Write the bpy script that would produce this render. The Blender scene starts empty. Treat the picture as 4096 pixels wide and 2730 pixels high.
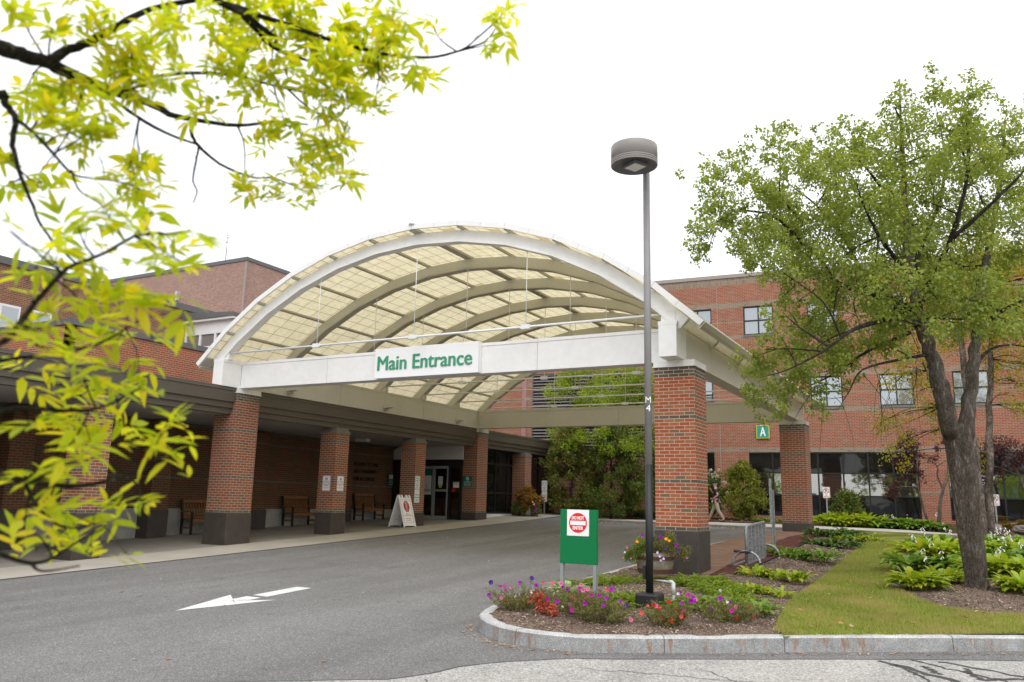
import bpy, bmesh, math, random
import numpy as np
from math import sin, cos, pi, radians, sqrt, exp, atan2, hypot
from mathutils import Vector, Matrix, Quaternion
random.seed(11)
SC = bpy.context.scene
COL = SC.collection

# ------------------------------------------------------------------ helpers
def link(o, parent=None):
    COL.objects.link(o)
    if parent is not None:
        o.parent = parent
    return o

def tag(o, label=None, cat=None, group=None, kind=None):
    if label: o['label'] = label
    if cat: o['category'] = cat
    if group: o['group'] = group
    if kind: o['kind'] = kind
    return o

def empty(name, loc, label, cat, group=None, rz=0.0):
    o = bpy.data.objects.new(name, None)
    o.location = loc; o.rotation_euler = (0, 0, rz)
    o.empty_display_size = 0.1
    link(o)
    return tag(o, label, cat, group)

class MB:
    """collects faces and makes ONE mesh object; coordinates are local to the parent"""
    def __init__(s):
        s.v = []; s.f = []; s.m = []; s.sm = []
    def add(s, vs, fs, m=0, smooth=False):
        b = len(s.v)
        s.v.extend([tuple(v) for v in vs])
        for f in fs:
            s.f.append([b + i for i in f]); s.m.append(m); s.sm.append(smooth)
        return s
    def box(s, x0, x1, y0, y1, z0, z1, m=0, M=None):
        vs = [(x0,y0,z0),(x1,y0,z0),(x1,y1,z0),(x0,y1,z0),(x0,y0,z1),(x1,y0,z1),(x1,y1,z1),(x0,y1,z1)]
        if M is not None: vs = [tuple(M @ Vector(v)) for v in vs]
        return s.add(vs, [(0,3,2,1),(4,5,6,7),(0,1,5,4),(1,2,6,5),(2,3,7,6),(3,0,4,7)], m)
    def cbox(s, c, d, m=0, M=None):
        return s.box(c[0]-d[0]/2, c[0]+d[0]/2, c[1]-d[1]/2, c[1]+d[1]/2, c[2]-d[2]/2, c[2]+d[2]/2, m, M)
    def bar(s, a, b, w, h, m=0, up=(0,0,1)):
        a = Vector(a); b = Vector(b); d = (b-a).normalized(); up = Vector(up)
        if abs(d.dot(up)) > .98: up = Vector((1,0,0))
        r = d.cross(up).normalized(); u = r.cross(d)
        vs = []
        for p in (a, b):
            for i, j in ((-1,-1),(1,-1),(1,1),(-1,1)):
                vs.append(p + r*(i*w/2) + u*(j*h/2))
        return s.add(vs, [(0,1,2,3),(7,6,5,4),(0,4,5,1),(1,5,6,2),(2,6,7,3),(3,7,4,0)], m)
    def tube(s, pts, rad, n=8, m=0, cap=True, smooth=True):
        pts = [Vector(p) for p in pts]
        if not hasattr(rad, '__len__'): rad = [rad]*len(pts)
        vs = []; fs = []
        t0 = (pts[1]-pts[0]).normalized()
        ref = Vector((0,0,1)) if abs(t0.z) < .9 else Vector((1,0,0))
        u = t0.cross(ref).normalized()
        for i, p in enumerate(pts):
            if i == 0: t = t0
            elif i == len(pts)-1: t = (pts[i]-pts[i-1]).normalized()
            else:
                t = (pts[i+1]-pts[i-1])
                t = t.normalized() if t.length > 1e-9 else t0
            u = (u - t*u.dot(t))
            u = u.normalized() if u.length > 1e-6 else t.orthogonal().normalized()
            w = t.cross(u)
            for k in range(n):
                a = 2*pi*k/n
                vs.append(p + (u*cos(a) + w*sin(a))*rad[i])
        for i in range(len(pts)-1):
            for k in range(n):
                k2 = (k+1) % n
                fs.append((i*n+k, i*n+k2, (i+1)*n+k2, (i+1)*n+k))
        if cap:
            fs.append(tuple(range(n-1, -1, -1))); fs.append(tuple((len(pts)-1)*n+k for k in range(n)))
        return s.add(vs, fs, m, smooth)
    def lathe(s, prof, n=24, c=(0,0,0), m=0, smooth=True, cap=True):
        vs = []; fs = []
        for r, z in prof:
            for k in range(n):
                a = 2*pi*k/n
                vs.append((c[0]+r*cos(a), c[1]+r*sin(a), c[2]+z))
        for i in range(len(prof)-1):
            for k in range(n):
                k2 = (k+1) % n
                fs.append((i*n+k, i*n+k2, (i+1)*n+k2, (i+1)*n+k))
        s.add(vs, fs, m, smooth)
        if cap:
            b = len(s.v) - len(vs)
            s.f.append([b+k for k in range(n-1,-1,-1)]); s.m.append(m); s.sm.append(False)
            s.f.append([b+(len(prof)-1)*n+k for k in range(n)]); s.m.append(m); s.sm.append(False)
        return s
    def prism(s, poly, M, h, m=0):
        """polygon (x,y) extruded from z=0 to z=h then moved by M"""
        n = len(poly)
        vs = [M @ Vector((x, y, 0)) for x, y in poly] + [M @ Vector((x, y, h)) for x, y in poly]
        fs = [tuple(range(n-1,-1,-1)), tuple(range(n, 2*n))]
        for i in range(n):
            j = (i+1) % n
            fs.append((i, j, n+j, n+i))
        return s.add(vs, fs, m)
    def build(s, name, mats, parent=None, bevel=0, loc=None):
        me = bpy.data.meshes.new(name)
        me.from_pydata(s.v, [], s.f)
        if not isinstance(mats, (list, tuple)): mats = [mats]
        for mm in mats: me.materials.append(mm)
        me.polygons.foreach_set('material_index', s.m)
        me.polygons.foreach_set('use_smooth', s.sm)
        box_uv(me)
        me.update()
        o = bpy.data.objects.new(name, me)
        link(o, parent)
        if loc is not None: o.location = loc
        if bevel:
            b = o.modifiers.new('bevel', 'BEVEL'); b.width = bevel; b.segments = 2; b.limit_method = 'ANGLE'; b.angle_limit = radians(40)
        return o

def box_uv(me):
    uv = me.uv_layers.new(name='UVMap')
    nl = len(me.loops)
    if nl == 0: return
    co = np.empty(len(me.vertices)*3); me.vertices.foreach_get('co', co); co = co.reshape(-1,3)
    li = np.empty(nl, dtype=np.int64); me.loops.foreach_get('vertex_index', li)
    npol = len(me.polygons)
    nr = np.empty(npol*3); me.polygons.foreach_get('normal', nr); nr = np.abs(nr.reshape(-1,3))
    tot = np.empty(npol, dtype=np.int64); me.polygons.foreach_get('loop_total', tot)
    pn = np.repeat(nr, tot, axis=0)
    p = co[li]
    ax = np.argmax(pn + np.array([0, 0, .0001]), axis=1)
    out = np.empty((nl, 2))
    out[:,0] = np.where(ax == 0, p[:,1], p[:,0])
    out[:,1] = np.where(ax == 2, p[:,1], p[:,2])
    uv.data.foreach_set('uv', out.ravel())

def np_mesh(name, verts, faces, mats, parent=None, smooth=False, uv=False):
    """verts (n,3) array, faces (m,k) array"""
    me = bpy.data.meshes.new(name)
    n, m, k = len(verts), len(faces), faces.shape[1]
    me.vertices.add(n); me.vertices.foreach_set('co', np.asarray(verts, dtype=np.float32).ravel())
    me.loops.add(m*k); me.loops.foreach_set('vertex_index', faces.astype(np.int32).ravel())
    me.polygons.add(m)
    me.polygons.foreach_set('loop_start', np.arange(0, m*k, k, dtype=np.int32))
    me.polygons.foreach_set('loop_total', np.full(m, k, dtype=np.int32))
    if smooth: me.polygons.foreach_set('use_smooth', np.ones(m, dtype=bool))
    me.update(calc_edges=True); me.validate()
    if not isinstance(mats, (list, tuple)): mats = [mats]
    for mm in mats: me.materials.append(mm)
    o = bpy.data.objects.new(name, me)
    return link(o, parent)

def copy_tree(o, parent=None):
    c = o.copy(); COL.objects.link(c)
    if parent is not None: c.parent = parent
    for ch in list(o.children): copy_tree(ch, c)
    return c

# ------------------------------------------------------------------ materials
class NT:
    def __init__(s, name):
        s.mat = bpy.data.materials.new(name); s.mat.use_nodes = True
        s.t = s.mat.node_tree; s.n = s.t.nodes; s.n.clear()
        s.out = s.n.new('ShaderNodeOutputMaterial')
    def new(s, t, **k):
        nd = s.n.new('ShaderNode'+t)
        for a, b in k.items(): setattr(nd, a, b)
        return nd
    def l(s, a, b): s.t.links.new(a, b)
    def math(s, op, a, b=None, c=None):
        nd = s.new('Math', operation=op)
        for i, x in enumerate((a, b, c)):
            if x is None: continue
            if isinstance(x, (int, float)): nd.inputs[i].default_value = x
            else: s.l(x, nd.inputs[i])
        return nd.outputs[0]
    def mix(s, f, a, b, mode='MIX'):
        nd = s.new('Mix', data_type='RGBA', blend_type=mode)
        for i, x in ((0, f), (6, a), (7, b)):
            if isinstance(x, (int, float)): nd.inputs[i].default_value = x
            elif isinstance(x, (tuple, list)): nd.inputs[i].default_value = (*x[:3], 1)
            else: s.l(x, nd.inputs[i])
        return nd.outputs[2]
    def noise(s, scale, detail=3, rough=.55, vec=None, out=0):
        nd = s.new('TexNoise'); nd.inputs['Scale'].default_value = scale
        nd.inputs['Detail'].default_value = detail; nd.inputs['Roughness'].default_value = rough
        s.l(vec if vec is not None else s.obj(), nd.inputs['Vector'])
        return nd.outputs[out]
    def obj(s):
        if not hasattr(s, '_tc'): s._tc = s.new('TexCoord')
        return s._tc.outputs['Object']
    def uvc(s):
        if not hasattr(s, '_tc'): s._tc = s.new('TexCoord')
        return s._tc.outputs['UV']
    def ramp(s, fac, stops, interp='LINEAR'):
        nd = s.new('ValToRGB'); cr = nd.color_ramp; cr.interpolation = interp
        while len(cr.elements) > 1: cr.elements.remove(cr.elements[-1])
        cr.elements[0].position = stops[0][0]; cr.elements[0].color = (*stops[0][1], 1)
        for p, c in stops[1:]:
            e = cr.elements.new(p); e.color = (*c, 1)
        s.l(fac, nd.inputs[0]); return nd.outputs[0]
    def bsdf(s, color, rough=.6, spec=.5, metal=0, bump=None, bstr=.3, bdist=.01, coat=0, trans=0):
        b = s.new('BsdfPrincipled')
        for nm, x in (('Base Color', color), ('Roughness', rough)):
            if isinstance(x, (tuple, list)): b.inputs[nm].default_value = (*x[:3], 1)
            elif isinstance(x, (int, float)): b.inputs[nm].default_value = x
            else: s.l(x, b.inputs[nm])
        b.inputs['Metallic'].default_value = metal
        b.inputs['Specular IOR Level'].default_value = spec
        b.inputs['Coat Weight'].default_value = coat
        if bump is not None:
            bn = s.new('Bump'); bn.inputs['Strength'].default_value = bstr; bn.inputs['Distance'].default_value = bdist
            s.l(bump, bn.inputs['Height']); s.l(bn.outputs[0], b.inputs['Normal'])
        s.b = b
        return b
    def done(s, sh):
        s.l(sh.outputs[0] if hasattr(sh, 'outputs') else sh, s.out.inputs['Surface']); return s.mat

def pm(name, c, rough=.6, var=.12, scale=6, spec=.4, metal=0, bump=0, bscale=60, fine=0, fscale=80, coat=0):
    t = NT(name)
    n = t.noise(scale, 4)
    lo = tuple(x*(1-var) for x in c); hi = tuple(min(1, x*(1+var)) for x in c)
    colr = t.ramp(n, [(.3, lo), (.7, hi)])
    if fine:
        f = t.noise(fscale, 2)
        f2 = t.ramp(f, [(.35, (1-fine,)*3), (.65, (1+fine,)*3)])
        colr = t.mix(1.0, colr, f2, 'MULTIPLY')
    bp = t.noise(bscale, 3) if bump else None
    return t.done(t.bsdf(colr, rough, spec, metal, bp, bump, .01, coat))

def brick_mat(name, palette, mortar, bw=.2035, rh=.0677, mj=.0105, bands=(), band_cols=None, soldier=None, voff=0., uoff=0., rough=.85, grime=.12):
    """palette = [(weight, colour)]; bands = [(v0, v1)] rows laid in dark brick"""
    t = NT(name)
    sx = t.new('SeparateXYZ'); t.l(t.uvc(), sx.inputs[0])
    u, v = sx.outputs[0], sx.outputs[1]
    def grid(bw, rh, half):
        vr = t.math('DIVIDE', t.math('ADD', v, voff + 50*rh), rh)
        row = t.math('FLOOR', vr)
        sh = t.math('MULTIPLY', t.math('MODULO', row, 2.0), half)
        ur = t.math('ADD', t.math('DIVIDE', t.math('ADD', u, uoff + 500*bw), bw), sh)
        colm = t.math('FLOOR', ur)
        fu = t.math('FRACT', ur); fv = t.math('FRACT', vr)
        # distance to the joint, metres
        du = t.math('MULTIPLY', t.math('SUBTRACT', .5, t.math('ABSOLUTE', t.math('SUBTRACT', fu, .5))), bw)
        dv = t.math('MULTIPLY', t.math('SUBTRACT', .5, t.math('ABSOLUTE', t.math('SUBTRACT', fv, .5))), rh)
        d = t.math('MINIMUM', du, dv)
        wob = t.math('MULTIPLY', t.math('SUBTRACT', t.noise(38, 2, vec=t.uvc()), .5), .004)
        d = t.math('ADD', d, wob)
        msk = t.new('MapRange'); msk.interpolation_type = 'SMOOTHSTEP'
        t.l(d, msk.inputs['Value']); msk.inputs['From Min'].default_value = mj*.5 - .0012; msk.inputs['From Max'].default_value = mj*.5 + .0022
        cmb = t.new('CombineXYZ'); t.l(row, cmb.inputs[0]); t.l(colm, cmb.inputs[1])
        wn = t.new('TexWhiteNoise', noise_dimensions='2D'); t.l(cmb.outputs[0], wn.inputs['Vector'])
        return msk.outputs[0], wn.outputs['Value'], wn.outputs['Color']
    msk, rnd, rc = grid(bw, rh, .5)
    tot = sum(w for w, c in palette); acc = 0; st = []
    for w, c in palette:
        st.append((acc, c)); acc += w/tot
    colr = t.ramp(rnd, st, 'CONSTANT')
    if bands:
        bm = None
        for a, b_ in bands:
            m1 = t.math('MULTIPLY', t.math('GREATER_THAN', v, a), t.math('LESS_THAN', v, b_))
            bm = m1 if bm is None else t.math('MAXIMUM', bm, m1)
        bc = t.ramp(rnd, [(0, band_cols[0]), (.5, band_cols[1])])
        colr = t.mix(bm, colr, bc)
    if soldier:
        m2, r2, _ = grid(.0677, soldier[2], 0.)
        sm_ = t.math('MULTIPLY', t.math('GREATER_THAN', v, soldier[0]), t.math('LESS_THAN', v, soldier[1]))
        colr = t.mix(sm_, colr, t.ramp(r2, [(0, band_cols[0]), (.6, band_cols[1])]))
        mm = t.new('Mix', data_type='FLOAT'); t.l(sm_, mm.inputs[0]); t.l(msk, mm.inputs[2]); t.l(m2, mm.inputs[3]); msk = mm.outputs[0]
    fine = t.ramp(t.noise(150, 3, vec=t.uvc()), [(.3, (.78,)*3), (.7, (1.18,)*3)])
    colr = t.mix(1.0, colr, fine, 'MULTIPLY')
    colr = t.mix(msk, mortar, colr)
    big = t.ramp(t.noise(.9, 4, vec=t.uvc()), [(.3, (1-grime,)*3), (.7, (1+grime*.6,)*3)])
    colr = t.mix(1.0, colr, big, 'MULTIPLY')
    hgt = t.math('ADD', msk, t.math('MULTIPLY', t.noise(120, 3, vec=t.uvc()), .25))
    return t.done(t.bsdf(colr, rough, .3, 0, hgt, .5, .006))

def leaf_mat(name, cols, trans=.45, rough=.5, tcol=None, patch=None):
    """cols = list of colours picked at random per leaf"""
    t = NT(name)
    g = t.new('NewGeometry')
    st = [(i/max(1, len(cols)), c) for i, c in enumerate(cols)]
    colr = t.ramp(g.outputs['Random Per Island'], st, 'LINEAR')
    if patch:
        pf = t.math('MULTIPLY', t.ramp(t.noise(1.1, 4, .6), [(.44, (0,)*3), (.62, (1,)*3)]), .75)
        colr = t.mix(pf, colr, patch)
        colr = t.mix(1.0, colr, t.ramp(t.noise(.5, 3, .6), [(.3, (.82,)*3), (.7, (1.18,)*3)]), 'MULTIPLY')
    b = t.bsdf(colr, rough, .35)
    tr = t.new('BsdfTranslucent')
    if tcol is None: tc = t.mix(1.0, colr, (2.1, 2.0, 1.0), 'MULTIPLY')
    else: tc = t.mix(1.0, colr, tcol, 'MULTIPLY')
    t.l(tc, tr.inputs[0])
    mx = t.new('MixShader'); mx.inputs[0].default_value = trans
    t.l(b.outputs[0], mx.inputs[1]); t.l(tr.outputs[0], mx.inputs[2])
    return t.done(mx)

def glass_mat(name, dark=(.012,.011,.010), refl=.12, rough=.02, tint=(.85,.9,.92), transp=0.0):
    """coated window glass: a dark body with a mirror coating (or a share that lets light through)"""
    t = NT(name)
    d = t.bsdf(dark, .4, 0.)
    gl = t.new('BsdfGlossy'); gl.inputs['Roughness'].default_value = rough
    wob = t.noise(1.3, 2); bn = t.new('Bump'); bn.inputs['Strength'].default_value = .05; bn.inputs['Distance'].default_value = .05
    t.l(wob, bn.inputs['Height']); t.l(bn.outputs[0], gl.inputs['Normal'])
    gl.inputs['Color'].default_value = (*tint, 1)
    base = d.outputs[0]
    if transp:
        tp = t.new('BsdfTransparent'); tp.inputs[0].default_value = (.8,.82,.8,1)
        m0 = t.new('MixShader'); m0.inputs[0].default_value = transp
        t.l(base, m0.inputs[1]); t.l(tp.outputs[0], m0.inputs[2]); base = m0.outputs[0]
    fr = t.new('Fresnel'); fr.inputs['IOR'].default_value = 1.5
    f = t.math('MAXIMUM', fr.outputs[0], refl)
    mx = t.new('MixShader'); t.l(f, mx.inputs[0]); t.l(base, mx.inputs[1]); t.l(gl.outputs[0], mx.inputs[2])
    return t.done(mx)

M = {}
RED = [(3, (.33,.085,.045)), (3, (.38,.105,.052)), (2, (.42,.135,.065)), (2, (.30,.115,.065)), (1.2, (.22,.12,.075)), (.5, (.28,.15,.09))]
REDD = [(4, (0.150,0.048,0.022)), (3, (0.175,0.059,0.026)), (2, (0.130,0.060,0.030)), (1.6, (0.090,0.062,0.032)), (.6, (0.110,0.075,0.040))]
DK = ((.105,.078,.058), (.15,.115,.088))
MORT = (.52,.45,.38)
# column bands counted in courses from the brick base (v = z)
_rh = .0677
def cb(*ks): return [(k*_rh - .002, (k+1)*_rh - .002) for k in ks]
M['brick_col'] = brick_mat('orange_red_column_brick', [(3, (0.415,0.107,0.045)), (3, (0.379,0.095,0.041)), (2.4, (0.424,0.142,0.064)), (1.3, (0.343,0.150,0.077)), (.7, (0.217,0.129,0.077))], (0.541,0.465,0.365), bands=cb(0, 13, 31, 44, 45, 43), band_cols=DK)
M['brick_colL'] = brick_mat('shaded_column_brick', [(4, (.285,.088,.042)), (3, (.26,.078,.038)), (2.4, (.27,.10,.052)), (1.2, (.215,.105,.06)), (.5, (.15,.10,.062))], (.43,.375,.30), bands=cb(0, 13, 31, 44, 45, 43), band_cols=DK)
M['brick_A'] = brick_mat('red_facade_brick', [(3, (0.322,0.095,0.054)), (3, (0.294,0.084,0.044)), (2.5, (0.329,0.126,0.069)), (2, (0.257,0.119,0.069)), (.5, (0.179,0.112,0.069))], (0.414,0.336,0.262),
        bands=[(2.90,3.10),(4.80,4.87),(4.66,4.80),(6.27,6.47),(5.50,5.567),(1.20,1.267),(9.66,9.93),(8.93,9.0),(8.16,8.33)], band_cols=((.20,.145,.105),(.28,.21,.155)), soldier=(10.80, 11.14, .20), voff=0, grime=.06)
M['brick_wing'] = brick_mat('orange_parapet_brick', [(3, (0.370,0.094,0.042)), (3, (0.335,0.085,0.038)), (2, (0.300,0.102,0.049)), (1.3, (0.203,0.110,0.061))], (0.441,0.356,0.258))
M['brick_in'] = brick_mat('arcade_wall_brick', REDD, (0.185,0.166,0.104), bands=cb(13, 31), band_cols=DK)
M['brick_up'] = brick_mat('old_brown_brick', [(3, (0.250,0.096,0.056)), (3, (0.210,0.082,0.048)), (2, (0.270,0.125,0.074)), (1.6, (0.150,0.096,0.065))], (0.420,0.318,0.210), grime=.15)
M['brick_back'] = brick_mat('pale_pinkish_brick', [(3, (.32,.165,.128)), (3, (.36,.20,.155)), (2, (.28,.15,.118)), (1, (.23,.15,.125))], (.58,.47,.40), grime=.08)
M['brick_lv'] = brick_mat('pink_red_brick', [(3, (0.400,0.144,0.080)), (3, (0.360,0.128,0.072)), (2, (0.420,0.203,0.112)), (1, (0.280,0.161,0.088))], (0.600,0.535,0.352), grime=.06)
M['base_dk'] = pm('dark_brown_plinth_paint', (.062,.05,.042), .55, .14, 5, .4, bump=.15, bscale=90, fine=.15)
M['white'] = pm('white_aluminium_paint', (.82,.815,.80), .42, .035, 1.6, .5, fine=.025, fscale=6)
M['white2'] = pm('white_sign_paint', (.87,.87,.87), .35, .01, 2, .5)
M['tan'] = pm('tan_aluminium_paint', (.57,.55,.455), .42, .04, 1.0, .5, fine=.04, fscale=25)
M['tan_dk'] = pm('grey_tan_steel_paint', (.46,.43,.35), .5, .06, 3, .4)
M['joint'] = pm('dark_panel_joint', (.10,.095,.08), .8, .05)
M['brown'] = pm('dark_bronze_metal_fascia', (.098,.083,.064), .42, .06, 1.3, .5, fine=.04, fscale=30)
M['brown2'] = pm('bronze_drip_edge', (.16,.135,.11), .4, .06)
M['grey_cap'] = pm('dark_grey_coping', (.125,.12,.122), .45, .05)
M['taupe_cap'] = pm('taupe_coping', (.33,.29,.26), .5, .04)
M['soffit'] = pm('pale_soffit_board', (.36,.345,.34), .7, .04)
M['soffit_w'] = pm('white_bulkhead_board', (.66,.65,.64), .7, .02)
M['capstone'] = pm('grey_cap_brick', (.17,.155,.13), .7, .15, 12)
M['conc'] = pm('weathered_concrete_base', (.34,.33,.30), .85, .22, 2.2, .2, bump=.3, bscale=50, fine=.12)
M['concw'] = pm('white_painted_concrete', (.66,.66,.65), .7, .08, 3)
M['steel'] = pm('galvanised_steel', (.36,.38,.39), .45, .35, 22, .5, metal=.55, fine=.15, fscale=70)
M['steel_gy'] = pm('grey_satin_aluminium', (.30,.315,.33), .42, .04, 3, .5, metal=.2)
M['black'] = pm('black_paint', (.012,.012,.014), .45, .2, 5, .5)
M['blackr'] = pm('black_rubber', (.012,.012,.012), .6, .2)
M['frame_bk'] = pm('black_window_frame', (.018,.016,.016), .45, .1)
M['pole_gy'] = pm('warm_grey_pole_paint', (.235,.225,.225), .42, .07, 4, .5, fine=.03)
M['pole_rust'] = None
M['lampbody'] = pm('lamp_taupe_paint', (.27,.25,.235), .4, .03, 3, .5)
M['lampunder'] = pm('lamp_dark_underside', (.13,.135,.145), .5, .05)
M['led'] = pm('led_lens', (.72,.72,.70), .3, .1, 40)
M['green'] = pm('green_sign_paint', (.002,.175,.055), .5, .04, 2, .25)
M['green_dk'] = pm('dark_green_sign', (.008,.13,.085), .35, .03, 3)
M['green_let'] = pm('green_letter_paint', (.045,.30,.155), .35, .03, 6)
M['teal'] = pm('teal_sign', (.03,.30,.24), .4, .03)
M['yellow'] = pm('yellow_sign_edge', (.72,.62,.03), .4, .03)
M['redsign'] = pm('red_sign_paint', (.72,.025,.028), .35, .03)
M['redtxt'] = pm('dark_red_print', (.42,.03,.035), .5, .03)
M['navytxt'] = pm('navy_print', (.02,.045,.16), .5, .03)
M['greentxt'] = pm('green_print', (.01,.17,.10), .5, .03)
M['blacktxt'] = pm('black_print', (.02,.02,.02), .5, .03)
M['grey_txt'] = pm('grey_wall_letters', (.02,.018,.016), .5, .03)
M['wood_b'] = pm('bench_stained_timber', (.23,.105,.035), .5, .2, 9, .4, bump=.2, bscale=40)
M['frame_b'] = pm('bench_black_frame', (.014,.013,.013), .4, .1)
M['barrel'] = pm('weathered_barrel_oak', (.24,.20,.16), .85, .3, 7, .2, bump=.5, bscale=45, fine=.2, fscale=50)
M['hoop'] = pm('rusty_barrel_hoop', (.12,.055,.035), .8, .25, 9, .3)
M['pvc'] = pm('grey_pvc_pipe', (.52,.53,.53), .4, .08, 8)
M['rock'] = pm('field_stone', (.17,.155,.135), .9, .3, 4, .2, bump=.8, bscale=9, fine=.2)
M['paper'] = pm('white_paper', (.72,.72,.74), .7, .02)
M['lilac'] = pm('lilac_paper', (.50,.42,.72), .7, .02)
M['orangewood'] = pm('lobby_desk_wood', (.42,.15,.05), .4, .12, 4)
M['interior'] = pm('dark_lobby_wall', (.10,.06,.05), .8, .1)
M['blinds'] = pm('window_blind', (.55,.55,.56), .7, .05)
M['glass_up'] = glass_mat('sky_coated_glass', (.15,.155,.17), .34, .03)
M['glass_gf'] = glass_mat('ground_floor_glass', (.02,.018,.017), .34, .015, (.92,.95,1))
M['glass_sp'] = glass_mat('dark_spandrel_glass', (.010,.009,.009), .045, .03)
M['glass_wing'] = glass_mat('wing_glass', (.008,.009,.008), .10, .02)
M['glass_door'] = glass_mat('door_glass', (.01,.01,.01), .06, .01, transp=.9)
M['bayglass'] = pm('bay_window_screen', (.22,.20,.19), .5, .06, 12)
M['steelpaint_w'] = pm('white_painted_rod', (.76,.77,.78), .4, .03)
M['copper'] = pm('pink_downpipe', (.36,.19,.18), .5, .05)
M['lv_d'] = pm('louvre_blade_metal', (.20,.175,.175), .5, .06)
M['lv_b'] = pm('louvre_void', (.012,.012,.014), .8, .05)

def translucent_roof():
    t = NT('cream_translucent_roof_panel')
    sx = t.new('SeparateXYZ'); t.l(t.uvc(), sx.inputs[0])
    def line(c, pitch, off, w):
        f = t.math('FRACT', t.math('DIVIDE', t.math('ADD', c, off), pitch))
        d = t.math('MULTIPLY', t.math('SUBTRACT', .5, t.math('ABSOLUTE', t.math('SUBTRACT', f, .5))), pitch)
        return t.math('LESS_THAN', d, w), t.math('FLOOR', t.math('DIVIDE', t.math('ADD', c, off), pitch))
    l1, i1 = line(sx.outputs[0], .3155, 0, .0065)
    l2, i2 = line(sx.outputs[1], .5587, .3+.5587*2, .0065)
    ln = t.math('MAXIMUM', l1, l2)
    cmb = t.new('CombineXYZ'); t.l(i1, cmb.inputs[0]); t.l(i2, cmb.inputs[1])
    wn = t.new('TexWhiteNoise', noise_dimensions='2D'); t.l(cmb.outputs[0], wn.inputs['Vector'])
    base = t.ramp(wn.outputs['Value'], [(0, (.83,.79,.65)), (.5, (.86,.82,.685)), (.97, (.875,.835,.70)), (.98, (.70,.63,.47))])
    mot = t.ramp(t.noise(7, 5, .7, vec=t.uvc()), [(.3, (.86,.85,.82)), (.7, (1.08,1.08,1.08))])
    base = t.mix(1.0, base, mot, 'MULTIPLY')
    colr = t.mix(ln, base, (.27,.25,.17))
    d = t.new('BsdfDiffuse'); t.l(colr, d.inputs[0])
    tr = t.new('BsdfTranslucent'); t.l(colr, tr.inputs[0])
    mx = t.new('MixShader'); mx.inputs[0].default_value = .80
    t.l(d.outputs[0], mx.inputs[1]); t.l(tr.outputs[0], mx.inputs[2])
    return t.done(mx)
M['roofskin'] = translucent_roof()

def asphalt(name, c, agg, dark=.35, big=.1, sc=1.0):
    t = NT(name)
    v = t.new('TexVoronoi'); v.inputs['Scale'].default_value = 95*sc; t.l(t.obj(), v.inputs['Vector'])
    sp = t.ramp(v.outputs['Color'], [(.0, tuple(x*.55 for x in c)), (.45, c), (.80, tuple(x*1.35 for x in c)), (.90, agg)])
    v2 = t.ramp(t.noise(42*sc, 4, .75), [(.32, (1-dark,)*3), (.68, (1+dark*.8,)*3)])
    colr = t.mix(1.0, sp, v2, 'MULTIPLY')
    b = t.ramp(t.noise(.35, 5, .6), [(.3, (1-big,)*3), (.7, (1+big,)*3)])
    colr = t.mix(1.0, colr, b, 'MULTIPLY')
    # patches, oil spots and tyre wear
    ms = t.new('Mapping'); t.l(t.obj(), ms.inputs[0]); ms.inputs['Scale'].default_value = (1.1, .12, 1); ms.inputs['Rotation'].default_value = (0, 0, .12)
    b3 = t.ramp(t.noise(1.1, 3, .6, vec=ms.outputs[0]), [(.35, (.85,)*3), (.65, (1.09,)*3)])
    colr = t.mix(1.0, colr, b3, 'MULTIPLY')
    b4 = t.ramp(t.noise(2.6, 2, .4), [(.20, (.62,)*3), (.27, (1.,)*3)])
    colr = t.mix(1.0, colr, b4, 'MULTIPLY')
    b2 = t.ramp(t.noise(1.7, 6, .7), [(.28, (.82,)*3), (.45, (1.,)*3)])
    colr = t.mix(1.0, colr, b2, 'MULTIPLY')
    return t.done(t.bsdf(colr, .85, .3, 0, t.noise(110*sc, 4, .7), .9, .008))
M['asph'] = asphalt('driveway_asphalt', (.180,.175,.170), (.40,.39,.38), .30, .08)
M['asph_old'] = asphalt('old_pale_road_surface', (.40,.385,.36), (.62,.60,.57), .42, .05, .8)
M['tar'] = pm('tar_crack_filler', (.055,.055,.055), .6, .2, 10, .4)
def road_paint():
    t = NT('worn_white_road_paint')
    w = t.ramp(t.noise(55, 5, .8), [(.30, (.30,.29,.28)), (.40, (.72,.72,.70))])
    g = t.ramp(t.noise(4, 4, .6), [(.3, (.88,)*3), (.7, (1.04,)*3)])
    return t.done(t.bsdf(t.mix(1.0, w, g, 'MULTIPLY'), .6, .3, 0, t.noise(110, 4, .7), .5, .004))
M['paint'] = road_paint()

def concrete(name, c, jp=1.52, joff=0., axis=1, seam=True):
    t = NT(name)
    n = t.ramp(t.noise(.8, 5, .65), [(.3, tuple(x*.86 for x in c)), (.7, tuple(x*1.07 for x in c))])
    f = t.ramp(t.noise(60, 3), [(.3, (.9,)*3), (.7, (1.08,)*3)])
    colr = t.mix(1.0, n, f, 'MULTIPLY')
    if seam:
        sx = t.new('SeparateXYZ'); t.l(t.obj(), sx.inputs[0])
        fr = t.math('FRACT', t.math('DIVIDE', t.math('ADD', sx.outputs[axis], joff+50*jp), jp))
        d = t.math('MULTIPLY', t.math('SUBTRACT', .5, t.math('ABSOLUTE', t.math('SUBTRACT', fr, .5))), jp)
        colr = t.mix(t.math('LESS_THAN', d, .006), colr, tuple(x*.35 for x in c))
    return t.done(t.bsdf(colr, .85, .25, 0, t.noise(80, 3), .3, .004))
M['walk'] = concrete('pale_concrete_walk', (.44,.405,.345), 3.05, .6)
M['walk_shaded'] = concrete('shaded_walk_concrete', (.30,.275,.235), 3.05, .6)  # walk concrete made darker, the arcade's shade put into its colour
M['walkA'] = concrete('far_concrete_walk', (.50,.47,.42), 1.9, 0, 0)
M['kerbpale'] = concrete('pale_kerb_edge', (.50,.48,.44), 2.4, 0)

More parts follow.
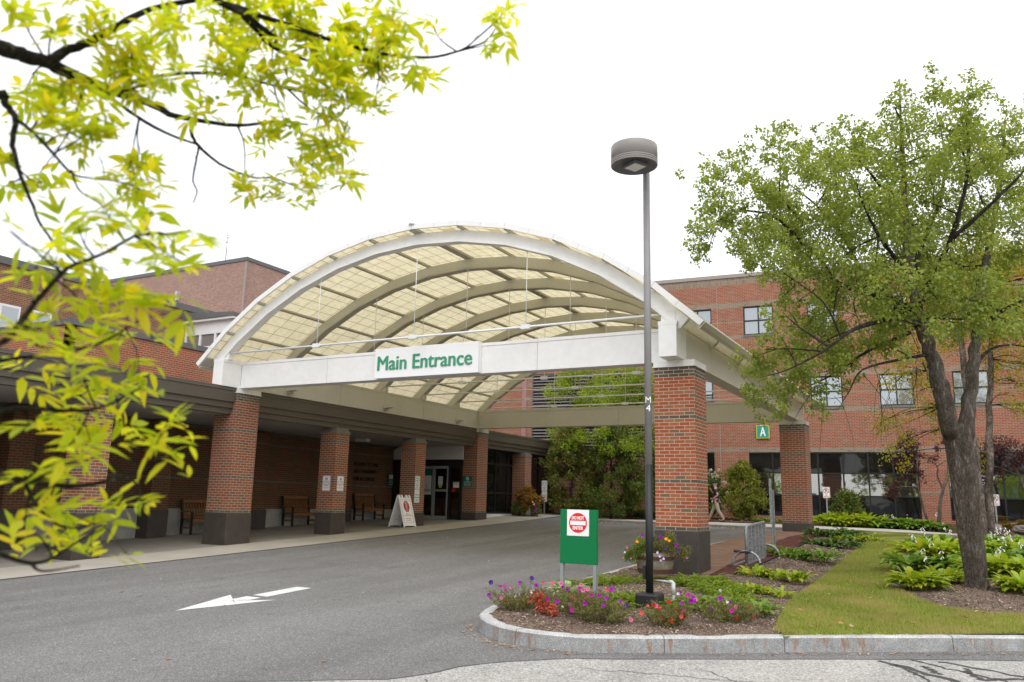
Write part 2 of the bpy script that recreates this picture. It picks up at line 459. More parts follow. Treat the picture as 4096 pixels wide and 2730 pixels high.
def granite():
    t = NT('grey_granite_kerb')
    v = t.new('TexVoronoi'); v.inputs['Scale'].default_value = 170; t.l(t.obj(), v.inputs['Vector'])
    sp = t.ramp(v.outputs['Color'], [(0, (.15,.155,.16)), (.3, (.27,.275,.28)), (.75, (.38,.385,.38)), (.92, (.56,.56,.55))])
    g = t.ramp(t.noise(3.5, 5, .65), [(.3, (.72,)*3), (.7, (1.15,)*3)])
    colr = t.mix(1.0, sp, g, 'MULTIPLY')
    # rust: UV = (run along the kerb, height above the road)
    sx = t.new('SeparateXYZ'); t.l(t.uvc(), sx.inputs[0])
    mp = t.new('Mapping'); t.l(t.uvc(), mp.inputs[0]); mp.inputs['Scale'].default_value = (7, 1.6, 1)
    rs = t.noise(1.9, 5, .7, vec=mp.outputs[0])
    where = t.noise(.8, 2, .5, vec=t.uvc())
    m = t.math('MULTIPLY', t.ramp(rs, [(.52, (0,)*3), (.64, (1,)*3)]), t.ramp(where, [(.36, (0,)*3), (.52, (1,)*3)]))
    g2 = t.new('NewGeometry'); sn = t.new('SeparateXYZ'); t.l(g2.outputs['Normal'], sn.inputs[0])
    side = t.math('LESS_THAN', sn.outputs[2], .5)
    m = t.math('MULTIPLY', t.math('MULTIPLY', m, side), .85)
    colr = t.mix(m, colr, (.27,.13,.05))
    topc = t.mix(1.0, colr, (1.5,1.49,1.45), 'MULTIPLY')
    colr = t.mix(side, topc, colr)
    return t.done(t.bsdf(colr, .8, .3, 0, t.noise(90, 4, .7), .5, .006))
M['granite'] = granite()

def mulch(name, c1, c2, c3):
    t = NT(name)
    mp = t.new('Mapping'); t.l(t.obj(), mp.inputs[0]); mp.inputs['Rotation'].default_value = (0, 0, .6)
    wz = t.noise(14, 3); 
    v = t.new('TexVoronoi'); v.inputs['Scale'].default_value = 75; t.l(mp.outputs[0], v.inputs['Vector']); v.inputs['Randomness'].default_value = 1
    colr = t.ramp(v.outputs['Color'], [(0, tuple(x*.4 for x in c1)), (.35, c1), (.7, c2), (.93, c3)])
    b = t.ramp(t.noise(2.2, 5, .7), [(.3, (.62,)*3), (.7, (1.2,)*3)])
    colr = t.mix(1.0, colr, b, 'MULTIPLY')
    h = t.math('ADD', t.math('MULTIPLY', v.outputs['Distance'], .6), t.noise(60, 4, .7))
    return t.done(t.bsdf(colr, .95, .15, 0, h, 1.0, .02))
M['mulch'] = mulch('brown_bark_mulch', (.17,.115,.085), (.28,.20,.155), (.50,.40,.32))
M['mulch_red'] = mulch('red_dyed_mulch', (.12,.042,.036), (.19,.07,.058), (.30,.15,.13))
M['mulch_far'] = mulch('dark_bark_mulch', (.10,.06,.042), (.16,.10,.07), (.32,.20,.12))

def chip_mat():
    t = NT('bark_chip')
    g = t.new('NewGeometry')
    return t.done(t.bsdf(t.ramp(g.outputs['Random Per Island'], [(0, (.07,.042,.03)), (.35, (.18,.12,.085)), (.7, (.32,.24,.18)), (1, (.60,.50,.42))]), .9, .2))
M['chip'] = chip_mat()

def lawn_mat():
    t = NT('mown_lawn')
    a = t.ramp(t.noise(1.1, 4, .6), [(.30, (.09,.13,.018)), (.45, (.15,.19,.03)), (.56, (.23,.23,.055)), (.66, (.34,.28,.12))])
    f = t.ramp(t.noise(70, 4, .8), [(.3, (.55,)*3), (.7, (1.35,)*3)])
    return t.done(t.bsdf(t.mix(1.0, a, f, 'MULTIPLY'), .9, .1, 0, t.noise(90, 4, .8), 1.0, .02))
M['lawn'] = lawn_mat()
M['blade'] = leaf_mat('grass_blade', [(0.208, 0.289, 0.032), (0.281, 0.354, 0.044), (0.363, 0.408, 0.075), (0.478, 0.429, 0.161), (0.177, 0.235, 0.027)], .35, .6, (1.4,1.4,.8), patch=(.40,.34,.13))

def pavers():
    t = NT('brown_brick_pavers')
    b = t.new('TexBrick'); t.l(t.uvc(), b.inputs['Vector'])
    b.inputs['Scale'].default_value = 1; b.inputs['Brick Width'].default_value = .2; b.inputs['Row Height'].default_value = .1
    b.inputs['Mortar Size'].default_value = .006; b.inputs['Mortar Smooth'].default_value = .2
    b.inputs['Color1'].default_value = (.30,.185,.13,1); b.inputs['Color2'].default_value = (.21,.13,.095,1); b.inputs['Mortar'].default_value = (.085,.062,.048,1)
    g = t.ramp(t.noise(1.4, 4), [(.3, (.85,)*3), (.7, (1.12,)*3)])
    return t.done(t.bsdf(t.mix(1.0, b.outputs[0], g, 'MULTIPLY'), .85, .2, 0, t.noise(60, 3), .5, .005))
M['paver'] = pavers()

def bark(name, c1, c2, c3, zs=.16, sc=26, bs=1.0):
    t = NT(name)
    mp = t.new('Mapping'); t.l(t.obj(), mp.inputs[0]); mp.inputs['Scale'].default_value = (1, 1, zs)
    n = t.noise(sc, 7, .72, vec=mp.outputs[0])
    n2 = t.noise(sc*.35, 4, .6, vec=mp.outputs[0]); n3 = t.noise(60, 4, .7)
    rg = t.math('ABSOLUTE', t.math('SUBTRACT', n, .5))          # ridged: dark furrows
    fur = t.ramp(rg, [(0, (.30,)*3), (.035, (.75,)*3), (.09, (1.05,)*3)])
    colr = t.mix(1.0, t.ramp(n2, [(.3, c1), (.5, c2), (.68, c3)]), fur, 'MULTIPLY')
    colr = t.mix(1.0, colr, t.ramp(n3, [(.3, (.7,)*3), (.7, (1.3,)*3)]), 'MULTIPLY')
    lich = t.ramp(t.noise(5, 4, .7), [(.62, (0,)*3), (.70, (1,)*3)])
    colr = t.mix(t.math('MULTIPLY', lich, .35), colr, (.20,.21,.13))
    h = t.math('ADD', t.math('MULTIPLY', t.math('MINIMUM', rg, .12), 6), t.math('MULTIPLY', n3, .5))
    return t.done(t.bsdf(colr, .95, .15, 0, h, bs, .03))
M['bark'] = bark('grey_brown_birch_bark', (.15,.122,.10), (.25,.208,.172), (.37,.32,.275))
M['bark_dk'] = bark('dark_branch_bark', (.05,.041,.034), (.09,.074,.062), (.14,.118,.10))
M['bark_lt'] = bark('peeling_pale_birch_bark', (.10,.08,.065), (.25,.20,.165), (.45,.38,.32), .5, 12)
M['bark_ash'] = bark('greenish_ash_twig_bark', (.03,.028,.02), (.06,.055,.038), (.10,.095,.07), 1, 30)

M['L_ash'] = leaf_mat('yellow_green_ash_leaf', [(0.301, 0.378, 0.01), (0.343, 0.42, 0.013), (0.416, 0.462, 0.013), (0.514, 0.505, 0.014), (0.315, 0.392, 0.013), (0.244, 0.337, 0.013), (0.573, 0.476, 0.021), (0.358, 0.42, 0.013)], .64, .45, (1.75,1.65,1.0))
M['L_birch'] = leaf_mat('green_birch_leaf', [(0.158, 0.222, 0.044), (0.206, 0.27, 0.053), (0.262, 0.328, 0.06), (0.316, 0.361, 0.06), (0.186, 0.245, 0.06), (0.374, 0.394, 0.082), (0.225, 0.278, 0.082)], .42, .45, (1.75,1.7,.9))
M['L_birchy'] = leaf_mat('yellowing_birch_leaf', [(0.207, 0.251, 0.024), (0.276, 0.29, 0.024), (0.386, 0.343, 0.024), (0.166, 0.211, 0.024), (0.469, 0.37, 0.036)], .45, .5, (1.6,1.5,.8))
M['L_mid'] = leaf_mat('mid_green_birch_leaf', [(0.161, 0.276, 0.031), (0.224, 0.341, 0.037), (0.289, 0.389, 0.037), (0.128, 0.212, 0.025), (0.352, 0.389, 0.037)], .42, .5)
M['L_arb'] = leaf_mat('dark_arborvitae_spray', [(0.085, 0.166, 0.029), (0.116, 0.211, 0.036), (0.078, 0.15, 0.032), (0.155, 0.211, 0.032), (0.233, 0.194, 0.049)], .25, .6, (1.4,1.4,.8))
M['L_arb2'] = leaf_mat('rusting_arborvitae_spray', [(0.119, 0.194, 0.036), (0.164, 0.246, 0.041), (0.253, 0.229, 0.056), (0.105, 0.176, 0.032), (0.297, 0.229, 0.065)], .25, .6, (1.4,1.4,.8))
M['L_bush'] = leaf_mat('yellow_green_conifer_spray', [(0.169, 0.221, 0.029), (0.247, 0.273, 0.039), (0.13, 0.182, 0.026), (0.312, 0.299, 0.052)], .3, .6, (1.4,1.4,.8))
M['L_hyd'] = leaf_mat('hydrangea_leaf', [(0.078, 0.156, 0.026), (0.117, 0.195, 0.033), (0.065, 0.13, 0.026)], .3, .45)
M['L_jun'] = leaf_mat('bright_juniper_needle', [(0.169, 0.27, 0.024), (0.254, 0.35, 0.03), (0.321, 0.404, 0.041), (0.135, 0.203, 0.022), (0.22, 0.296, 0.027)], .3, .6, (1.4,1.4,.8))
M['L_hosta'] = leaf_mat('yellow_green_hosta_leaf', [(0.254, 0.366, 0.021), (0.33, 0.442, 0.025), (0.394, 0.481, 0.034), (0.191, 0.304, 0.023), (0.457, 0.455, 0.045)], .35, .4, (1.5,1.5,.9))
M['L_hostag'] = leaf_mat('green_hosta_leaf', [(0.134, 0.246, 0.039), (0.185, 0.308, 0.042), (0.235, 0.354, 0.049), (0.168, 0.262, 0.042)], .3, .4, (1.5,1.5,.9))
M['L_hostad'] = leaf_mat('dark_green_hosta_leaf', [(0.065, 0.13, 0.033), (0.091, 0.169, 0.039), (0.117, 0.195, 0.046)], .3, .4, (1.5,1.5,.9))
M['L_var'] = leaf_mat('variegated_hosta_leaf', [(0.375, 0.475, 0.25), (0.525, 0.6, 0.375), (0.3, 0.425, 0.175), (0.625, 0.688, 0.475)], .3, .4, (1.2,1.2,1.0))
M['L_pet'] = leaf_mat('petunia_stem_leaf', [(0.203, 0.216, 0.061), (0.284, 0.297, 0.081), (0.176, 0.149, 0.068), (0.324, 0.338, 0.081), (0.135, 0.115, 0.061)], .35, .6, (1.3,1.3,.8))
M['L_mapl'] = leaf_mat('purple_maple_leaf', [(.055,.022,.028), (.08,.03,.035), (.11,.045,.04), (.14,.05,.04), (.045,.02,.026)], .3, .5, (1.6,1.2,1.2))
M['L_coleus'] = leaf_mat('orange_coleus_leaf', [(.30,.09,.02), (.38,.16,.03), (.42,.24,.03), (.18,.04,.02), (.36,.28,.05)], .3, .5, (1.3,1.2,.8))
M['L_fern'] = leaf_mat('yellowing_fern_frond', [(.20,.15,.03), (.26,.20,.03), (.13,.15,.03), (.20,.11,.03)], .3, .6, (1.3,1.2,.8))
M['L_beg'] = leaf_mat('red_begonia_leaf', [(0.456, 0.05, 0.03), (0.264, 0.04, 0.02), (0.66, 0.09, 0.04), (0.312, 0.16, 0.05), (0.72, 0.2, 0.16)], .3, .4, (1.3,1.1,1))
M['f_purple'] = pm('purple_petal', (0.302,0.011,0.346), .6, .12, 20, .06); M['f_magenta'] = pm('magenta_petal', (0.446,0.014,0.302), .6, .12, 20, .06)
M['f_pink'] = pm('pink_petal', (0.612,0.144,0.302), .6, .12, 20, .06); M['f_red'] = pm('red_petal', (0.446,0.009,0.011), .6, .12, 20, .06)
M['f_violet'] = pm('violet_petal', (.075,.02,.22), .6, .12, 20, .06); M['f_white'] = pm('white_petal', (.82,.82,.80), .6, .03, 20, .06)
M['f_coral'] = pm('coral_petal', (0.540,0.086,0.072), .6, .1, 20, .06); M['f_lilac'] = pm('lilac_petal', (.60,.48,.72), .6, .1, 20, .06)
M['f_orange'] = pm('orange_petal', (.85,.33,.02), .6, .1, 20, .06); M['f_cream'] = pm('cream_petal', (.62,.58,.40), .6, .12, 20, .06)
M['f_eye'] = pm('dark_flower_throat', (.07,.005,.09), .7, .1)
M['dryleaf'] = leaf_mat('fallen_dry_leaf', [(.40,.20,.08), (.52,.30,.13), (.30,.13,.06), (.62,.45,.28)], .2, .6, (1.2,1.2,1))
M['skin'] = pm('skin', (.50,.27,.19), .55, .06, 12); M['navy'] = pm('navy_polo', (.012,.02,.045), .8, .1, 8)
M['khaki'] = pm('khaki_cotton', (.33,.285,.215), .8, .08, 8); M['shoe'] = pm('brown_shoe', (.06,.035,.03), .6, .1)
M['hair'] = pm('grey_hair', (.30,.28,.27), .8, .1)

# ------------------------------------------------------------------ ground levels
def sm(t):
    t = max(0., min(1., t)); return t*t*(3-2*t)
def G(X, Y):
    cap = 11.7 + 6*sm((-8.5-X)/3)
    return -.83 + .042*max(-22, min(Y, cap))
def BZ(X, Y):
    h = .132 - .092*sm((Y+5)/5)
    h += .13*exp(-(((X-.5)/1.5)**2+((Y+4.4)/1.7)**2))
    h += .10*exp(-(((X-.9)/.5)**2))*sm((Y+3)/3)*(1-sm((Y-9)/4))
    h += .16*exp(-(((X-4.6)/1.3)**2+((Y-2.2)/4.)**2))
    return -.83 + .042*Y + h

def inside(p, poly):
    x, y = p; c = False; n = len(poly)
    for i in range(n):
        x1, y1 = poly[i]; x2, y2 = poly[(i+1) % n]
        if (y1 > y) != (y2 > y) and x < (x2-x1)*(y-y1)/(y2-y1)+x1: c = not c
    return c

def poly_sheet(name, poly, zf, mat, step=.5, kind='structure', label=None):
    """a polygon filled with a fine grid that follows zf, its border exact"""
    bm = bmesh.new()
    vs = [bm.verts.new((x, y, 0)) for x, y in poly]
    bm.faces.new(vs)
    xs = [p[0] for p in poly]; ys = [p[1] for p in poly]
    for ax, lo, hi in ((0, min(xs), max(xs)), (1, min(ys), max(ys))):
        k = math.ceil(lo/step)*step
        while k < hi:
            no = (1,0,0) if ax == 0 else (0,1,0)
            co = (k,0,0) if ax == 0 else (0,k,0)
            bmesh.ops.bisect_plane(bm, geom=bm.verts[:]+bm.edges[:]+bm.faces[:], dist=1e-5, plane_co=co, plane_no=no)
            k += step
    for v in bm.verts: v.co.z = zf(v.co.x, v.co.y)
    bmesh.ops.recalc_face_normals(bm, faces=bm.faces[:])
    for f in bm.faces:
        if f.normal.z < 0: f.normal_flip()
        f.smooth = True
    me = bpy.data.meshes.new(name); bm.to_mesh(me); bm.free()
    me.materials.append(mat); box_uv(me)
    o = bpy.data.objects.new(name, me); link(o)
    if kind: o['kind'] = kind
    if label: o['label'] = label
    return o

# the big ground sheet reaches the horizon
def grid_sheet(name, xs, ys, zf, mat):
    vs = [(x, y, zf(x, y)) for y in ys for x in xs]; nx = len(xs)
    fs = [(j*nx+i, j*nx+i+1, (j+1)*nx+i+1, (j+1)*nx+i) for j in range(len(ys)-1) for i in range(nx-1)]
    b = MB(); b.add(vs, fs, 0, True); o = b.build(name, mat); o['kind'] = 'structure'; return o
xs = [-900,-300,-120,-60,-40,-25]+[-20+i for i in range(0,36)]+[18,25,40,60,120,300,900]
ys = [-900,-300,-120,-60,-40,-30,-26]+[-24+i for i in range(0,50)]+[30,40,60,120,300,900]
grid_sheet('asphalt_ground', xs, ys, G, M['asph'])

# old pale road surface in the foreground (sheet 4 mm above), with its ragged edge
edge = [(-60,-17.6),(-20,-14.2),(-8,-12.3),(-4.2,-11.2),(-2.6,-10.25),(-1.9,-9.75),(-1.46,-9.46),(-1.05,-9.2),(-.75,-8.98),(-.42,-8.78),(-.25,-8.5),(-.16,-8.3),(-.10,-8.02),(.02,-7.83),(.2,-7.6),(.45,-7.38),(.75,-7.12),(1.17,-6.93),(1.6,-6.68),(2.3,-6.3),(3.2,-5.78),(4.1,-5.3),(4.85,-4.93),(7,-3.5),(12,0.2),(40,20)]
poly = edge + [(60,-60),(-60,-60)]
poly_sheet('old_road', poly, lambda x, y: G(x, y)+.004, M['asph_old'], 2.0)
b = MB()
def gstrip(b, pts, w, dz, m=0):
    n = len(pts); vs = []
    for i, (x, y) in enumerate(pts):
        a = pts[max(0, i-1)]; c = pts[min(n-1, i+1)]
        dx, dy = c[0]-a[0], c[1]-a[1]; L = hypot(dx, dy) or 1
        ww = w[i] if hasattr(w, '__len__') else w
        for s_ in (-1, 1):
            X, Y = x - dy/L*ww/2*s_, y + dx/L*ww/2*s_
            vs.append((X, Y, G(X, Y)+dz))
    b.add(vs, [(2*i, 2*i+2, 2*i+3, 2*i+1)[::-1] for i in range(n-1)], m)
rj = random.Random(4)
def crack(a, c, w, n=14, amp=.03):
    pts = []
    for i in range(n+1):
        t = i/n; pts.append((a[0]+(c[0]-a[0])*t + rj.uniform(-amp, amp), a[1]+(c[1]-a[1])*t + rj.uniform(-amp, amp)))
    gstrip(b, pts, [w*rj.uniform(.6, 1.3) for _ in pts], .008)
for a, c, w in (((3.55,-5.65),(4.65,-6.6),.07),((3.72,-5.78),(4.0,-6.25),.04),((4.0,-6.25),(4.3,-7.3),.03),((3.85,-5.5),(4.75,-6.1),.035),((4.05,-5.4),(5.4,-5.95),.05),((4.45,-6.05),(4.3,-5.6),.05),((4.45,-6.05),(4.9,-5.75),.05),((4.1,-6.0),(3.95,-5.7),.05),((4.65,-6.6),(5.5,-7.6),.06),((5.4,-5.95),(6.5,-7.),.05)):
    crack(a, c, w)
o = b.build('tar_crack_seal', M['tar']); tag(o, 'branching black tar lines sealing cracks in the pale road, bottom right corner', 'tar seal')
b = MB()
for a, c in (((-1.0,-9.2),(-.55,-9.9)),((-.55,-9.9),(-.6,-10.6)),((-.1,-8.6),(.35,-9.6)),((-1.9,-9.8),(-2.3,-11.)),((.9,-7.5),(3.6,-7.)),((2.0,-6.9),(3.4,-8.))):
    crack(a, c, .010, 22, .035)
for i in range(len(edge)-8):   # dark seam where new asphalt meets the old
    p, q = edge[i+4], edge[i+5]
    if abs(p[0]) < 6: gstrip(b, [(p[0], p[1]), ((p[0]+q[0])/2+rj.uniform(-.01,.01), (p[1]+q[1])/2+rj.uniform(-.01,.01)), (q[0], q[1])], .022, .007)
b.build('road_crack', M['tar'])['kind'] = 'structure'

# arrow painted on the driveway
b = MB()
def paint(poly): b.add([(x, y, G(x, y)+.005) for x, y in poly], [tuple(range(len(poly)))])
b2 = MB()
o = None
paint( [(-5.27, -7.18), (-5.56, -6.29), (-5.3, -6.13), (-4.96, -6.37)] )
paint( [(-5.57, -6.29), (-5.74, -5.76), (-5.39, -6.04), (-5.31, -6.11)] )
paint( [(-5.39, -5.96), (-5.41, -5.74), (-5.1, -5.75), (-5.09, -5.98), (-5.25, -6.09)] )
paint( [(-5.21, -6.11), (-4.76, -5.78), (-4.94, -6.31), (-5.09, -6.2)] )
paint( [(-5.42, -5.61), (-5.47, -4.58), (-5.16, -4.58), (-5.1, -5.63)] )
b.add([(x, y, G(x, y)+.0045) for x, y in [(-5.39, -6.04), (-5.39, -5.97), (-4.94, -6.31), (-4.96, -6.37)] ],[(0,1,2,3)])
o = b.build('painted_arrow', M['paint']); tag(o, 'white painted turn arrow lying on the grey driveway asphalt', 'road marking')

# left walk: a strip along the driveway, then the arcade floor with painted-in shade
poly_sheet('arcade_floor', [(-17.2,-22),(-12.25,-22),(-12.25,12.9),(-17.2,12.9)], lambda x, y: G(x, y)+.010, M['walk_shaded'], 1.0)
poly_sheet('sidewalk', [(-12.25,-22),(-10.55,-22),(-10.55,11.5),(-10.62,13.5),(-10.72,15.2),(-10.8,16.6),(-10.7,17.6),(-11.2,19.2),(-12.95,19.2),(-12.95,16.2),(-12.9,14.9),(-12.45,13.3),(-12.25,13.0)], lambda x, y: G(x, y)+.014, M['walk'], 1.0)

# far walk in front of the brick block, with granite kerb
kf = [(-10.7,17.0),(-10.25,17.55),(-9.3,17.65),(-8.0,17.35),(-6.6,17.05),(-4.3,16.7),(-2.7,16.25),(-.7,16.0),(1.3,15.75),(2.5,15.1),(3.5,14.5),(4.6,13.3),(5.5,12.1),(7.5,9.0),(11,4)]
kb = [(-12.0,19.6),(-9.98,19.4),(-7.31,18.95),(-5.2,19.0),(-3.46,19.0),(-.6,18.95),(1.09,18.7),(2.4,17.7),(3.51,16.4),(4.7,14.7),(5.74,13.1),(8.6,9.6),(12.2,4.4)]
def zA(x, y):
    return -.24 + .055*sm((y-16)/3.5) + (.06*sm((-9-x)/2))
poly_sheet('far_sidewalk', kf + kb[::-1], zA, M['walkA'], 1.0)
def kerb(name, pts, ztop, zbot, w, mat, batter=.02, joints=1.9, jm='joint'):
    """granite kerb: vertical face along pts (outer line), top going inwards to the left of travel"""
    # resample
    P = []; run = [0.]
    for i in range(len(pts)-1):
        a, c = pts[i], pts[i+1]; L = hypot(c[0]-a[0], c[1]-a[1]); k = max(1, int(L/.15))
        for j in range(k):
            P.append((a[0]+(c[0]-a[0])*j/k, a[1]+(c[1]-a[1])*j/k))
    P.append(pts[-1]); n = len(P)
    for i in range(1, n): run.append(run[-1]+hypot(P[i][0]-P[i-1][0], P[i][1]-P[i-1][1]))
    rk = random.Random(9); rows = []
    for i in range(n):
        a = P[max(0, i-1)]; c = P[min(n-1, i+1)]
        dx, dy = c[0]-a[0], c[1]-a[1]; L = hypot(dx, dy) or 1
        nx, ny = -dy/L, dx/L
        x, y = P[i]; zt, zb = ztop(x, y), zbot(x, y)
        e = rk.uniform(-.003, .003)
        rows.append([(x-nx*batter, y-ny*batter, zb-.15), (x+nx*(.0+e), y+ny*(.0+e), zt-.02), (x+nx*.018, y+ny*.018, zt), (x+nx*w, y+ny*w, zt+e), (x+nx*w, y+ny*w, zb-.15)])
    vs = [p for r in rows for p in r]; m = 5
    b = MB(); fs = []
    for i in range(n-1):
        for k in range(m-1):
            fs.append((i*m+k, (i+1)*m+k, (i+1)*m+k+1, i*m+k+1))
    b.add(vs, fs)
    o = b.build(name, M[mat]); o['kind'] = 'structure'
    uv = o.data.uv_layers[0].data
    for poly in o.data.polygons:
        for li in poly.loop_indices:
            vi = o.data.loops[li].vertex_index; i, k = divmod(vi, m)
            uv[li].uv = (run[i], o.data.vertices[vi].co.z - zbot(*P[i]))
    # joints
    bj = MB(); nxt = joints
    for i in range(1, n-1):
        if run[i] >= nxt:
            nxt += joints*rk.uniform(.8, 1.2)
            r = rows[i]; a = Vector(rows[i+1][1])-Vector(rows[i-1][1]); a.z = 0; a.normalize()
            nrm = Vector((a.y, -a.x, 0))
            prof = [Vector(p) for p in r]
            off = [nrm*.0015, nrm*.0015, nrm*.001+Vector((0,0,.0015)), Vector((0,0,.0015))]
            vv = []
            for p, of in zip(prof[:4], off):
                vv.append(p+of-a*.005); vv.append(p+of+a*.005)
            bj.add(vv, [(2*k, 2*k+1, 2*k+3, 2*k+2) for k in range(3)])
    if bj.v: bj.build(name+'_joint', M[jm])['kind'] = 'structure'
    return P
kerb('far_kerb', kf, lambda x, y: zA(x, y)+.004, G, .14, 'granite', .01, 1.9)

# far planting bed up to the buildings
poly_sheet('far_planting_bed', kb + [(14,4.4),(14,27),(-17.5,27),(-17.5,20.5),(-12.9,20.5)], lambda x, y: zA(x, y)-.02 + .14*sm((y-18.2)/3.4) + .03*sin(x*1.3)*sin(y*1.1), M['mulch_far'], .5)
# narrow bed between walk and glass wall
# near planting bed: nose of the island, mulch, lawn, pavers
ko = [(11.5,.3),(8.4,-2.0),(4.88,-4.34),(3.8,-5.0),(2.74,-5.62),(1.9,-6.15),(1.05,-6.62),(.75,-6.77),(.45,-6.83),(.15,-6.84),(-.12,-6.80),(-.4,-6.70),(-.66,-6.53),(-.86,-6.34),(-1.02,-6.10),(-1.12,-5.82),(-1.2,-5.5),(-1.32,-4.9),(-1.5,-3.9),(-1.6,-2.9),(-1.64,-1.5),(-1.65,.2),(-1.64,3.),(-1.6,6.4),(-1.45,9),(-1.2,11.2),(-.95,12.3),(-.55,13.2),(.1,13.8),(1.2,14.1),(2.6,13.7),(3.6,12.9),(4.6,11.6),(6,9.3)]
ko = ko[::-1]
def kh(x, y): return .165 - .125*sm((y+5.4)/4.5)
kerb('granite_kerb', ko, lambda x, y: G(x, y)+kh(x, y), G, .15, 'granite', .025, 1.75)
inner = []
for i in range(len(ko)):
    a = ko[max(0, i-1)]; c = ko[min(len(ko)-1, i+1)]; dx, dy = c[0]-a[0], c[1]-a[1]; L = hypot(dx, dy)
    inner.append((ko[i][0]-dy/L*.09, ko[i][1]+dx/L*.09))
bedpoly = inner[:] + [(9,6)]
poly_sheet('mulch_bed', bedpoly, lambda x, y: BZ(x, y) + .012*sin(x*7+1)*sin(y*6), M['mulch'], .2)
gl = [(2.62,-5.75),(2.54,-5.5),(2.40,-5.0),(2.31,-4.41),(2.2,-3.1),(2.11,-1.83),(2.05,-.3),(2.03,1.25),(1.99,3.4),(1.98,5.44),(1.94,7.6),(1.93,9.71),(2.02,10.8),(1.75,12.0),(1.4,13.0),(1.2,13.85)]
gr = [(3.62,13.75-1.2),(3.51,12.16),(3.42,10.6),(3.37,9.22),(3.25,6.9),(3.17,4.55),(3.12,3.),(3.15,1.51),(3.14,.5),(3.2,-.24),(3.30,-.6),(3.43,-.85),(3.60,-1.45),(3.82,-1.95),(4.02,-2.45),(4.29,-2.78),(4.6,-2.78),(4.98,-2.6),(6.2,-1.6),(8,0),(9.5,1.4),(10.5,1.6)]
fr = [(11.3,.35),(8.4,-1.87),(4.95,-4.16),(3.85,-4.85),(2.8,-5.48),(2.7,-5.56)]
def ragged(pts, amp, seed, step=.16):
    r = random.Random(seed); o = []
    for a, c in zip(pts[:-1], pts[1:]):
        n = max(1, int(hypot(c[0]-a[0], c[1]-a[1])/step))
        for j in range(n): o.append((a[0]+(c[0]-a[0])*j/n + (r.uniform(-amp, amp) if o else 0), a[1]+(c[1]-a[1])*j/n + (r.uniform(-amp, amp) if o else 0)))
    return o + [pts[-1]]
lawnpoly = ragged(gl, .028, 1) + [(2.6,13.5)] + ragged(gr, .03, 2) + fr
poly_sheet('lawn', lawnpoly, lambda x, y: BZ(x, y)+.020, M['lawn'], .35)
# brown dirt lip where the lawn ends is left as mulch; pavers beside the kerb
pv = [(-1.5,.35),(-.9,-.02),(.02,.05),(.18,.16),(.16,.9),(.12,1.45),(.06,2.8),(.01,4.12),(-.08,5.6),(-.16,6.85),(-.22,9.48),(-.05,10.8),(.06,11.55),(.0,12.35),(-.9,12.2),(-1.25,10.4),(-1.43,8.5),(-1.5,5)]
poly_sheet('paver_path', pv, lambda x, y: max(BZ(x, y), G(x, y)+.045)+.006 if x < -.2 else BZ(x, y)*.0+G(x,y)+.06, M['paver'], .5)
rm = [(.2,.0),(.75,-.3),(.82,1.5),(.80,3.35),(.78,5.85),(.75,9),(.9,11.8),(.1,12.3),(.08,11.55),(-.18,9.48),(-.12,6.85),(.04,4.12),(.15,1.45)]
poly_sheet('red_mulch', rm, lambda x, y: BZ(x, y)+.008, M['mulch_red'], .3)
b = MB()
eg = [(.76,-.35),(.83,1.5),(.81,3.35),(.79,5.85),(.76,9),(.9,11.8)]
b.tube([(x, y, BZ(x, y)+.02) for x, y in eg], .018, 6)
tag(b.build('garden_edging', M['blackr']), 'black plastic edging strip between red mulch and brown mulch', 'edging')

# bark chips near the kerb (nobody could count them)
def scatter_quads(name, n, region, zf, l, w, mat, seed, tilt=.5, kind='stuff'):
    r = np.random.default_rng(seed); pts = []
    xs_ = [p[0] for p in region]; ys_ = [p[1] for p in region]
    while len(pts) < n:
        x = r.uniform(min(xs_), max(xs_)); y = r.uniform(min(ys_), max(ys_))
        if inside((x, y), region): pts.append((x, y, zf(x, y)))
    p = np.array(pts); a = r.uniform(0, 2*pi, n); L = l*r.uniform(.4, 1.3, n)/2; Wd = w*r.uniform(.4, 1.2, n)/2
    t1 = r.uniform(-tilt, tilt, n)
    d = np.stack([np.cos(a)*np.cos(t1), np.sin(a)*np.cos(t1), np.sin(t1)], 1); s_ = np.stack([-np.sin(a), np.cos(a), r.uniform(-tilt, tilt, n)], 1)
    p[:,2] += .006
    v = np.empty((n, 4, 3)); v[:,0] = p-d*L[:,None]-s_*Wd[:,None]; v[:,1] = p+d*L[:,None]-s_*Wd[:,None]; v[:,2] = p+d*L[:,None]+s_*Wd[:,None]; v[:,3] = p-d*L[:,None]+s_*Wd[:,None]
    o = np_mesh(name, v.reshape(-1,3), np.arange(n*4).reshape(n, 4), mat)
    if kind: o['kind'] = kind
    return o
nose = [p for p in inner if p[1] < 0 and p[0] < 4.8]
chipreg = nose + gl[::-1][8:] if False else [p for p in bedpoly if p[1] < 1.2 and p[0] < 2.8] 
chipreg = [q for q in chipreg] 
cr1 = [(-1.45,1.5),(-1.45,-4.),(-1.05,-5.6),(-.7,-6.3),(-.1,-6.65),(.6,-6.62),(1.2,-6.4),(2.55,-5.55),(2.4,-4.8),(2.2,-3.),(2.1,-1.5),(2.0,1.5),(.85,1.5),(.75,-.3),(0,0),(-1.4,.3)]
scatter_quads('bark_chips', 30000, cr1, BZ, .030, .009, M['chip'], 5, .5)
cr2 = [(5.2,-2.4),(4.6,-2.7),(4.2,-2.6),(3.6,-1.2),(3.3,-.2),(3.2,1.5),(3.25,5),(8,5),(8,1)]
scatter_quads('bark_chips_under_tree', 12000, cr2, BZ, .04, .012, M['chip'], 6, .5)
cr3 = [(.85,1.5),(2.0,1.5),(1.95,9),(.85,9)]
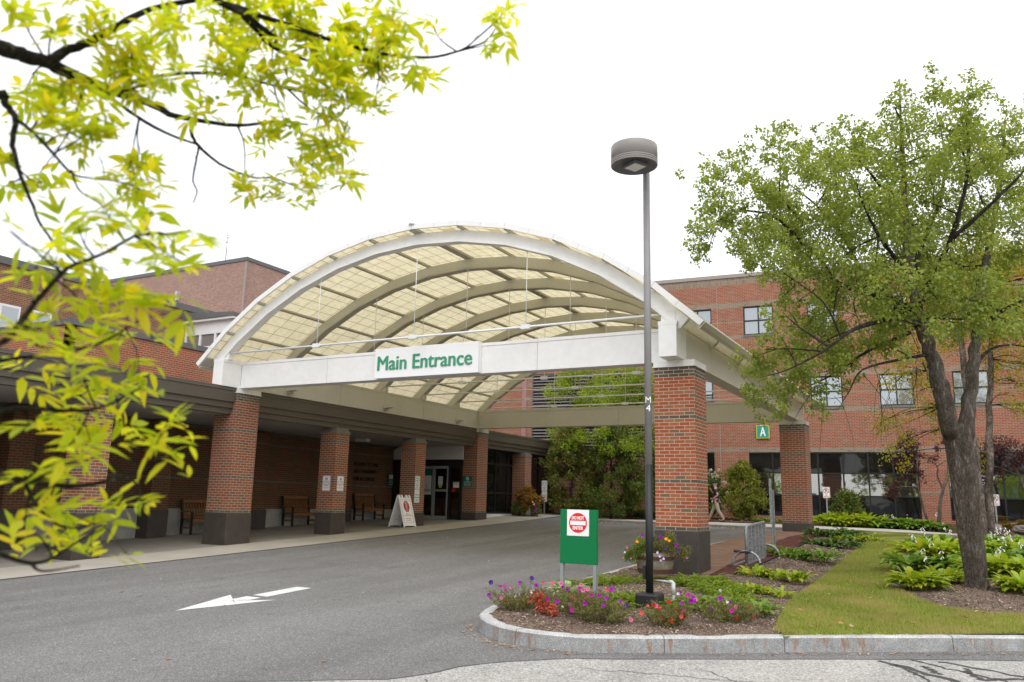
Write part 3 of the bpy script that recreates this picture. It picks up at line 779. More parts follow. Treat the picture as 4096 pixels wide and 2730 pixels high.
scatter_quads('bark_chips_beside_lawn', 7000, cr3, BZ, .04, .014, M['chip'], 8, .5)

# grass blades
def grass(name, n, region, seed, hgt=.05, xr=None):
    r = np.random.default_rng(seed); pts = []
    xs_ = [p[0] for p in region]; ys_ = [p[1] for p in region]
    while len(pts) < n:
        x = r.uniform(min(xs_), max(xs_)); y = r.uniform(min(ys_), max(ys_))
        if inside((x, y), region): pts.append((x, y, BZ(x, y)+.022))
    p = np.array(pts); a = r.uniform(0, 2*pi, n); H = hgt*r.uniform(.4, 1.25, n); w = .0035
    lean = r.uniform(0, .8, n)*H; la = r.uniform(0, 2*pi, n)
    s_ = np.stack([np.cos(a)*w, np.sin(a)*w, np.zeros(n)], 1)
    top = p + np.stack([np.cos(la)*lean, np.sin(la)*lean, H], 1)
    v = np.stack([p-s_, p+s_, top], 1).reshape(-1,3)
    o = np_mesh(name, v, np.arange(n*3).reshape(n, 3), M['blade']); o['kind'] = 'stuff'; return o
front = [(2.45,-5.5),(2.3,-4.2),(2.2,-3.2),(4.0,-2.5),(4.6,-2.85),(5.4,-2.4),(6.,-3.3),(4.93,-4.15),(3.8,-4.9),(2.75,-5.55)]
grass('lawn_grass', 45000, front, 1, .045)
mid = [(2.2,-3.3),(2.08,-1.5),(2.0,5),(1.95,9.7),(3.35,9.),(3.17,4.5),(3.15,.2),(3.8,-1.9),(4.1,-2.6),(3.2,-3.)]
grass('lawn_grass_beyond', 40000, mid, 2, .05)

# fallen leaves
flo = [(-10,-3),(-9,9),(-1.8,9),(-1.8,-3),(-1.5,-8),(1,-8.8),(5,-6.3),(7,-7),(3,-10),(-6,-10)]
scatter_quads('fallen_leaves', 70, flo, lambda x, y: G(x, y)+.008, .055, .035, M['dryleaf'], 12, .25)
scatter_quads('fallen_leaves_by_kerb', 240, [(-.9,-6.75),(-.3,-7.05),(.6,-7.0),(2.6,-5.9),(5,-4.55),(4.95,-4.42),(2.7,-5.72),(1,-6.78),(0,-6.95),(-.8,-6.5),(-1.15,-5.95),(-1.25,-6.1)], lambda x, y: G(x, y)+.006, .035, .02, M['dryleaf'], 13, .3)
scatter_quads('fallen_leaves_on_lawn', 110, lawnpoly, lambda x, y: BZ(x, y)+.06, .06, .04, M['dryleaf'], 14, .4)
scatter_quads('fallen_leaves_far', 800, [(-10,16.6),(-4.5,15.9),(-2.5,15.7),(1.2,15.3),(3.4,13.8),(3.45,14.3),(1.3,15.7),(-2.7,16.2),(-6.6,17.),(-9.3,17.6),(-10.2,17.4)], lambda x, y: G(x, y)+.01, .08, .05, M['dryleaf'], 15, .3)
scatter_quads('fallen_leaves_in_far_bed', 500, [(-10,19.6),(-7,19.1),(-3.4,19.1),(1,18.8),(3.5,16.6),(4,20),(-10,21.5)], lambda x, y: zA(x, y)+.14*sm((y-18.2)/3.4)+.02, .08, .05, M['dryleaf'], 16, .3)

# ------------------------------------------------------------------ entrance canopy
RH = .0677
H = 46*RH          # brick height of the tall columns (3.11)
ZB = H + .13       # beam underside
CX, CR, CZ = -6.42, 9.49, -2.78
TH = [radians(7.62*(i-6)) for i in range(13)]
def AP(th, r, i=None):
    """point of the faceted vault at angle th and vertex radius r"""
    d = radians(7.62); k = math.floor((th-TH[0])/d + 1e-6); k = max(0, min(11, k)); mid = TH[0]+d*(k+.5)
    rr = r*cos(d/2)/cos(th-mid)
    return CX + rr*sin(th), CZ + rr*cos(th)
can = empty('entrance_canopy', (CX, 6.4, ZB), 'barrel-vaulted white steel entrance canopy with cream translucent roof over the driveway', 'canopy')
def put(b, name, mats, parent=can, **k):
    o = b.build(name, mats, None, **k); o.parent = parent
    if parent is can: o.matrix_parent_inverse = Matrix.Translation(-Vector((CX, 6.4, ZB)))
    return o
YF, YBK = -.60, 13.42
AY = [-.31 + 2.235*k for k in range(7)]
# roof skin: one panel strip per facet
for i in range(12):
    b = MB()
    x0, z0 = AP(TH[i]+1e-5, 9.47); x1, z1 = AP(TH[i+1]-1e-5, 9.47)
    x2, z2 = AP(TH[i+1]-1e-5, 9.41); x3, z3 = AP(TH[i]+1e-5, 9.41)
    y0, y1 = YF+.05, YBK-.05
    vs = [(x0,y0,z0),(x1,y0,z1),(x1,y1,z1),(x0,y1,z0),(x3,y0,z3),(x2,y0,z2),(x2,y1,z2),(x3,y1,z3)]
    b.add([vs[0],vs[1],vs[2],vs[3]], [(0,1,2,3)]); b.add([vs[4],vs[5],vs[6],vs[7]], [(3,2,1,0)])
    o = put(b, 'roof_panel', M['roofskin'])
    L = hypot(x1-x0, z1-z0); uv = o.data.uv_layers[0].data
    for p in o.data.polygons:
        for li in p.loop_indices:
            v = o.data.vertices[o.data.loops[li].vertex_index].co
            uv[li].uv = (hypot(v.x-(x0 if p.index == 0 else x3), v.z-(z0 if p.index == 0 else z3)) if True else 0, v.y)
for i in range(13):
    b = MB(); w = .20 if i == 6 else .065
    th = TH[i]; x, z = CX+9.375*sin(th), CZ+9.375*cos(th)
    Mx = Matrix.Translation((x, 0, z)) @ Matrix.Rotation(th, 4, 'Y')
    b.box(-w/2, w/2, YF+.06, YBK-.06, -.028, .032, 0, Mx)
    put(b, 'purlin', M['tan_dk'])
def arch_ring(b, r0, r1, y0, y1, thm, m=0, flange=True):
    ths = [t for t in TH if abs(t) < thm-.01]; ths = [-thm]+ths+[thm]
    vs = []; fs = []
    for t in ths:
        a0 = AP(t, r0); a1 = AP(t, r1)
        vs += [(a0[0],y0,a0[1]),(a1[0],y0,a1[1]),(a1[0],y1,a1[1]),(a0[0],y1,a0[1])]
    n = len(ths)
    for i in range(n-1):
        for k in range(4):
            k2 = (k+1) % 4
            fs.append((i*4+k, i*4+k2, (i+1)*4+k2, (i+1)*4+k))
    fs += [(0,3,2,1), ((n-1)*4, (n-1)*4+1, (n-1)*4+2, (n-1)*4+3)]
    b.add(vs, fs, m)
THM = radians(43.6)
for k, y in enumerate(AY):
    b = MB(); mt = [M['white'] if k == 0 else M['tan'], M['tan_dk']]
    arch_ring(b, 9.085, 9.345, y-.035, y+.10, THM)
    arch_ring(b, 9.06, 9.083, y-.075, y+.14, THM-.012, 1 if k else 0)      # bottom flange
    # bolt rows at the facet joints
    for i in range(1, 12):
        for rr in (9.12, 9.31):
            for j in range(-4, 5):
                t = TH[i]+j*.0062
                x, z = AP(t, rr); s = .009
                b.box(x-s, x+s, y-.041, y-.035, z-s, z+s)
    o = put(b, 'arch_rib', mt)
    for sx in (-1, 1):
        bg = MB(); xa = CX + sx*6.02
        bg.box(min(xa-.13*1, xa+.16), max(xa-.13, xa+.16), y-.05, y+.115, ZB+.69, ZB+.93)
        for jx in range(4):
            for jz in range(4):
                if jx+jz > 3: continue
                px = xa-sx*(-.10+.05*jx) if False else xa+.12-.05*jx
                bg.box(px-.009, px+.009, y-.057, y-.05, ZB+.90-.05*jz-.009, ZB+.90-.05*jz+.009)
        bg.build('foot_plate', M['white'] if k == 0 else M['tan'], o)
    # tie rod with connector boxes, hangers
    z = 4.10
    br = MB(); br.tube([(CX-5.87, y, z), (CX+5.87, y, z)], .022 if k else .026, 8)
    put(br, 'tie_rod', M['steelpaint_w'])
    for hx in (-2.9, 0, 2.9):
        bb = MB(); bb.cbox((CX+hx, y, z), (.20, .10, .095)); bb.cbox((CX+hx, y, z), (.27, .06, .045))
        co = put(bb, 'rod_connector', M['steelpaint_w'])
        zt = AP(math.asin(hx/9.1), 9.07)[1]
        bh = MB(); bh.tube([(CX+hx, y, z+.04), (CX+hx, y, zt)], .009, 6); bh.cbox((CX+hx, y, zt-.01), (.07,.07,.02))
        put(bh, 'hanger_rod', M['steelpaint_w'])
# front and back edge fascia
for nm, ya, yb_, mt in (('front_fascia', YF, YF+.05, 'white'), ('back_fascia', YBK-.05, YBK, 'tan')):
    b = MB()
    for i in range(12):
        for j in range(2):
            ta = TH[i]+(TH[i+1]-TH[i])*j/2 + .00035; tb = TH[i]+(TH[i+1]-TH[i])*(j+1)/2 - .00035
            q = [AP(ta+1e-6, 9.375), AP(tb-1e-6, 9.375), AP(tb-1e-6, 9.495), AP(ta+1e-6, 9.495)]
            vs = [(x, ya, z) for x, z in q] + [(x, yb_, z) for x, z in q]
            b.add(vs, [(0,1,2,3),(7,6,5,4),(0,4,5,1),(1,5,6,2),(2,6,7,3),(3,7,4,0)])
    put(b, nm, M[mt])
for sx in (-1, 1):     # eave gutters
    b = MB(); th = TH[0 if sx < 0 else 12]; x, z = CX+9.42*sin(th), CZ+9.42*cos(th)
    Mx = Matrix.Translation((x, 0, z)) @ Matrix.Rotation(th, 4, 'Y')
    b.box(-.03, .03, YF+.052, YBK-.052, -.09, .078, 0, Mx)
    b.box(-.03 if sx > 0 else .03, (.0 if sx > 0 else .0)-.30*sx, YF+.055, YBK-.055, -.04, -.018, 0, Mx)
    put(b, 'eave_beam', M['tan'])
b = MB(); b.lathe([(.0,.0),(.09,.0),(.09,.05),(.05,.1),(.0,.11)][1:], 12, (CX, YF+.03, 6.7)); put(b, 'ridge_cap', M['white'])
# side beams
Z0, Z1 = ZB, ZB+.69
JX = .004
def side_beam(x0, x1, name, m_in, white_front=True):
    b = MB()
    ys_ = [-.47, .17] + [AY[k] + .04 for k in range(1, 7)] + [13.25]
    for a, c in zip(ys_[:-1], ys_[1:]):
        mi = 0 if c <= .2 else 1
        b.box(x0, x1, a+JX, c-JX, Z0, Z1-.075, mi)
        b.box(x0-.012, x1+.012, a+JX*.6, c-JX*.6, Z1-.073, Z1, mi)
        b.box(x0+.01, x1-.01, max(a-JX+.0005, -.45), min(c+JX-.0005, 13.23), Z0+.01, Z1-.01, 2)
    return put(b, name, [M['white'], M['tan'], M['joint']])
side_beam(-12.685, -12.335, 'side_beam', 1)
side_beam(-.545, -.195, 'side_beam', 1)
def cross_beam(y0, y1, mt):
    b = MB(); xs_ = [-12.335+.002, -9.36, -6.42, -3.48, -.545-.002]
    for a, c in zip(xs_[:-1], xs_[1:]):
        b.box(a+JX, c-JX, y0, y1, Z0, Z1-.075, 0)
        b.box(a+JX*.6, c-JX*.6, y0-.012, y1+.012, Z1-.073, Z1-.004, 0)
        b.box(a, c, y0+.01, y1-.01, Z0+.01, Z1-.01, 1)
    return put(b, 'cross_beam', [mt, M['joint']])
cross_beam(.17, .52, M['white']); cross_beam(12.45, 12.80, M['tan'])

# wedge floodlights on the inner face of the left beam
def wall_light(y, label):
    r = empty('wall_floodlight', (-12.333, y, 3.40), label, 'floodlight', 'floodlights on the left canopy beam')
    b = MB(); b.add([(0,-.11,-.02),(0,.11,-.02),(.34,.09,.0),(.34,-.09,.0),(0,-.11,.075),(0,.11,.075),(.34,.09,.02),(.34,-.09,.02)], [(0,3,2,1),(4,5,6,7),(0,1,5,4),(1,2,6,5),(2,3,7,6),(3,0,4,7)])
    b.build('housing', M['tan'], r); b = MB(); b.box(0, .13, -.06, .06, -.085, -.022); b.build('bracket', M['tan_dk'], r)
wall_light(1.95, 'wedge floodlight on the canopy beam nearest the front left column')
wall_light(6.44, 'middle of the three wedge floodlights on the left canopy beam')
wall_light(10.89, 'farthest wedge floodlight on the left canopy beam, by the back column')

# ------------------------------------------------------------------ brick columns
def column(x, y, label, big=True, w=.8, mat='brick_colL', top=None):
    """x, y = the front right corner of the shaft (towards +X, -Y)"""
    z0 = G(x, y) - .1
    r = empty('brick_column', (x-w/2, y+w/2, z0+.1), label, 'column', 'brick columns')
    def pb(b, nm, m, **k):
        o = b.build(nm, m, None, **k); o.parent = r; o.matrix_parent_inverse = Matrix.Translation(-Vector(r.location)); return o
    h = H if big else 35*RH
    b = MB(); b.box(x-w, x, y, y+w, 0, h); pb(b, 'shaft', M[mat])
    b = MB(); e = .022; b.box(x-w-e, x+e, y-e, y+w+e, z0, -.002)
    o = pb(b, 'plinth', M['base_dk'], bevel=.02)
    if big:
        b = MB(); b.box(x-w-.012, x+.012, y-.012, y+w+.012, h+.001, h+.125); b.box(x-w-.03, x+.03, y-.03, y+w+.03, h-.004, h+.012)
        pb(b, 'cap', M['white'] if mat == 'brick_col' and y < 5 else M['tan'] if y > 5 else M['white'])
    else:
        b = MB(); b.box(x-w-.02, x+.02, y-.02, y+w+.02, h+.001, h+.10); b.box(x-w+.02, x-.02, y+.02, y+w-.02, h+.10, 2.549)
        pb(b, 'cap', M['capstone'])
    return r
column(0, 0, 'big orange-red brick column behind the barrel planter at the front right', mat='brick_col')
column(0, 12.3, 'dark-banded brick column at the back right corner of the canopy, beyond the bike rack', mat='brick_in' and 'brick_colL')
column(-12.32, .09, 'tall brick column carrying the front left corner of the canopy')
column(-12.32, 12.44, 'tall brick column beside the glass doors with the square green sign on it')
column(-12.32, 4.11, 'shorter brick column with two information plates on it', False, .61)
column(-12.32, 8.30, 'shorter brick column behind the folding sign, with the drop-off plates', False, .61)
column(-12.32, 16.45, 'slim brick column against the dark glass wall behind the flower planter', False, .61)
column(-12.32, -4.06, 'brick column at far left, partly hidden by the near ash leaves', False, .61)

# ------------------------------------------------------------------ walls with openings
def wall_grid(b, u0, u1, v0, v1, holes, fn, depth, m=0, reveal=None):
    """plane (u,v)->fn(u,v,d); holes are (a,b,c,d) in u,v; reveals go back by depth"""
    us = sorted({u0, u1, *[h[0] for h in holes], *[h[1] for h in holes]}); vs_ = sorted({v0, v1, *[h[2] for h in holes], *[h[3] for h in holes]})
    us = [u for u in us if u0 <= u <= u1]; vs_ = [v for v in vs_ if v0 <= v <= v1]
    for i in range(len(us)-1):
        for j in range(len(vs_)-1):
            cu, cv = (us[i]+us[i+1])/2, (vs_[j]+vs_[j+1])/2
            if any(h[0] < cu < h[1] and h[2] < cv < h[3] for h in holes): continue
            b.add([fn(us[i], vs_[j], 0), fn(us[i+1], vs_[j], 0), fn(us[i+1], vs_[j+1], 0), fn(us[i], vs_[j+1], 0)], [(0,1,2,3)], m)
    for a, c, d, e in holes:
        q = [(a,d),(c,d),(c,e),(a,e)]
        for k in range(4):
            p, r = q[k], q[(k+1) % 4]
            b.add([fn(*p, 0), fn(*r, 0), fn(*r, depth), fn(*p, depth)], [(3,2,1,0)], m)

# ---------------- the brick block behind (medical building)
bA = empty('medical_building', (-4, 22.8, 0), 'three-storey red brick block with black framed windows behind the canopy', 'building', None, radians(4.5))
U0, U1 = -13.6, 26
winx = [(-3.06+2.82*k, -1.72+2.82*k) for k in range(-1, 10)]
winx = [w for w in winx if w[0] > -4.5]
upper = [(a, c, 8.33, 9.69) for a, c in winx]; lower = [(a, c, 4.88, 6.26) for a, c in winx]
strips = [(-.18, 6.72, .10, 2.90), (7.80, 14.7, .10, 2.90), (15.8, 22.7, .10, 2.90), (-3.6, -1.72, .10, 2.90)]
louv = (-10.9, -4.7, 2.6, 6.9)
b = MB()
fA = lambda u, v, d: (u, d, v)
wall_grid(b, U0, U1, -.9, 11.14, upper+lower+strips+[louv], fA, .14)
b.box(U0, U1, .14, 14, 11.0, 11.1)
b.add([(U1,0,-.9),(U1,14,-.9),(U1,14,11.14),(U1,0,11.14)], [(0,1,2,3)])
b.build('brick_wall', M['brick_A'], bA)
b = MB(); b.box(U0-.05, U1+.05, -.05, .35, 11.14, 11.31); b.build('roof_coping', M['taupe_cap'], bA)
b = MB(); b.box(-1.455, -1.435, -.004, .01, 0.2, 10.8); b.build('expansion_joint', M['copper'] if False else M['taupe_cap'], bA)
for i, (a, c, d, e) in enumerate(upper+lower):
    b = MB(); t = .055
    for x0, x1, z0, z1 in ((a, c, d, d+t), (a, c, e-t, e), (a, a+t, d+t, e-t), (c-t, c, d+t, e-t), ((a+c)/2-.03, (a+c)/2+.03, d+t, e-t), (a+t, c-t, (d+e)/2-.03, (d+e)/2+.03)):
        b.box(x0+.002, x1-.002, .05+.003*(x0 == a+t), .13, z0, z1)
    f = b.build('window', M['frame_bk'], bA)
    b = MB(); b.box(a+.03, c-.03, .10, .115, d+.03, e-.03); b.build('pane', M['glass_up'], f)
    b = MB(); b.box(a-.04, c+.04, -.03, .05, d-.10, d-.003)
    b.build('sill', M['capstone'], f)
mull = [-.18+1.01+.0, ]
for s_i, (a, c, d, e) in enumerate(strips):
    b = MB(); n = max(1, round((c-a)/1.0)) if s_i != 3 else 2
    if s_i == 0: xsn = [a, .84, 1.80, 2.75, 3.77, 4.78, 5.75, c]
    else: xsn = [a+(c-a)*k/n for k in range(n+1)]
    for k, x in enumerate(xsn): b.box(x-.032+(.032 if k == 0 else 0), x+.032-(.032 if k == len(xsn)-1 else 0), .035, .13, d+.002, e-.002)
    for z in (d+.03, 1.02, 1.98, e-.035): b.box(a+.002, c-.002, .04, .125, z-.028, z+.028)
    f = b.build('window', M['frame_bk'], bA)
    for z0, z1, mt, nm in ((d, 1.02, 'glass_sp', 'spandrel_pane'), (1.02, 1.98, 'glass_gf', 'pane'), (1.98, e, 'glass_sp', 'top_pane')):
        b = MB(); b.box(a+.01, c-.01, .09, .105, z0+.004, z1-.004); b.build(nm, M[mt], f)
# louvre bank
b = MB(); a, c, d, e = louv
n = 28
for k in range(n):
    z = d+.04+(e-d-.08)*k/(n-1)
    b.add([(a,.0,z-.035),(c,.0,z-.035),(c,.09,z+.045),(a,.09,z+.045),(a,.0,z-.045),(c,.0,z-.045),(c,.09,z+.035),(a,.09,z+.035)], [(0,1,2,3),(7,6,5,4),(0,4,5,1)])
for x in (a, (2*a+c)/3, (a+2*c)/3, c): b.box(x-.02, x+.02, .0 if x in (a, c) else .02, .12, d, e)
lo = b.build('louvre_bank', M['lv_d'], bA)
b = MB(); b.box(a, c, .13, .14, d, e); b.build('louvre_void', M['lv_b'], lo)
b = MB(); b.box(-11.45, -11.2, -.08, -.002, 2.6, 10.5); b.build('downpipe', M['copper'], bA)
# square A sign on the wall
sg = empty('letter_sign', (-4+.455*cos(radians(4.5))+.03, 22.8+.455*sin(radians(4.5))-.06, 3.81), 'square teal sign with a yellow edge and a white letter A on the brick wall', 'sign', None, radians(4.5))
b = MB(); b.box(-.285,.285,-.03,.03,-.30,.30); b.build('panel', M['yellow'], sg)
b = MB(); b.box(-.255,.255,-.036,-.031,-.27,.27); b.build('face', M['teal'], sg)

def text(s, size, mat, parent, name='lettering', width=None, bold=0., extrude=.002, loc=(0,0,0), rot=(pi/2,0,0), height=None, spacing=1.0, bend=None):
    cu = bpy.data.curves.new(name, 'FONT'); cu.body = s; cu.size = size; cu.align_x = 'CENTER'; cu.align_y = 'CENTER'
    cu.offset = 0.; cu.extrude = extrude; cu.space_character = spacing; cu.resolution_u = 4
    o = bpy.data.objects.new('tmp', cu); COL.objects.link(o)
    dg = bpy.context.evaluated_depsgraph_get(); dg.update()
    me = bpy.data.meshes.new_from_object(o.evaluated_get(dg))
    bpy.data.objects.remove(o); bpy.data.curves.remove(cu)
    me.name = name
    co = np.empty(len(me.vertices)*3); me.vertices.foreach_get('co', co); co = co.reshape(-1,3)
    mn, mx = co.min(0), co.max(0); co[:,0] -= (mn[0]+mx[0])/2; co[:,1] -= (mn[1]+mx[1])/2
    if width: co[:,0] *= width/(mx[0]-mn[0])
    if height: co[:,1] *= height/(mx[1]-mn[1])
    if bold and not bend:      # heavier strokes: the same glyphs laid three times, a hair apart
        me.vertices.foreach_set('co', co.ravel()); bmx = bmesh.new(); 
        for q_, dz in ((0, 0), (-bold*.8, -.0002), (bold*.8, -.0004)):
            k0 = len(bmx.verts); bmx.from_mesh(me); bmx.verts.ensure_lookup_table()
            for vv in bmx.verts[k0:]: vv.co.x += q_; vv.co.z += dz; vv.co.y += q_*.35
        bmx.to_mesh(me); bmx.free(); co = np.empty(len(me.vertices)*3); me.vertices.foreach_get('co', co); co = co.reshape(-1,3)
    if bend:                   # cut into narrow strips so that the letters follow the round pole
        me.vertices.foreach_set('co', co.ravel()); bmx = bmesh.new(); bmx.from_mesh(me); x_ = co[:,0].min()
        while x_ < co[:,0].max():
            bmesh.ops.bisect_plane(bmx, geom=bmx.verts[:]+bmx.edges[:]+bmx.faces[:], dist=1e-6, plane_co=(x_,0,0), plane_no=(1,0,0)); x_ += .004
        bmx.to_mesh(me); bmx.free(); co = np.empty(len(me.vertices)*3); me.vertices.foreach_get('co', co); co = co.reshape(-1,3)
        a = co[:,0]/bend; rr = bend+co[:,2]
        co = np.stack([rr*np.sin(a), co[:,1], rr*np.cos(a)-bend], 1)
    me.vertices.foreach_set('co', co.ravel()); me.materials.clear(); me.materials.append(mat)
    o = bpy.data.objects.new(name, me); link(o, parent); o.location = loc; o.rotation_euler = rot
    return o
text('A', .4, M['white2'], sg, bold=.014, height=.40, width=.23, extrude=.004, loc=(0,-.040,0))

# ---------------- low entrance wing with the arcade
wg = empty('entrance_wing', (-14.5, 4, 0), 'low brick entrance wing with a stepped dark bronze fascia over a shaded arcade', 'building')
def pw(b, nm, m, par=wg, **k):
    o = b.build(nm, m, None, **k); o.parent = par
    if par is wg: o.matrix_parent_inverse = Matrix.Translation(-Vector(wg.location))
    return o
YA, YB = -24., 20.6
def fascia(ya, yb_, gaps):
    b = MB()
    segs = []; y = ya
    for g0, g1 in gaps: segs.append((y, g0)); y = g1
    segs.append((y, yb_))
    # profile (x, z): stepped back towards the soffit
    prof = [(-12.39,3.165),(-12.39,2.865),(-12.445,2.865),(-12.445,2.705),(-12.50,2.705),(-12.50,2.55),(-12.72,2.55)]
    for (a, c) in segs:
        for (x0, z0), (x1, z1) in zip(prof[:-1], prof[1:]):
            b.add([(x0,a,z0),(x0,c,z0),(x1,c,z1),(x1,a,z1)], [(3,2,1,0)], 0)
        b.add([(-12.39,a,3.165)]+[(x,a,z) for x, z in prof[1:]]+[(-12.72,a,3.165)], [tuple(range(8))])
        b.add([(-12.39,c,3.165)]+[(x,c,z) for x, z in prof[1:]]+[(-12.72,c,3.165)], [tuple(range(8))[::-1]])
    return b
pw(fascia(YA, YB, [(.085,.895),(12.435,13.245)]), 'fascia', M['brown'])
b = MB()
for a, c in ((YA,.085),(.895,12.435),(13.245,YB)):
    b.box(-12.80, -12.365, a, c, 3.165, 3.18); b.box(-12.80, -12.372, a, c, 3.181, 3.25, 1)
pw(b, 'fascia_coping', [M['brown2'], M['brown']])
b = MB(); b.box(-17.6, -12.7, YA, YB, 3.10, 3.16); pw(b, 'roof_deck', M['grey_cap'])
b = MB(); b.box(-16.35, -12.72, YA, 12.9, 2.552, 2.60); pw(b, 'soffit', M['soffit'])
b = MB(); b.box(-16.29,-16.2,YA,12.35,2.44,2.55); b.box(-16.2,-16.1,YA,12.35,2.50,2.55); pw(b, 'soffit_trim', M['brown'])
# arcade back wall, pilasters, concrete footing
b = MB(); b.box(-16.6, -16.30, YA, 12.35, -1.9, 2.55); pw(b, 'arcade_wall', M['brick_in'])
for y in (-3.66, .45, 4.28, 8.6):
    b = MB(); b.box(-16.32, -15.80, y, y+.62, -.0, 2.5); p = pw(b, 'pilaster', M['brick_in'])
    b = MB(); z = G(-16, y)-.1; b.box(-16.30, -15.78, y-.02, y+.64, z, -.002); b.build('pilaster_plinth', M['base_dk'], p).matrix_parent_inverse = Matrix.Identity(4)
b = MB()
for a, c in ((YA,-3.7),(-3.0,.42),(1.1,4.25),(4.93,8.57),(9.25,12.3)): b.box(-16.299, -16.235, a, c, -1.9, .02)
pw(b, 'concrete_footing', M['conc'])
# two rough concrete-based brick piers seen at the far left through the leaves
b = MB(); b.box(-16.3,-14.4,-7.2,-6.2,0,2.5); pw(b, 'side_wall', M['brick_colL'])
b = MB(); b.box(-16.3,-14.37,-7.23,-6.17,-1.6,-.003); pw(b, 'side_wall_footing', M['conc'])
# glass doors facing the camera
dr = MB()
Y = 12.35
dr.box(-16.3, -12.93, Y-.02, Y+.2, 1.78, 2.03)
for x in (-12.99, -13.53): dr.box(x-.035, x+.035, Y-.015, Y+.15, -.34, 1.78)
dr.box(-13.50,-12.96,Y-.012,Y+.1,.74,.82); dr.box(-13.50,-12.96,Y-.012,Y+.1,-.34,-.22); dr.box(-13.50,-12.96,Y-.010,Y+.1,1.70,1.78)
dr.box(-16.3,-14.98,Y-.01,Y+.1,-.34,1.78)
door = pw(dr, 'door', M['frame_bk'])
for k, (x0, x1) in enumerate(((-14.96,-14.26),(-14.23,-13.57))):
    b = MB(); yy = Y-.03-.0*k
    b.box(x0, x0+.055, yy, yy+.05, -.31, 1.77); b.box(x1-.055, x1, yy, yy+.05, -.31, 1.77)
    b.box(x0+.055, x1-.055, yy+.002, yy+.048, 1.67, 1.77); b.box(x0+.055, x1-.055, yy+.002, yy+.048, .77, .86); b.box(x0+.055, x1-.055, yy+.002, yy+.048, -.31, -.17)
    f = pw(b, 'sliding_door', pm('door_aluminium', (.42,.42,.42), .4, .03, 3, .5, metal=.3))
    b = MB(); b.box(x0+.05, x1-.05, yy+.022, yy+.028, -.2, 1.7); g = b.build('glass', M['glass_door'], f)
b = MB(); b.box(-13.5, -13.02, Y+.03, Y+.036, -.22, 1.70); b.build('glass', M['glass_door'], door).matrix_parent_inverse = Matrix.Identity(4)
b = MB(); b.box(-16.3, -12.93, Y, Y+.06, 2.03, 2.55); pw(b, 'bulkhead', M['soffit_w'])
# lobby seen through the doors
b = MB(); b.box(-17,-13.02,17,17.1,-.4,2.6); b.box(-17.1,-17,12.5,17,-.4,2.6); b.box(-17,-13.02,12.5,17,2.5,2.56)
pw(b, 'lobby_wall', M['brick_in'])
b = MB(); b.box(-17,-13.02,12.5,17,-.36,-.335); pw(b, 'lobby_floor', M['walk_shaded'])
b = MB(); b.box(-16.4,-13.1,15.4,16.2,-.33,.52); pw(b, 'reception_desk', M['orangewood'])
# glass wall to the right of the back column
b = MB(); xg = -12.98
ysg = [13.25, 13.95, 15.0, 16.05, 16.9, 17.95, 19.0, 20.05, 20.6]
for y in ysg: b.box(xg-.02, xg+.06, y-.03, y+.03, -.05, 2.55)
for z in (-.03, .78, 1.98, 2.50): b.box(xg-.015, xg+.05, 13.25, 20.6, z-.04, z+.04)
f = pw(b, 'window_wall', M['frame_bk'])
b = MB(); b.box(xg, xg+.015, 13.26, 20.6, -.04, 2.5); b.build('pane', M['glass_wing'], f).matrix_parent_inverse = Matrix.Identity(4)
b = MB(); b.box(-13.1, -12.9, 13.25, 20.6, -.4, -.075); pw(b, 'sill_wall', M['concw'])
b = MB(); b.box(-17,-13.05,20.3,20.6,-.4,3.1); b.box(-17,-12.9,20.6,20.62,-.4,3.1); pw(b, 'end_wall', M['brick_in'])
# set-back upper brick wall with dark coping
b = MB(); b.box(-17.9, -17.68, -1.35, 22.5, 3.1, 5.13); b.box(-30, -17.68, -1.35, -1.13, 3.1, 5.13); pw(b, 'parapet_wall', M['brick_wing'])
b = MB(); b.box(-18.0, -17.63, -1.40, 22.5, 5.13, 5.30); b.box(-30, -18.0, -1.40, -1.05, 5.132, 5.30); pw(b, 'parapet_coping', M['grey_cap'])
# ceiling exit light
ex = MB(); ex.box(-.25,.25,-.12,.12,-.10,0)
eo = ex.build('ceiling_fixture', M['soffit_w'], None, loc=(-14.6, 8.2, 2.55)); tag(eo, 'white box fixture fixed under the arcade ceiling beside the folding sign column', 'fixture')

# ---------------- older wing behind, with the white-framed bay
uw = empty('upper_wing', (-26, 6, 0), 'older brown brick wing with dark coping rising behind the low wing', 'building')
b = MB(); b.box(-27, -25.73, -30, 30, 2, 8.50); o = b.build('brick_wall', M['brick_up'], uw); o.matrix_parent_inverse = Matrix.Translation(-Vector(uw.location))
b = MB(); b.box(-27.1, -25.66, -30, 30, 8.50, 8.77); o = b.build('roof_coping', M['grey_cap'], uw); o.matrix_parent_inverse = Matrix.Translation(-Vector(uw.location))
for y in (-1.2, 3.0, 9.95):
    b = MB(); b.box(-25.73,-25.60,y,y+.14,5,8.48); o = b.build('downpipe', M['copper'], uw); o.matrix_parent_inverse = Matrix.Translation(-Vector(uw.location))
for y in (-.9, 1.0, 2.2):
    b = MB(); b.box(-25.72,-25.66,y,y+.75,5.6,7.05); o = b.build('window', M['white'], uw); o.matrix_parent_inverse = Matrix.Translation(-Vector(uw.location))
    b = MB(); b.box(-25.665,-25.65,y+.08,y+.67,5.68,6.97); b.build('pane', M['glass_up'], o).matrix_parent_inverse = Matrix.Identity(4)
bay = MB()
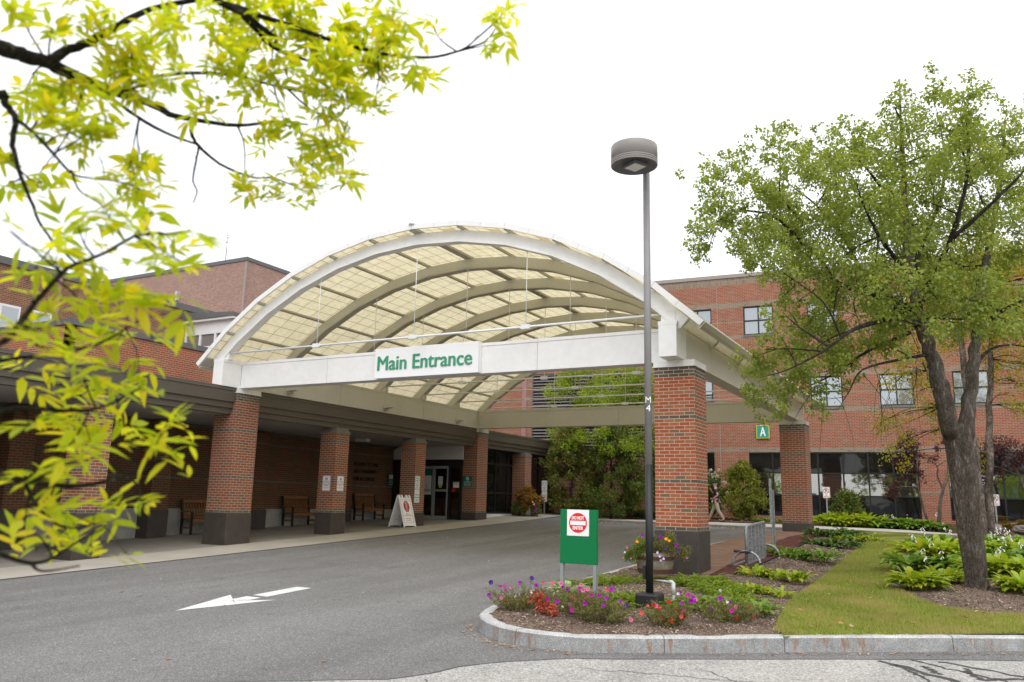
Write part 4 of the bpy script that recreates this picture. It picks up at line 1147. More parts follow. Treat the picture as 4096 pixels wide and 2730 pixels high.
# bay: front plane facing -Y at y=8.9, from the wall out to x=-22.6
def quadbar(b, p, q, w): b.bar(p, q, w, w)
xa, xb_, yb0 = -25.6, -22.6, 9.0
bay.box(xa, xb_, yb0, yb0+.12, 7.30, 7.85)
for x in (xa+.06, xa+.98, xa+1.92, xb_-.06): bay.box(x-.06, x+.06, yb0+.001, yb0+.11, 5.2, 7.30)
for z in (6.72, 6.22, 5.7): bay.box(xa, xb_, yb0+.01, yb0+.10, z-.045, z+.045)
bay.box(xa, xb_+.15, yb0-.2, 12.0, 7.85, 7.95)
o = bay.build('bay_window', M['white'], uw); o.matrix_parent_inverse = Matrix.Translation(-Vector(uw.location))
b = MB(); b.box(xa, xb_-.02, yb0+.05, yb0+.07, 5.2, 7.3); b.build('pane', M['bayglass'], o).matrix_parent_inverse = Matrix.Identity(4)
b = MB(); b.add([(xa,yb0-.25,7.951),(xb_+.2,yb0-.25,7.951),(xb_+.2,12,7.951),(xa,12,7.951),(xa,yb0-.25,8.32),(xb_+.2,yb0-.25,8.10),(xb_+.2,12,8.10),(xa,12,8.32)], [(0,3,2,1),(4,5,6,7),(0,1,5,4),(1,2,6,5),(2,3,7,6),(3,0,4,7)]); b.build('bay_roof', M['grey_cap'], o).matrix_parent_inverse = Matrix.Identity(4)

# ---------------- tall pale block far behind
tb = empty('tall_brick_block', (-46, 32, 0), 'tall windowless pinkish brick block with dark coping behind the left wing', 'building')
b = MB(); b.box(-70, -36.01, 21.7, 60, 0, 15.55); o = b.build('brick_wall', M['brick_back'], tb); o.matrix_parent_inverse = Matrix.Translation(-Vector(tb.location))
b = MB(); b.box(-70, -35.95, 21.64, 60, 15.55, 15.80); o = b.build('roof_coping', M['grey_cap'], tb); o.matrix_parent_inverse = Matrix.Translation(-Vector(tb.location))
b = MB(); b.box(-36.1, -35.98, 21.66, 21.72, 2, 15.5); o = b.build('corner_joint', M['taupe_cap'], tb); o.matrix_parent_inverse = Matrix.Translation(-Vector(tb.location))
ant = empty('roof_antenna', (-38.6, 22.2, 15.80), 'thin whip antenna on a small tripod on the tall brick block roof', 'antenna')
b = MB(); b.tube([(0,0,0),(0,0,1.4),(0.08,0,4.0)], [.03,.025,.008], 6); b.build('mast', M['pvc'], ant)
b = MB()
for a in (0, 2.1, 4.2): b.tube([(.5*cos(a),.5*sin(a),0),(0,0,1.1)], .012, 5)
b.build('tripod', M['pvc'], ant)
b = MB(); b.cbox((-.05,0,1.5),(.18,.06,.10)); b.cbox((.05,0,1.8),(.16,.05,.08)); b.cbox((-.05,0,2.0),(.14,.05,.06)); b.build('dipole', M['pvc'], ant)
vl = MB(); vl.cbox((0,-.12,0),(.22,.24,.32)); vl.cbox((0,-.1,-.3),(.16,.2,.3))
tag(vl.build('wall_lamp', M['pvc'], None, loc=(-42.3, 21.7, 13.9)), 'small pale lamp fixed high on the pinkish brick block', 'wall lamp')

# ------------------------------------------------------------------ signs
ms = empty('main_entrance_sign', (-6.31, .17, 3.60), 'long white box sign reading Main Entrance in green letters on the front beam', 'sign')
b = MB(); b.box(-1.44,1.44,-.16,-.003,-.355,.355); b.build('panel', M['white2'], ms, bevel=.006)
text('Main Entrance', .5, M['green_let'], ms, width=2.62, height=.335, bold=.011, extrude=.007, loc=(-.03,-.172,.0), spacing=1.0)

def plate(b, w, h, r, y0=-.002, y1=.002, m=0, cx=0, cz=0):
    """rounded plate facing -Y"""
    pts = []
    for qx, qz, a0 in ((1,1,0),(-1,1,90),(-1,-1,180),(1,-1,270)):
        for k in range(5):
            a = radians(a0+k*22.5); pts.append((cx+qx*(w/2-r)+r*cos(a), cz+qz*(h/2-r)+r*sin(a)))
    Mx = Matrix.Translation((0, y1, 0)) @ Matrix.Rotation(pi/2, 4, 'X')
    b.prism(pts, Mx, y1-y0, m)
def frame_line(b, w, h, t, y, m=0, cx=0, cz=0):
    d = .0012
    b.box(cx-w/2, cx+w/2, y-d, y, cz+h/2-t, cz+h/2, m); b.box(cx-w/2, cx+w/2, y-d, y, cz-h/2, cz-h/2+t, m)
    b.box(cx-w/2, cx-w/2+t, y-d, y, cz-h/2+t, cz+h/2-t, m); b.box(cx+w/2-t, cx+w/2, y-d, y, cz-h/2+t, cz+h/2-t, m)
def disc(b, r, y, m=0, cx=0, cz=0, n=32, th=.001):
    Mx = Matrix.Translation((cx, y, cz)) @ Matrix.Rotation(pi/2, 4, 'X')
    b.prism([(r*cos(2*pi*k/n), r*sin(2*pi*k/n)) for k in range(n)], Mx, th, m)
def ring(b, r0, r1, y, m=0, cx=0, cz=0, n=32, slash=True, th=.0012):
    for k in range(n):
        a, c = 2*pi*k/n, 2*pi*(k+1)/n
        q = [(r0*cos(a), r0*sin(a)), (r1*cos(a), r1*sin(a)), (r1*cos(c), r1*sin(c)), (r0*cos(c), r0*sin(c))]
        b.add([(cx+x, y-th, cz+z) for x, z in q], [(0,1,2,3)], m)
    if slash:
        w = (r1-r0)*.5; s2 = .7071
        q = [(-r0*s2-w*s2, r0*s2-w*s2), (-r0*s2+w*s2, r0*s2+w*s2), (r0*s2+w*s2, -r0*s2+w*s2), (r0*s2-w*s2, -r0*s2-w*s2)]
        b.add([(cx+x, y-th*1.5, cz+z) for x, z in q], [(3,2,1,0)], m)

def info_sign(loc, rz, label):
    s_ = empty('information_sign', loc, label, 'sign', 'information plates on the brick column', rz)
    b = MB(); plate(b, .305, .455, .03); b.build('plate', M['white2'], s_)
    b = MB(); frame_line(b, .275, .425, .006, -.0025); disc(b, .042, -.0025, 0, 0, .125)
    b.build('border', M['navytxt'], s_)
    text('i', .085, M['white2'], s_, height=.06, width=.020, bold=.004, extrude=.0003, loc=(0,-.0045,.125))
    text('Need Assistance?', .05, M['navytxt'], s_, width=.235, height=.024, bold=.0012, extrude=.0003, loc=(0,-.003,.058))
    for t_, z, w in (('Courtesy Phone', .012, .245), ('Information and', -.030, .25), ('Help Line', -.072, .14)):
        text(t_, .05, M['redtxt'], s_, width=w, height=.034, bold=.0012, extrude=.0003, loc=(0,-.003,z))
    text('Monday - Friday', .04, M['blacktxt'], s_, width=.2, height=.022, bold=.001, extrude=.0003, loc=(0,-.003,-.118))
    text('8 AM - 5 PM', .04, M['blacktxt'], s_, width=.145, height=.02, bold=.001, extrude=.0003, loc=(0,-.003,-.150))
info_sign((-12.595, 4.105, .87), 0, 'left one of two white information plates on the brick column, facing the road')
info_sign((-12.315, 4.42, .87), pi/2, 'right one of two white information plates, on the driveway side of the column')

def dropoff(loc, rz, label, zpost=None, w=.30):
    s_ = empty('drop_off_sign', loc, label, 'sign', 'patient drop-off signs', rz)
    b = MB(); plate(b, w, .455, .028, cz=.231); b.build('upper_plate', M['white2'], s_)
    b = MB(); plate(b, w, .455, .028, cz=-.231); b.build('lower_plate', M['white2'], s_)
    b = MB(); frame_line(b, w-.03, .425, .007, -.0025, cz=.231); frame_line(b, w-.03, .425, .007, -.0025, cz=-.231); b.build('border', M['greentxt'], s_)
    for t_, z, ww in (('PATIENT', .375, .19), ('DROP OFF', .300, .23), ('AND', .228, .10), ('PICK UP', .152, .18), ('ONLY', .080, .13)):
        text(t_, .06, M['greentxt'], s_, width=ww*w/.3, height=.048, bold=.0015, extrude=.0003, loc=(0,-.003,z))
    for t_, z, ww in (('5', -.09, .04), ('MINUTE', -.185, .2), ('MAXIMUM', -.28, .235), ('ONLY', -.375, .14)):
        text(t_, .06, M['greentxt'], s_, width=ww*w/.3, height=.055, bold=.0015, extrude=.0003, loc=(0,-.003,z))
    if zpost is not None:
        b = MB(); b.box(-.028,.028,.004,.03,zpost-loc[2],.45); b.build('post', M['steel'], s_)
dropoff((-12.312, 8.47, .79), pi/2, 'green lettered patient drop off plates fixed to the brick column by the folding sign')
dropoff((-11.93, 17.6, .93), 0, 'green lettered patient drop off plates on a steel post beside the flower planter', -.15, .27)

def green_sign(loc, rz, w, h, label, kind):
    s_ = empty('no_smoking_sign', loc, label, 'sign', 'green no smoking signs', rz)
    b = MB(); plate(b, w, h, .008); b.build('plate', M['green_dk'], s_)
    b = MB(); r = h*.17
    if kind == 1:
        ring(b, r*.78, r, -.003, 0, 0, h*.27); b.box(-r*.5, r*.5, -.004, -.003, h*.25, h*.29)
    else:
        b.box(-w*.32, w*.32, -.004, -.003, h*.08, h*.42)
    b.build('symbol', M['white2'], s_)
    lines = ('For The Health and', 'Safety of Our Patients', 'and Visitors, Smoking', 'is NOT Permitted', 'On This Campus') if kind == 1 else ('All', 'Ambulatory', 'Patients')
    if kind != 1:
        b = MB(); ring(b, r*.6, r*.8, -.0045, 0, 0, h*.25); b.build('symbol_ring', M['redsign'], s_)
    for i, t_ in enumerate(lines):
        text(t_, .04, M['white2'], s_, width=w*(.82-.08*(len(t_) < 17)-.3*(len(t_) < 9)), height=h*.055*(1 if kind == 1 else 1.3), bold=.001, extrude=.0003, loc=(0,-.004, h*(.0-.1*i) if kind == 1 else -h*(.08+.15*i)))
green_sign((-12.72, 12.42, 1.18), 0, .42, .42, 'square green no smoking sign on the column beside the glass doors', 1)
green_sign((-16.225, 12.13, 1.2), pi/2, .36, .48, 'small green sign deep in the arcade, left of the glass doors', 2)

# lettering on the arcade wall
wl = empty('wall_lettering', (-16.295, 10.45, 1.45), 'dark raised letters on the shaded arcade wall above the bench', 'lettering', None, pi/2)
for t_, z, w, x in (('WELCOME TO CVMC', .30, 1.75, .05), ('YOUR COMMUNITY', .02, 1.55, 0), ('MEDICAL CENTER', -.27, 1.45, -.02)):
    text(t_, .2, M['grey_txt'], wl, width=w, height=.15, extrude=.012, loc=(x,-.012,z))

# papers and notices on the doors: separate sheets
def sheet(name, cat, loc, w, h, mat, label, extra=None):
    s_ = empty(name, loc, label, cat)
    b = MB(); b.box(-w/2,w/2,-.001,.001,-h/2,h/2); b.build('sheet', M[mat], s_)
    if extra: extra(s_)
    return s_
yd = 12.35-.012
sheet('door_notice', 'notice', (-13.93, yd, 1.20), .22, .34, 'paper', 'white paper notice on the middle glass door', lambda s_: [text(t_, .03, M['navytxt'], s_, width=w, height=.022, extrude=.0002, loc=(0,-.002,z)) for t_, z, w in (('Face Mask', .10, .15), ('Required', .05, .15), ('Please', 0, .1))])
ys1 = empty('yellow_sticker', (-13.93, yd, .98+.02), 'round yellow sticker on the middle glass door', 'sticker')
b = MB(); disc(b, .085, 0); b.build('disc', M['yellow'], ys1)
nt = sheet('notice_sign', 'notice', (-13.19, yd-.0, 1.04), .27, .22, 'white2', 'white and blue notice plate on the dark door leaf', lambda s_: [text('NOTICE', .05, M['navytxt'], s_, width=.2, height=.045, bold=.002, extrude=.0003, loc=(0,-.002,.075))] + [text(t_, .03, M['blacktxt'], s_, width=.21, height=.018, extrude=.0002, loc=(0,-.002,z)) for t_, z in (('Visitors must check in', .02), ('at the main desk', -.015))])
rs = sheet('red_notice', 'notice', (-13.30, yd-.0, .83), .14, .12, 'redsign', 'small red plate below the notice on the dark door leaf')
ps = sheet('door_poster', 'poster', (-14.62, yd+.0, 1.02), .52, .75, 'paper', 'grey poster with a ladder drawing on the left glass door', None)
b = MB()
for k in range(7): b.box(-.07-.008*(6-k)+.06, .07+.008*(6-k)+.02, -.003, -.0015, -.26+.05*k, -.252+.05*k)
b.build('ladder_drawing', M['blacktxt'], ps)
b = MB(); disc(b, .09, -.002, 0, -.13, .2); b.build('badge', M['yellow'], ps)
pd = sheet('green_door_poster', 'poster', (-14.62, yd+.0, 1.54), .52, .27, 'green_dk', 'dark green poster at the top of the left glass door')

# do not enter sign
dn = empty('do_not_enter_sign', (-.28, -4.72, -.80), 'green sign panel on two grey posts reading DO NOT ENTER on a red disc', 'sign')
b = MB(); b.box(-.27,.27,-.04,.04,.445,1.175); b.build('panel', M['green'], dn, bevel=.004)
for x in (-.248, .222):
    b = MB(); b.box(x-.0, x+.045, -.035, .035, -.25, .444) if x > 0 else b.box(x-.02, x+.025, -.035, .035, -.25, .444); b.build('post', M['steel_gy'], dn, bevel=.003)
b = MB(); b.box(-.165,.165,-.0425,-.0405,.82,1.172); b.build('plate', M['white2'], dn)
b = MB(); disc(b, .135, -.0428, 0, 0, .995, 48); b.build('red_disc', M['redsign'], dn)
b = MB(); b.box(-.115,.115,-.0452,-.0440,.965,1.022); b.build('bar', M['white2'], dn)
text('DO NOT', .06, M['white2'], dn, width=.18, height=.046, bold=.003, extrude=.0004, loc=(0,-.0446,1.062))
text('ENTER', .06, M['white2'], dn, width=.15, height=.046, bold=.003, extrude=.0004, loc=(0,-.0446,.927))

# folding sandwich board
af = empty('sandwich_board', (-12.48, 7.93, G(-12.5,7.93)+.012), 'white folding floor sign with a red octagon asking not to smoke', 'floor sign', None, radians(86)) 
# local: -Y faces the road (+X in the world), boards lean together
def board(sgn, nm):
    ang = radians(17.5)*sgn
    Mx = Matrix.Translation((0, sgn*.345, 0)) @ Matrix.Rotation(ang*-1*-1, 4, 'X')
    b = MB(); Hh = 1.12; w = .31
    b.box(-w, w, -.012, .012, .08, 1.0, 0, Mx)
    b.box(-w-.002, -w+.035, -.022, .022, 0, 1.07, 0, Mx); b.box(w-.035, w+.002, -.022, .022, 0, 1.07, 0, Mx)
    b.box(-w+.035, w-.035, -.02, .02, .05, .11, 0, Mx); b.box(-w+.035, w-.035, -.02, .02, .97, 1.02, 0, Mx)
    for x in (-.27, -.12, .12, .27): b.box(x-.025, x+.025, -.02, .02, 1.0, 1.12, 0, Mx)
    o = b.build(nm, M['white2'], af, bevel=.004)
    return o, Mx
of, Mf = board(-1, 'front_board')
ob, Mb = board(1, 'back_board')
b = MB()
for cx in (-.13, .13):
    for cz in (.28, .5, .72, .9): 
        b.box(cx-.1, cx+.1, -.020, -.0125, cz-.075, cz-.068, 0, Mb); b.box(cx-.1, cx-.093, -.020, -.0125, cz-.068, cz+.07, 0, Mb)
b.build('moulding', M['white2'], af)
def on_board(o): 
    m = o.matrix_basis.copy(); o.matrix_basis = Mf @ m; return o
b = MB(); frame_line(b, .50, .80, .008, -.013, cz=.55); 
on_board(b.build('border', M['redtxt'], af))
oct_ = [(.155*cos(radians(22.5+45*k))/cos(radians(22.5))*.92, .205*sin(radians(22.5+45*k))/cos(radians(22.5))*.92) for k in range(8)]
b = MB(); b.prism(oct_, Matrix.Translation((0, -.0135, .72)) @ Matrix.Rotation(pi/2, 4, 'X'), .002); on_board(b.build('octagon', M['redtxt'], af))
b = MB(); ring(b, .058, .068, -.016, 0, 0, .81); b.box(-.035,.035,-.0175,-.016,.805,.817); on_board(b.build('no_smoking_symbol', M['white2'], af))
for t_, z, w in (('This is', .715, .13), ('NOT', .672, .08), ('a Smoking', .630, .2), ('Area', .588, .08)):
    on_board(text(t_, .04, M['white2'], af, width=w, height=.032, bold=.0015, extrude=.0004, loc=(0,-.0162,z)))
for t_, z, w in (('This is a', .46, .19), ('smoke-free campus.', .40, .42), ('Thank you for', .30, .30), ('not smoking.', .24, .27)):
    on_board(text(t_, .05, M['redtxt'], af, width=w, height=.04, bold=.0012, extrude=.0004, loc=(0,-.0132,z)))

def noparking(loc, label, zb, w=.27, h=.40):
    s_ = empty('no_parking_sign', loc, label, 'sign', 'no parking signs')
    b = MB(); plate(b, w, h, .02); b.build('plate', M['white2'], s_)
    b = MB(); frame_line(b, w-.02, h-.02, .006, -.0025); ring(b, .085, .105, -.003, 0, 0, h*.16); b.build('red_ring', M['redtxt'], s_)
    text('P', .15, M['blacktxt'], s_, height=.12, width=.075, bold=.004, extrude=.0003, loc=(0,-.003,h*.16))
    text('NO', .05, M['redtxt'], s_, width=.09, height=.045, bold=.001, extrude=.0003, loc=(0,-.003,-h*.22))
    text('PARKING', .05, M['redtxt'], s_, width=w*.78, height=.045, bold=.001, extrude=.0003, loc=(0,-.003,-h*.36))
    b = MB(); b.box(-.025,.025,.004,.025,zb-loc[2],h*.48); b.build('post', M['steel'], s_)
noparking((-.39, 18.98, 1.08), 'no parking sign in the far hostas just right of the back brick column', -.1, .26, .42)
noparking((5.28, 19.5, .91), 'no parking sign right of the big birch trunk, near the picture edge', -.1)

# ------------------------------------------------------------------ lamp post
lp = empty('lamp_post', (.83, -5.0, -.80), 'tall round light pole, grey above and black below, standing in the flower bed', 'lamp post')
b = MB(); b.tube([(0,0,1.78),(0,0,5.90)], .0475, 20); b.build('pole', M['pole_gy'], lp)
b = MB(); b.tube([(0,0,.0),(0,0,1.78)], .0478, 20); b.build('pole_wrap', M['black'], lp)
b = MB(); b.box(-.15,.15,-.15,.15,-.02,.17); o = b.build('base_cover', M['black'], lp, bevel=.03)
b = MB(); b.box(-.21,.21,-.21,.21,-.12,-.025); b.build('footing', M['kerbpale'], lp, bevel=.01)
b = MB(); b.box(-.085,-.045,-.03,.03,.33,.50); b.build('junction_box', M['black'], lp, bevel=.004)
hd = (-.03, -.40)
b = MB(); b.lathe([(.310,.0),(.315,.005),(.315,.015),(.305,.018),(.305,.026),(.315,.029),(.315,.044),(.305,.047),(.305,.055),(.315,.058),(.315,.073),(.305,.076),(.305,.084),(.315,.087),(.315,.265),(.310,.276),(.29,.283),(.0001,.30)], 56, (hd[0], hd[1], 5.775), cap=False)
head = b.build('lamp_head', M['lampbody'], lp)
b = MB(); b.lathe([(.0001,.02),(.258,.02),(.262,.008),(.309,.004)], 48, (hd[0], hd[1], 5.775), cap=False); b.build('head_underside', M['lampunder'], head)
Mx = Matrix.Translation((hd[0]+.02, hd[1]-.02, 5.765)) @ Matrix.Rotation(radians(-28), 4, 'Z')
b = MB(); b.box(-.13,.13,-.12,.12,-.015,.022,0,Mx); b.build('led_housing', M['lampunder'], head)
b = MB(); b.box(-.105,.105,-.095,.095,-.021,-.0155,0,Mx); b.build('lens', M['led'], head)
b = MB(); b.tube([(0,-.02,5.84),(0,-.10,5.84)], .03, 10); b.build('arm', M['pole_gy'], lp)
# "M 4" painted on the pole, facing the camera
fa = atan2(4.48-.83, 15.38-5.0)
for t_, z, w in (('M', 2.625, .076), ('4', 2.515, .060)):
    o = text(t_, .1, M['white2'], lp, width=w, height=.082, extrude=.0008, bend=.049)
    o.matrix_basis = Matrix.Rotation(fa, 4, 'Z') @ Matrix.Translation((0,-.0485,z)) @ Matrix.Rotation(pi/2, 4, 'X')

# conduit pipe beside the lamp
pp = empty('pvc_conduit', (1.06, -4.75, -.78), 'grey plastic pipe elbow rising from the mulch beside the lamp post', 'pipe')
b = MB(); b.tube([(0,0,-.1),(0,0,.24)], .017, 12); b.tube([(0,0,.12),(0,0,.26)], .026, 12); b.build('riser', M['pvc'], pp)
b = MB(); b.tube([(0,0,.22),(0,0,.262),(-.02,0,.275),(-.06,0,.275)], .024, 12); b.build('elbow', M['pvc'], pp)
b = MB(); b.tube([(-.04,0,.275),(-.23,-.02,.28)], .016, 12); b.build('arm', M['steel'], pp)

# ------------------------------------------------------------------ bike rack and lock, U-channel post
rk = empty('bike_rack', (.55, 2.4, -.68), 'galvanised bicycle rack with upright bars standing on red mulch', 'bike rack')
def zr(y): return .038*(y)
L0, L1 = -.95, .80       # along y
def arc(yc, nm):
    b = MB(); pts = []; zc = zr(yc)
    for k in range(17):
        a = pi*k/16; pts.append((-.27*cos(a)+.0, yc+.02*sin(a), zc+.02+.30*sin(a)**.75 if 0 < k < 16 else zc+.0))
    b.tube(pts, .024, 10); b.build(nm, M['steel'], rk)
arc(L0, 'end_hoop'); arc(L1+.1, 'end_hoop')
for x in (-.27, .27):
    b = MB(); b.bar((x, L0, zr(L0)+.03), (x, L1+.1, zr(L1)+.03), .04, .035); b.build('ground_rail', M['steel'], rk)
b = MB()
zt0, zt1 = zr(L0)+.80, zr(L1)+.80
b.tube([(-.01, L0+.06, zr(L0)+.03), (-.01, L0+.06, zt0-.07), (-.01, L0+.08, zt0-.02), (-.01, L0+.13, zt0), (-.01, L1-.03, zt1)], .028, 10)
b.build('top_rail', M['steel'], rk)
b = MB(); b.bar((-.01, L0+.03, zr(L0)+.06), (-.01, L1, zr(L1)+.06), .045, .045); b.build('bottom_rail', M['steel'], rk)
for k in range(6):
    y = L0+.10+(L1-L0-.12)*k/5
    b = MB(); b.bar((-.01, y, zr(y)+.075), (-.01, y, zr(y)+.785), .062, .05, 0, (0,1,0))
    b.build('upright_bar', M['steel'], rk)
ck = MB()
for k in range(3):
    pts = [(.15*cos(a)*1.1, .13*sin(a), .012*k+.012*sin(a*2+k)) for a in [2*pi*j/20+k for j in range(21)]]
    ck.tube(pts, .008, 6)
tag(ck.build('cable_lock', M['blackr'], None, loc=(.47, 1.48, -.415)), 'coiled black cable lock hanging on the near hoop of the bike rack', 'cable lock')
up = empty('u_channel_post', (.40, 4.9, BZ(.4,4.9)), 'bare perforated steel post with no sign standing behind the bike rack', 'post')
b = MB(); b.box(-.035,.035,.0,.006,-.2,1.42); b.box(-.035,-.029,-.02,.0,-.2,1.42); b.box(.029,.035,-.02,0,-.2,1.42)
o = b.build('channel', M['steel'], up)
b = MB()
for k in range(50): b.box(-.006,.006,-.0015,-.0002,.02+k*.0275-.006,.02+k*.0275+.004)
b.build('holes', M['blackr'], o)
b = MB(); b.box(-.075,-.015,-.012,-.004,.62,1.68); b.build('upper_channel', M['steel'], up)

# ------------------------------------------------------------------ benches
def bench():
    r = empty('park_bench', (0,0,0), 'x', 'bench', 'benches in the arcade')
    W = .62
    for y in (-W, W):
        b = MB(); b.box(.17,.225,y-.03,y+.03,-.02,.62); b.build('leg', M['frame_b'], r, bevel=.005)
        b = MB(); b.add([(-.25,y-.03,-.02),(-.19,y-.03,-.02),(-.19,y+.03,-.02),(-.25,y+.03,-.02),(-.25,y-.03,.42),(-.19,y-.03,.42),(-.19,y+.03,.42),(-.25,y+.03,.42)], [(0,3,2,1),(0,1,5,4),(1,2,6,5),(2,3,7,6),(3,0,4,7)])
        b.add([(-.25,y-.03,.42),(-.19,y-.03,.42),(-.19,y+.03,.42),(-.25,y+.03,.42),(-.33,y-.03,.98),(-.28,y-.03,.98),(-.28,y+.03,.98),(-.33,y+.03,.98)], [(4,5,6,7),(0,1,5,4),(1,2,6,5),(2,3,7,6),(3,0,4,7)])
        b.build('leg', M['frame_b'], r)
        b = MB(); b.box(-.26,.25,y-.035,y+.035,.621,.655); b.build('armrest', M['wood_b'], r, bevel=.006)
        b = MB(); b.box(-.188,.168,y-.018,y+.018,.14,.20); b.build('side_stretcher', M['wood_b'], r)
    b = MB()
    for k in range(5): b.box(-.18+.082*k, -.105+.082*k, -W+.031, W-.031, .40, .43)
    b.box(.171,.215,-W+.031,W-.031,.33,.395)
    for s_ in (-1, 1): b.add([(.18,s_*(W-.032),.33),(.21,s_*(W-.032),.33),(.21,s_*(W-.032),.20),(.18,s_*(W-.032),.20),(.18,s_*(W-.17),.33),(.21,s_*(W-.17),.33)], [(0,1,2,3),(0,3,4),(1,5,2),(2,5,4,3),(0,4,5,1)])
    b.build('seat', M['wood_b'], r)
    b = MB(); Mx = Matrix.Translation((-.215,0,.44)) @ Matrix.Rotation(radians(-9), 4, 'Y')
    b.box(-.02,.02,-W+.031,W-.031,.0,.055,0,Mx); b.box(-.02,.02,-W+.031,W-.031,.46,.545,0,Mx)
    for k in range(11):
        y = -W+.09+k*(2*W-.18)/10; b.box(-.01,.01,y-.024,y+.024,.056,.459,0,Mx)
    b.build('backrest', M['wood_b'], r)
    b = MB(); b.box(-.018,.018,-W+.031,W-.031,.062,.075,0,Mx); b.box(-.018,.018,-W+.031,W-.031,.43,.445,0,Mx); b.build('backrest_rail', M['frame_b'], r)
    return r
b0 = bench()
for k, (y, lab) in enumerate(((6.62, 'slatted timber bench with black frame left of the two information plates'), (2.45, 'timber bench mostly hidden behind the tall front left brick column'), (10.37, 'timber bench between the plates column and the folding sign'))):
    o = b0 if k == 0 else copy_tree(b0)
    o.location = (-15.84, y, G(-15.84, y)+.03); o['label'] = lab

# ------------------------------------------------------------------ barrel planter and round planter
bp = empty('barrel_planter', (-.53, -.84, -.83), 'half whiskey barrel planter of mixed petunias in front of the big brick column', 'planter')
b = MB(); b.lathe([(.25,0),(.29,.12),(.325,.26),(.345,.40),(.35,.46),(.32,.46),(.31,.40)], 36, (0,0,0)); b.build('barrel', M['barrel'], bp)
b = MB(); b.lathe([(.298,.11),(.318,.185)], 36, (0,0,0), cap=False); b.build('hoop', M['hoop'], bp)
b = MB(); b.lathe([(.268,.02),(.285,.06)], 36, (0,0,0), cap=False); b.build('hoop', M['hoop'], bp)
b = MB(); b.lathe([(.345,.34),(.354,.40)], 36, (0,0,0), cap=False); b.build('hoop', M['hoop'], bp)
b = MB(); b.lathe([(.0001,.41),(.318,.41)], 24, (0,0,0), cap=False); b.build('soil', M['mulch'], bp)
rp = empty('round_planter', (-11.9, 16.15, G(-11.9,16.15)+.02), 'grey planter overflowing with orange coleus before the slim brick column', 'planter')
b = MB(); b.lathe([(.22,0),(.27,.15),(.30,.42),(.33,.48),(.28,.48)], 24); b.build('pot', M['conc'], rp)
# boulders
def rock(loc, s_, label, seed):
    bm = bmesh.new(); bmesh.ops.create_icosphere(bm, subdivisions=3, radius=1); r = random.Random(seed)
    off = Vector((r.random()*9, r.random()*9, r.random()*9))
    from mathutils import noise as mn
    for v in bm.verts:
        n = mn.fractal(v.co*1.3+off, 1, 2, 4); v.co *= 1+.35*n; v.co = Vector((v.co.x*s_[0], v.co.y*s_[1], v.co.z*s_[2]))
    me = bpy.data.meshes.new('boulder'); bm.to_mesh(me); bm.free(); me.materials.append(M['rock'])
    o = bpy.data.objects.new('boulder', me); link(o); o.location = loc; tag(o, label, 'rock', 'boulders in the far bed')
rock((1.75, 19.1, -.02), (.34,.22,.17), 'brown boulder in front of the far hosta row, left of the maples', 1)
rock((4.9, 16.6, -.05), (.5,.3,.2), 'broad flat boulder just right of the big birch trunk', 2)
rock((5.9, 15.6, -.05), (.35,.25,.14), 'low boulder near the right picture edge behind white flowers', 3)
rock((-7.9, 20.3, .02), (.5,.3,.2), 'grey boulder at the foot of the birch beside the dark conifers', 4)

# ------------------------------------------------------------------ foliage
def unit(a): return a/np.maximum(1e-9, np.linalg.norm(a, axis=1, keepdims=True))
def leaf_arrays(P, D, N, L, W, fold=.25):
    """P base, D direction, N normal, all (n,3); diamond leaves folded along the midrib"""
    S = unit(np.cross(D, N)); N = unit(np.cross(S, D))
    L = L[:,None]; W = W[:,None]
    mid = P + D*L*.42
    v = np.stack([P, mid - S*W*.5 + N*W*fold, P + D*L - N*L*.12, mid + S*W*.5 + N*W*fold], 1)
    return v.reshape(-1,3)
def cloud(name, clusters, n, L, W, mat, parent, seed, up=.4, droop=.3, shell=.35, squash=1.0, aspect_jit=.3, subs=.42):
    r = np.random.default_rng(seed); c = np.array(clusters, float)
    if c.shape[1] == 4: c = np.hstack([c, c[:,3:4], c[:,3:4]*squash])
    w = c[:,3]*c[:,4]; w = w/w.sum(); k = r.choice(len(c), n, p=w)
    d = unit(r.normal(size=(n,3))); rad = r.uniform(0, 1, n)**(shell)
    off = d*rad[:,None]
    # ragged outline: sub-clumps
    sub = r.normal(size=(len(c)*7, 3))*subs; si = k*7 + r.integers(0, 7, n)
    off = off*.55 + sub[si]
    P = c[k,:3] + off*c[k][:,3:6]
    out = unit(off + np.array([0,0,up]) + r.normal(size=(n,3))*.5)
    D = unit(out*.5 + r.normal(size=(n,3))*.6 - np.array([0,0,droop]))
    N = unit(r.normal(size=(n,3))*.55 + np.array([0,0,1.0]))
    LL = L*r.uniform(1-aspect_jit, 1+aspect_jit, n); WW = W*r.uniform(.75, 1.2, n)
    v = leaf_arrays(P, D, N, LL, WW)
    return np_mesh(name, v, np.arange(n*4).reshape(n,4), mat, parent)

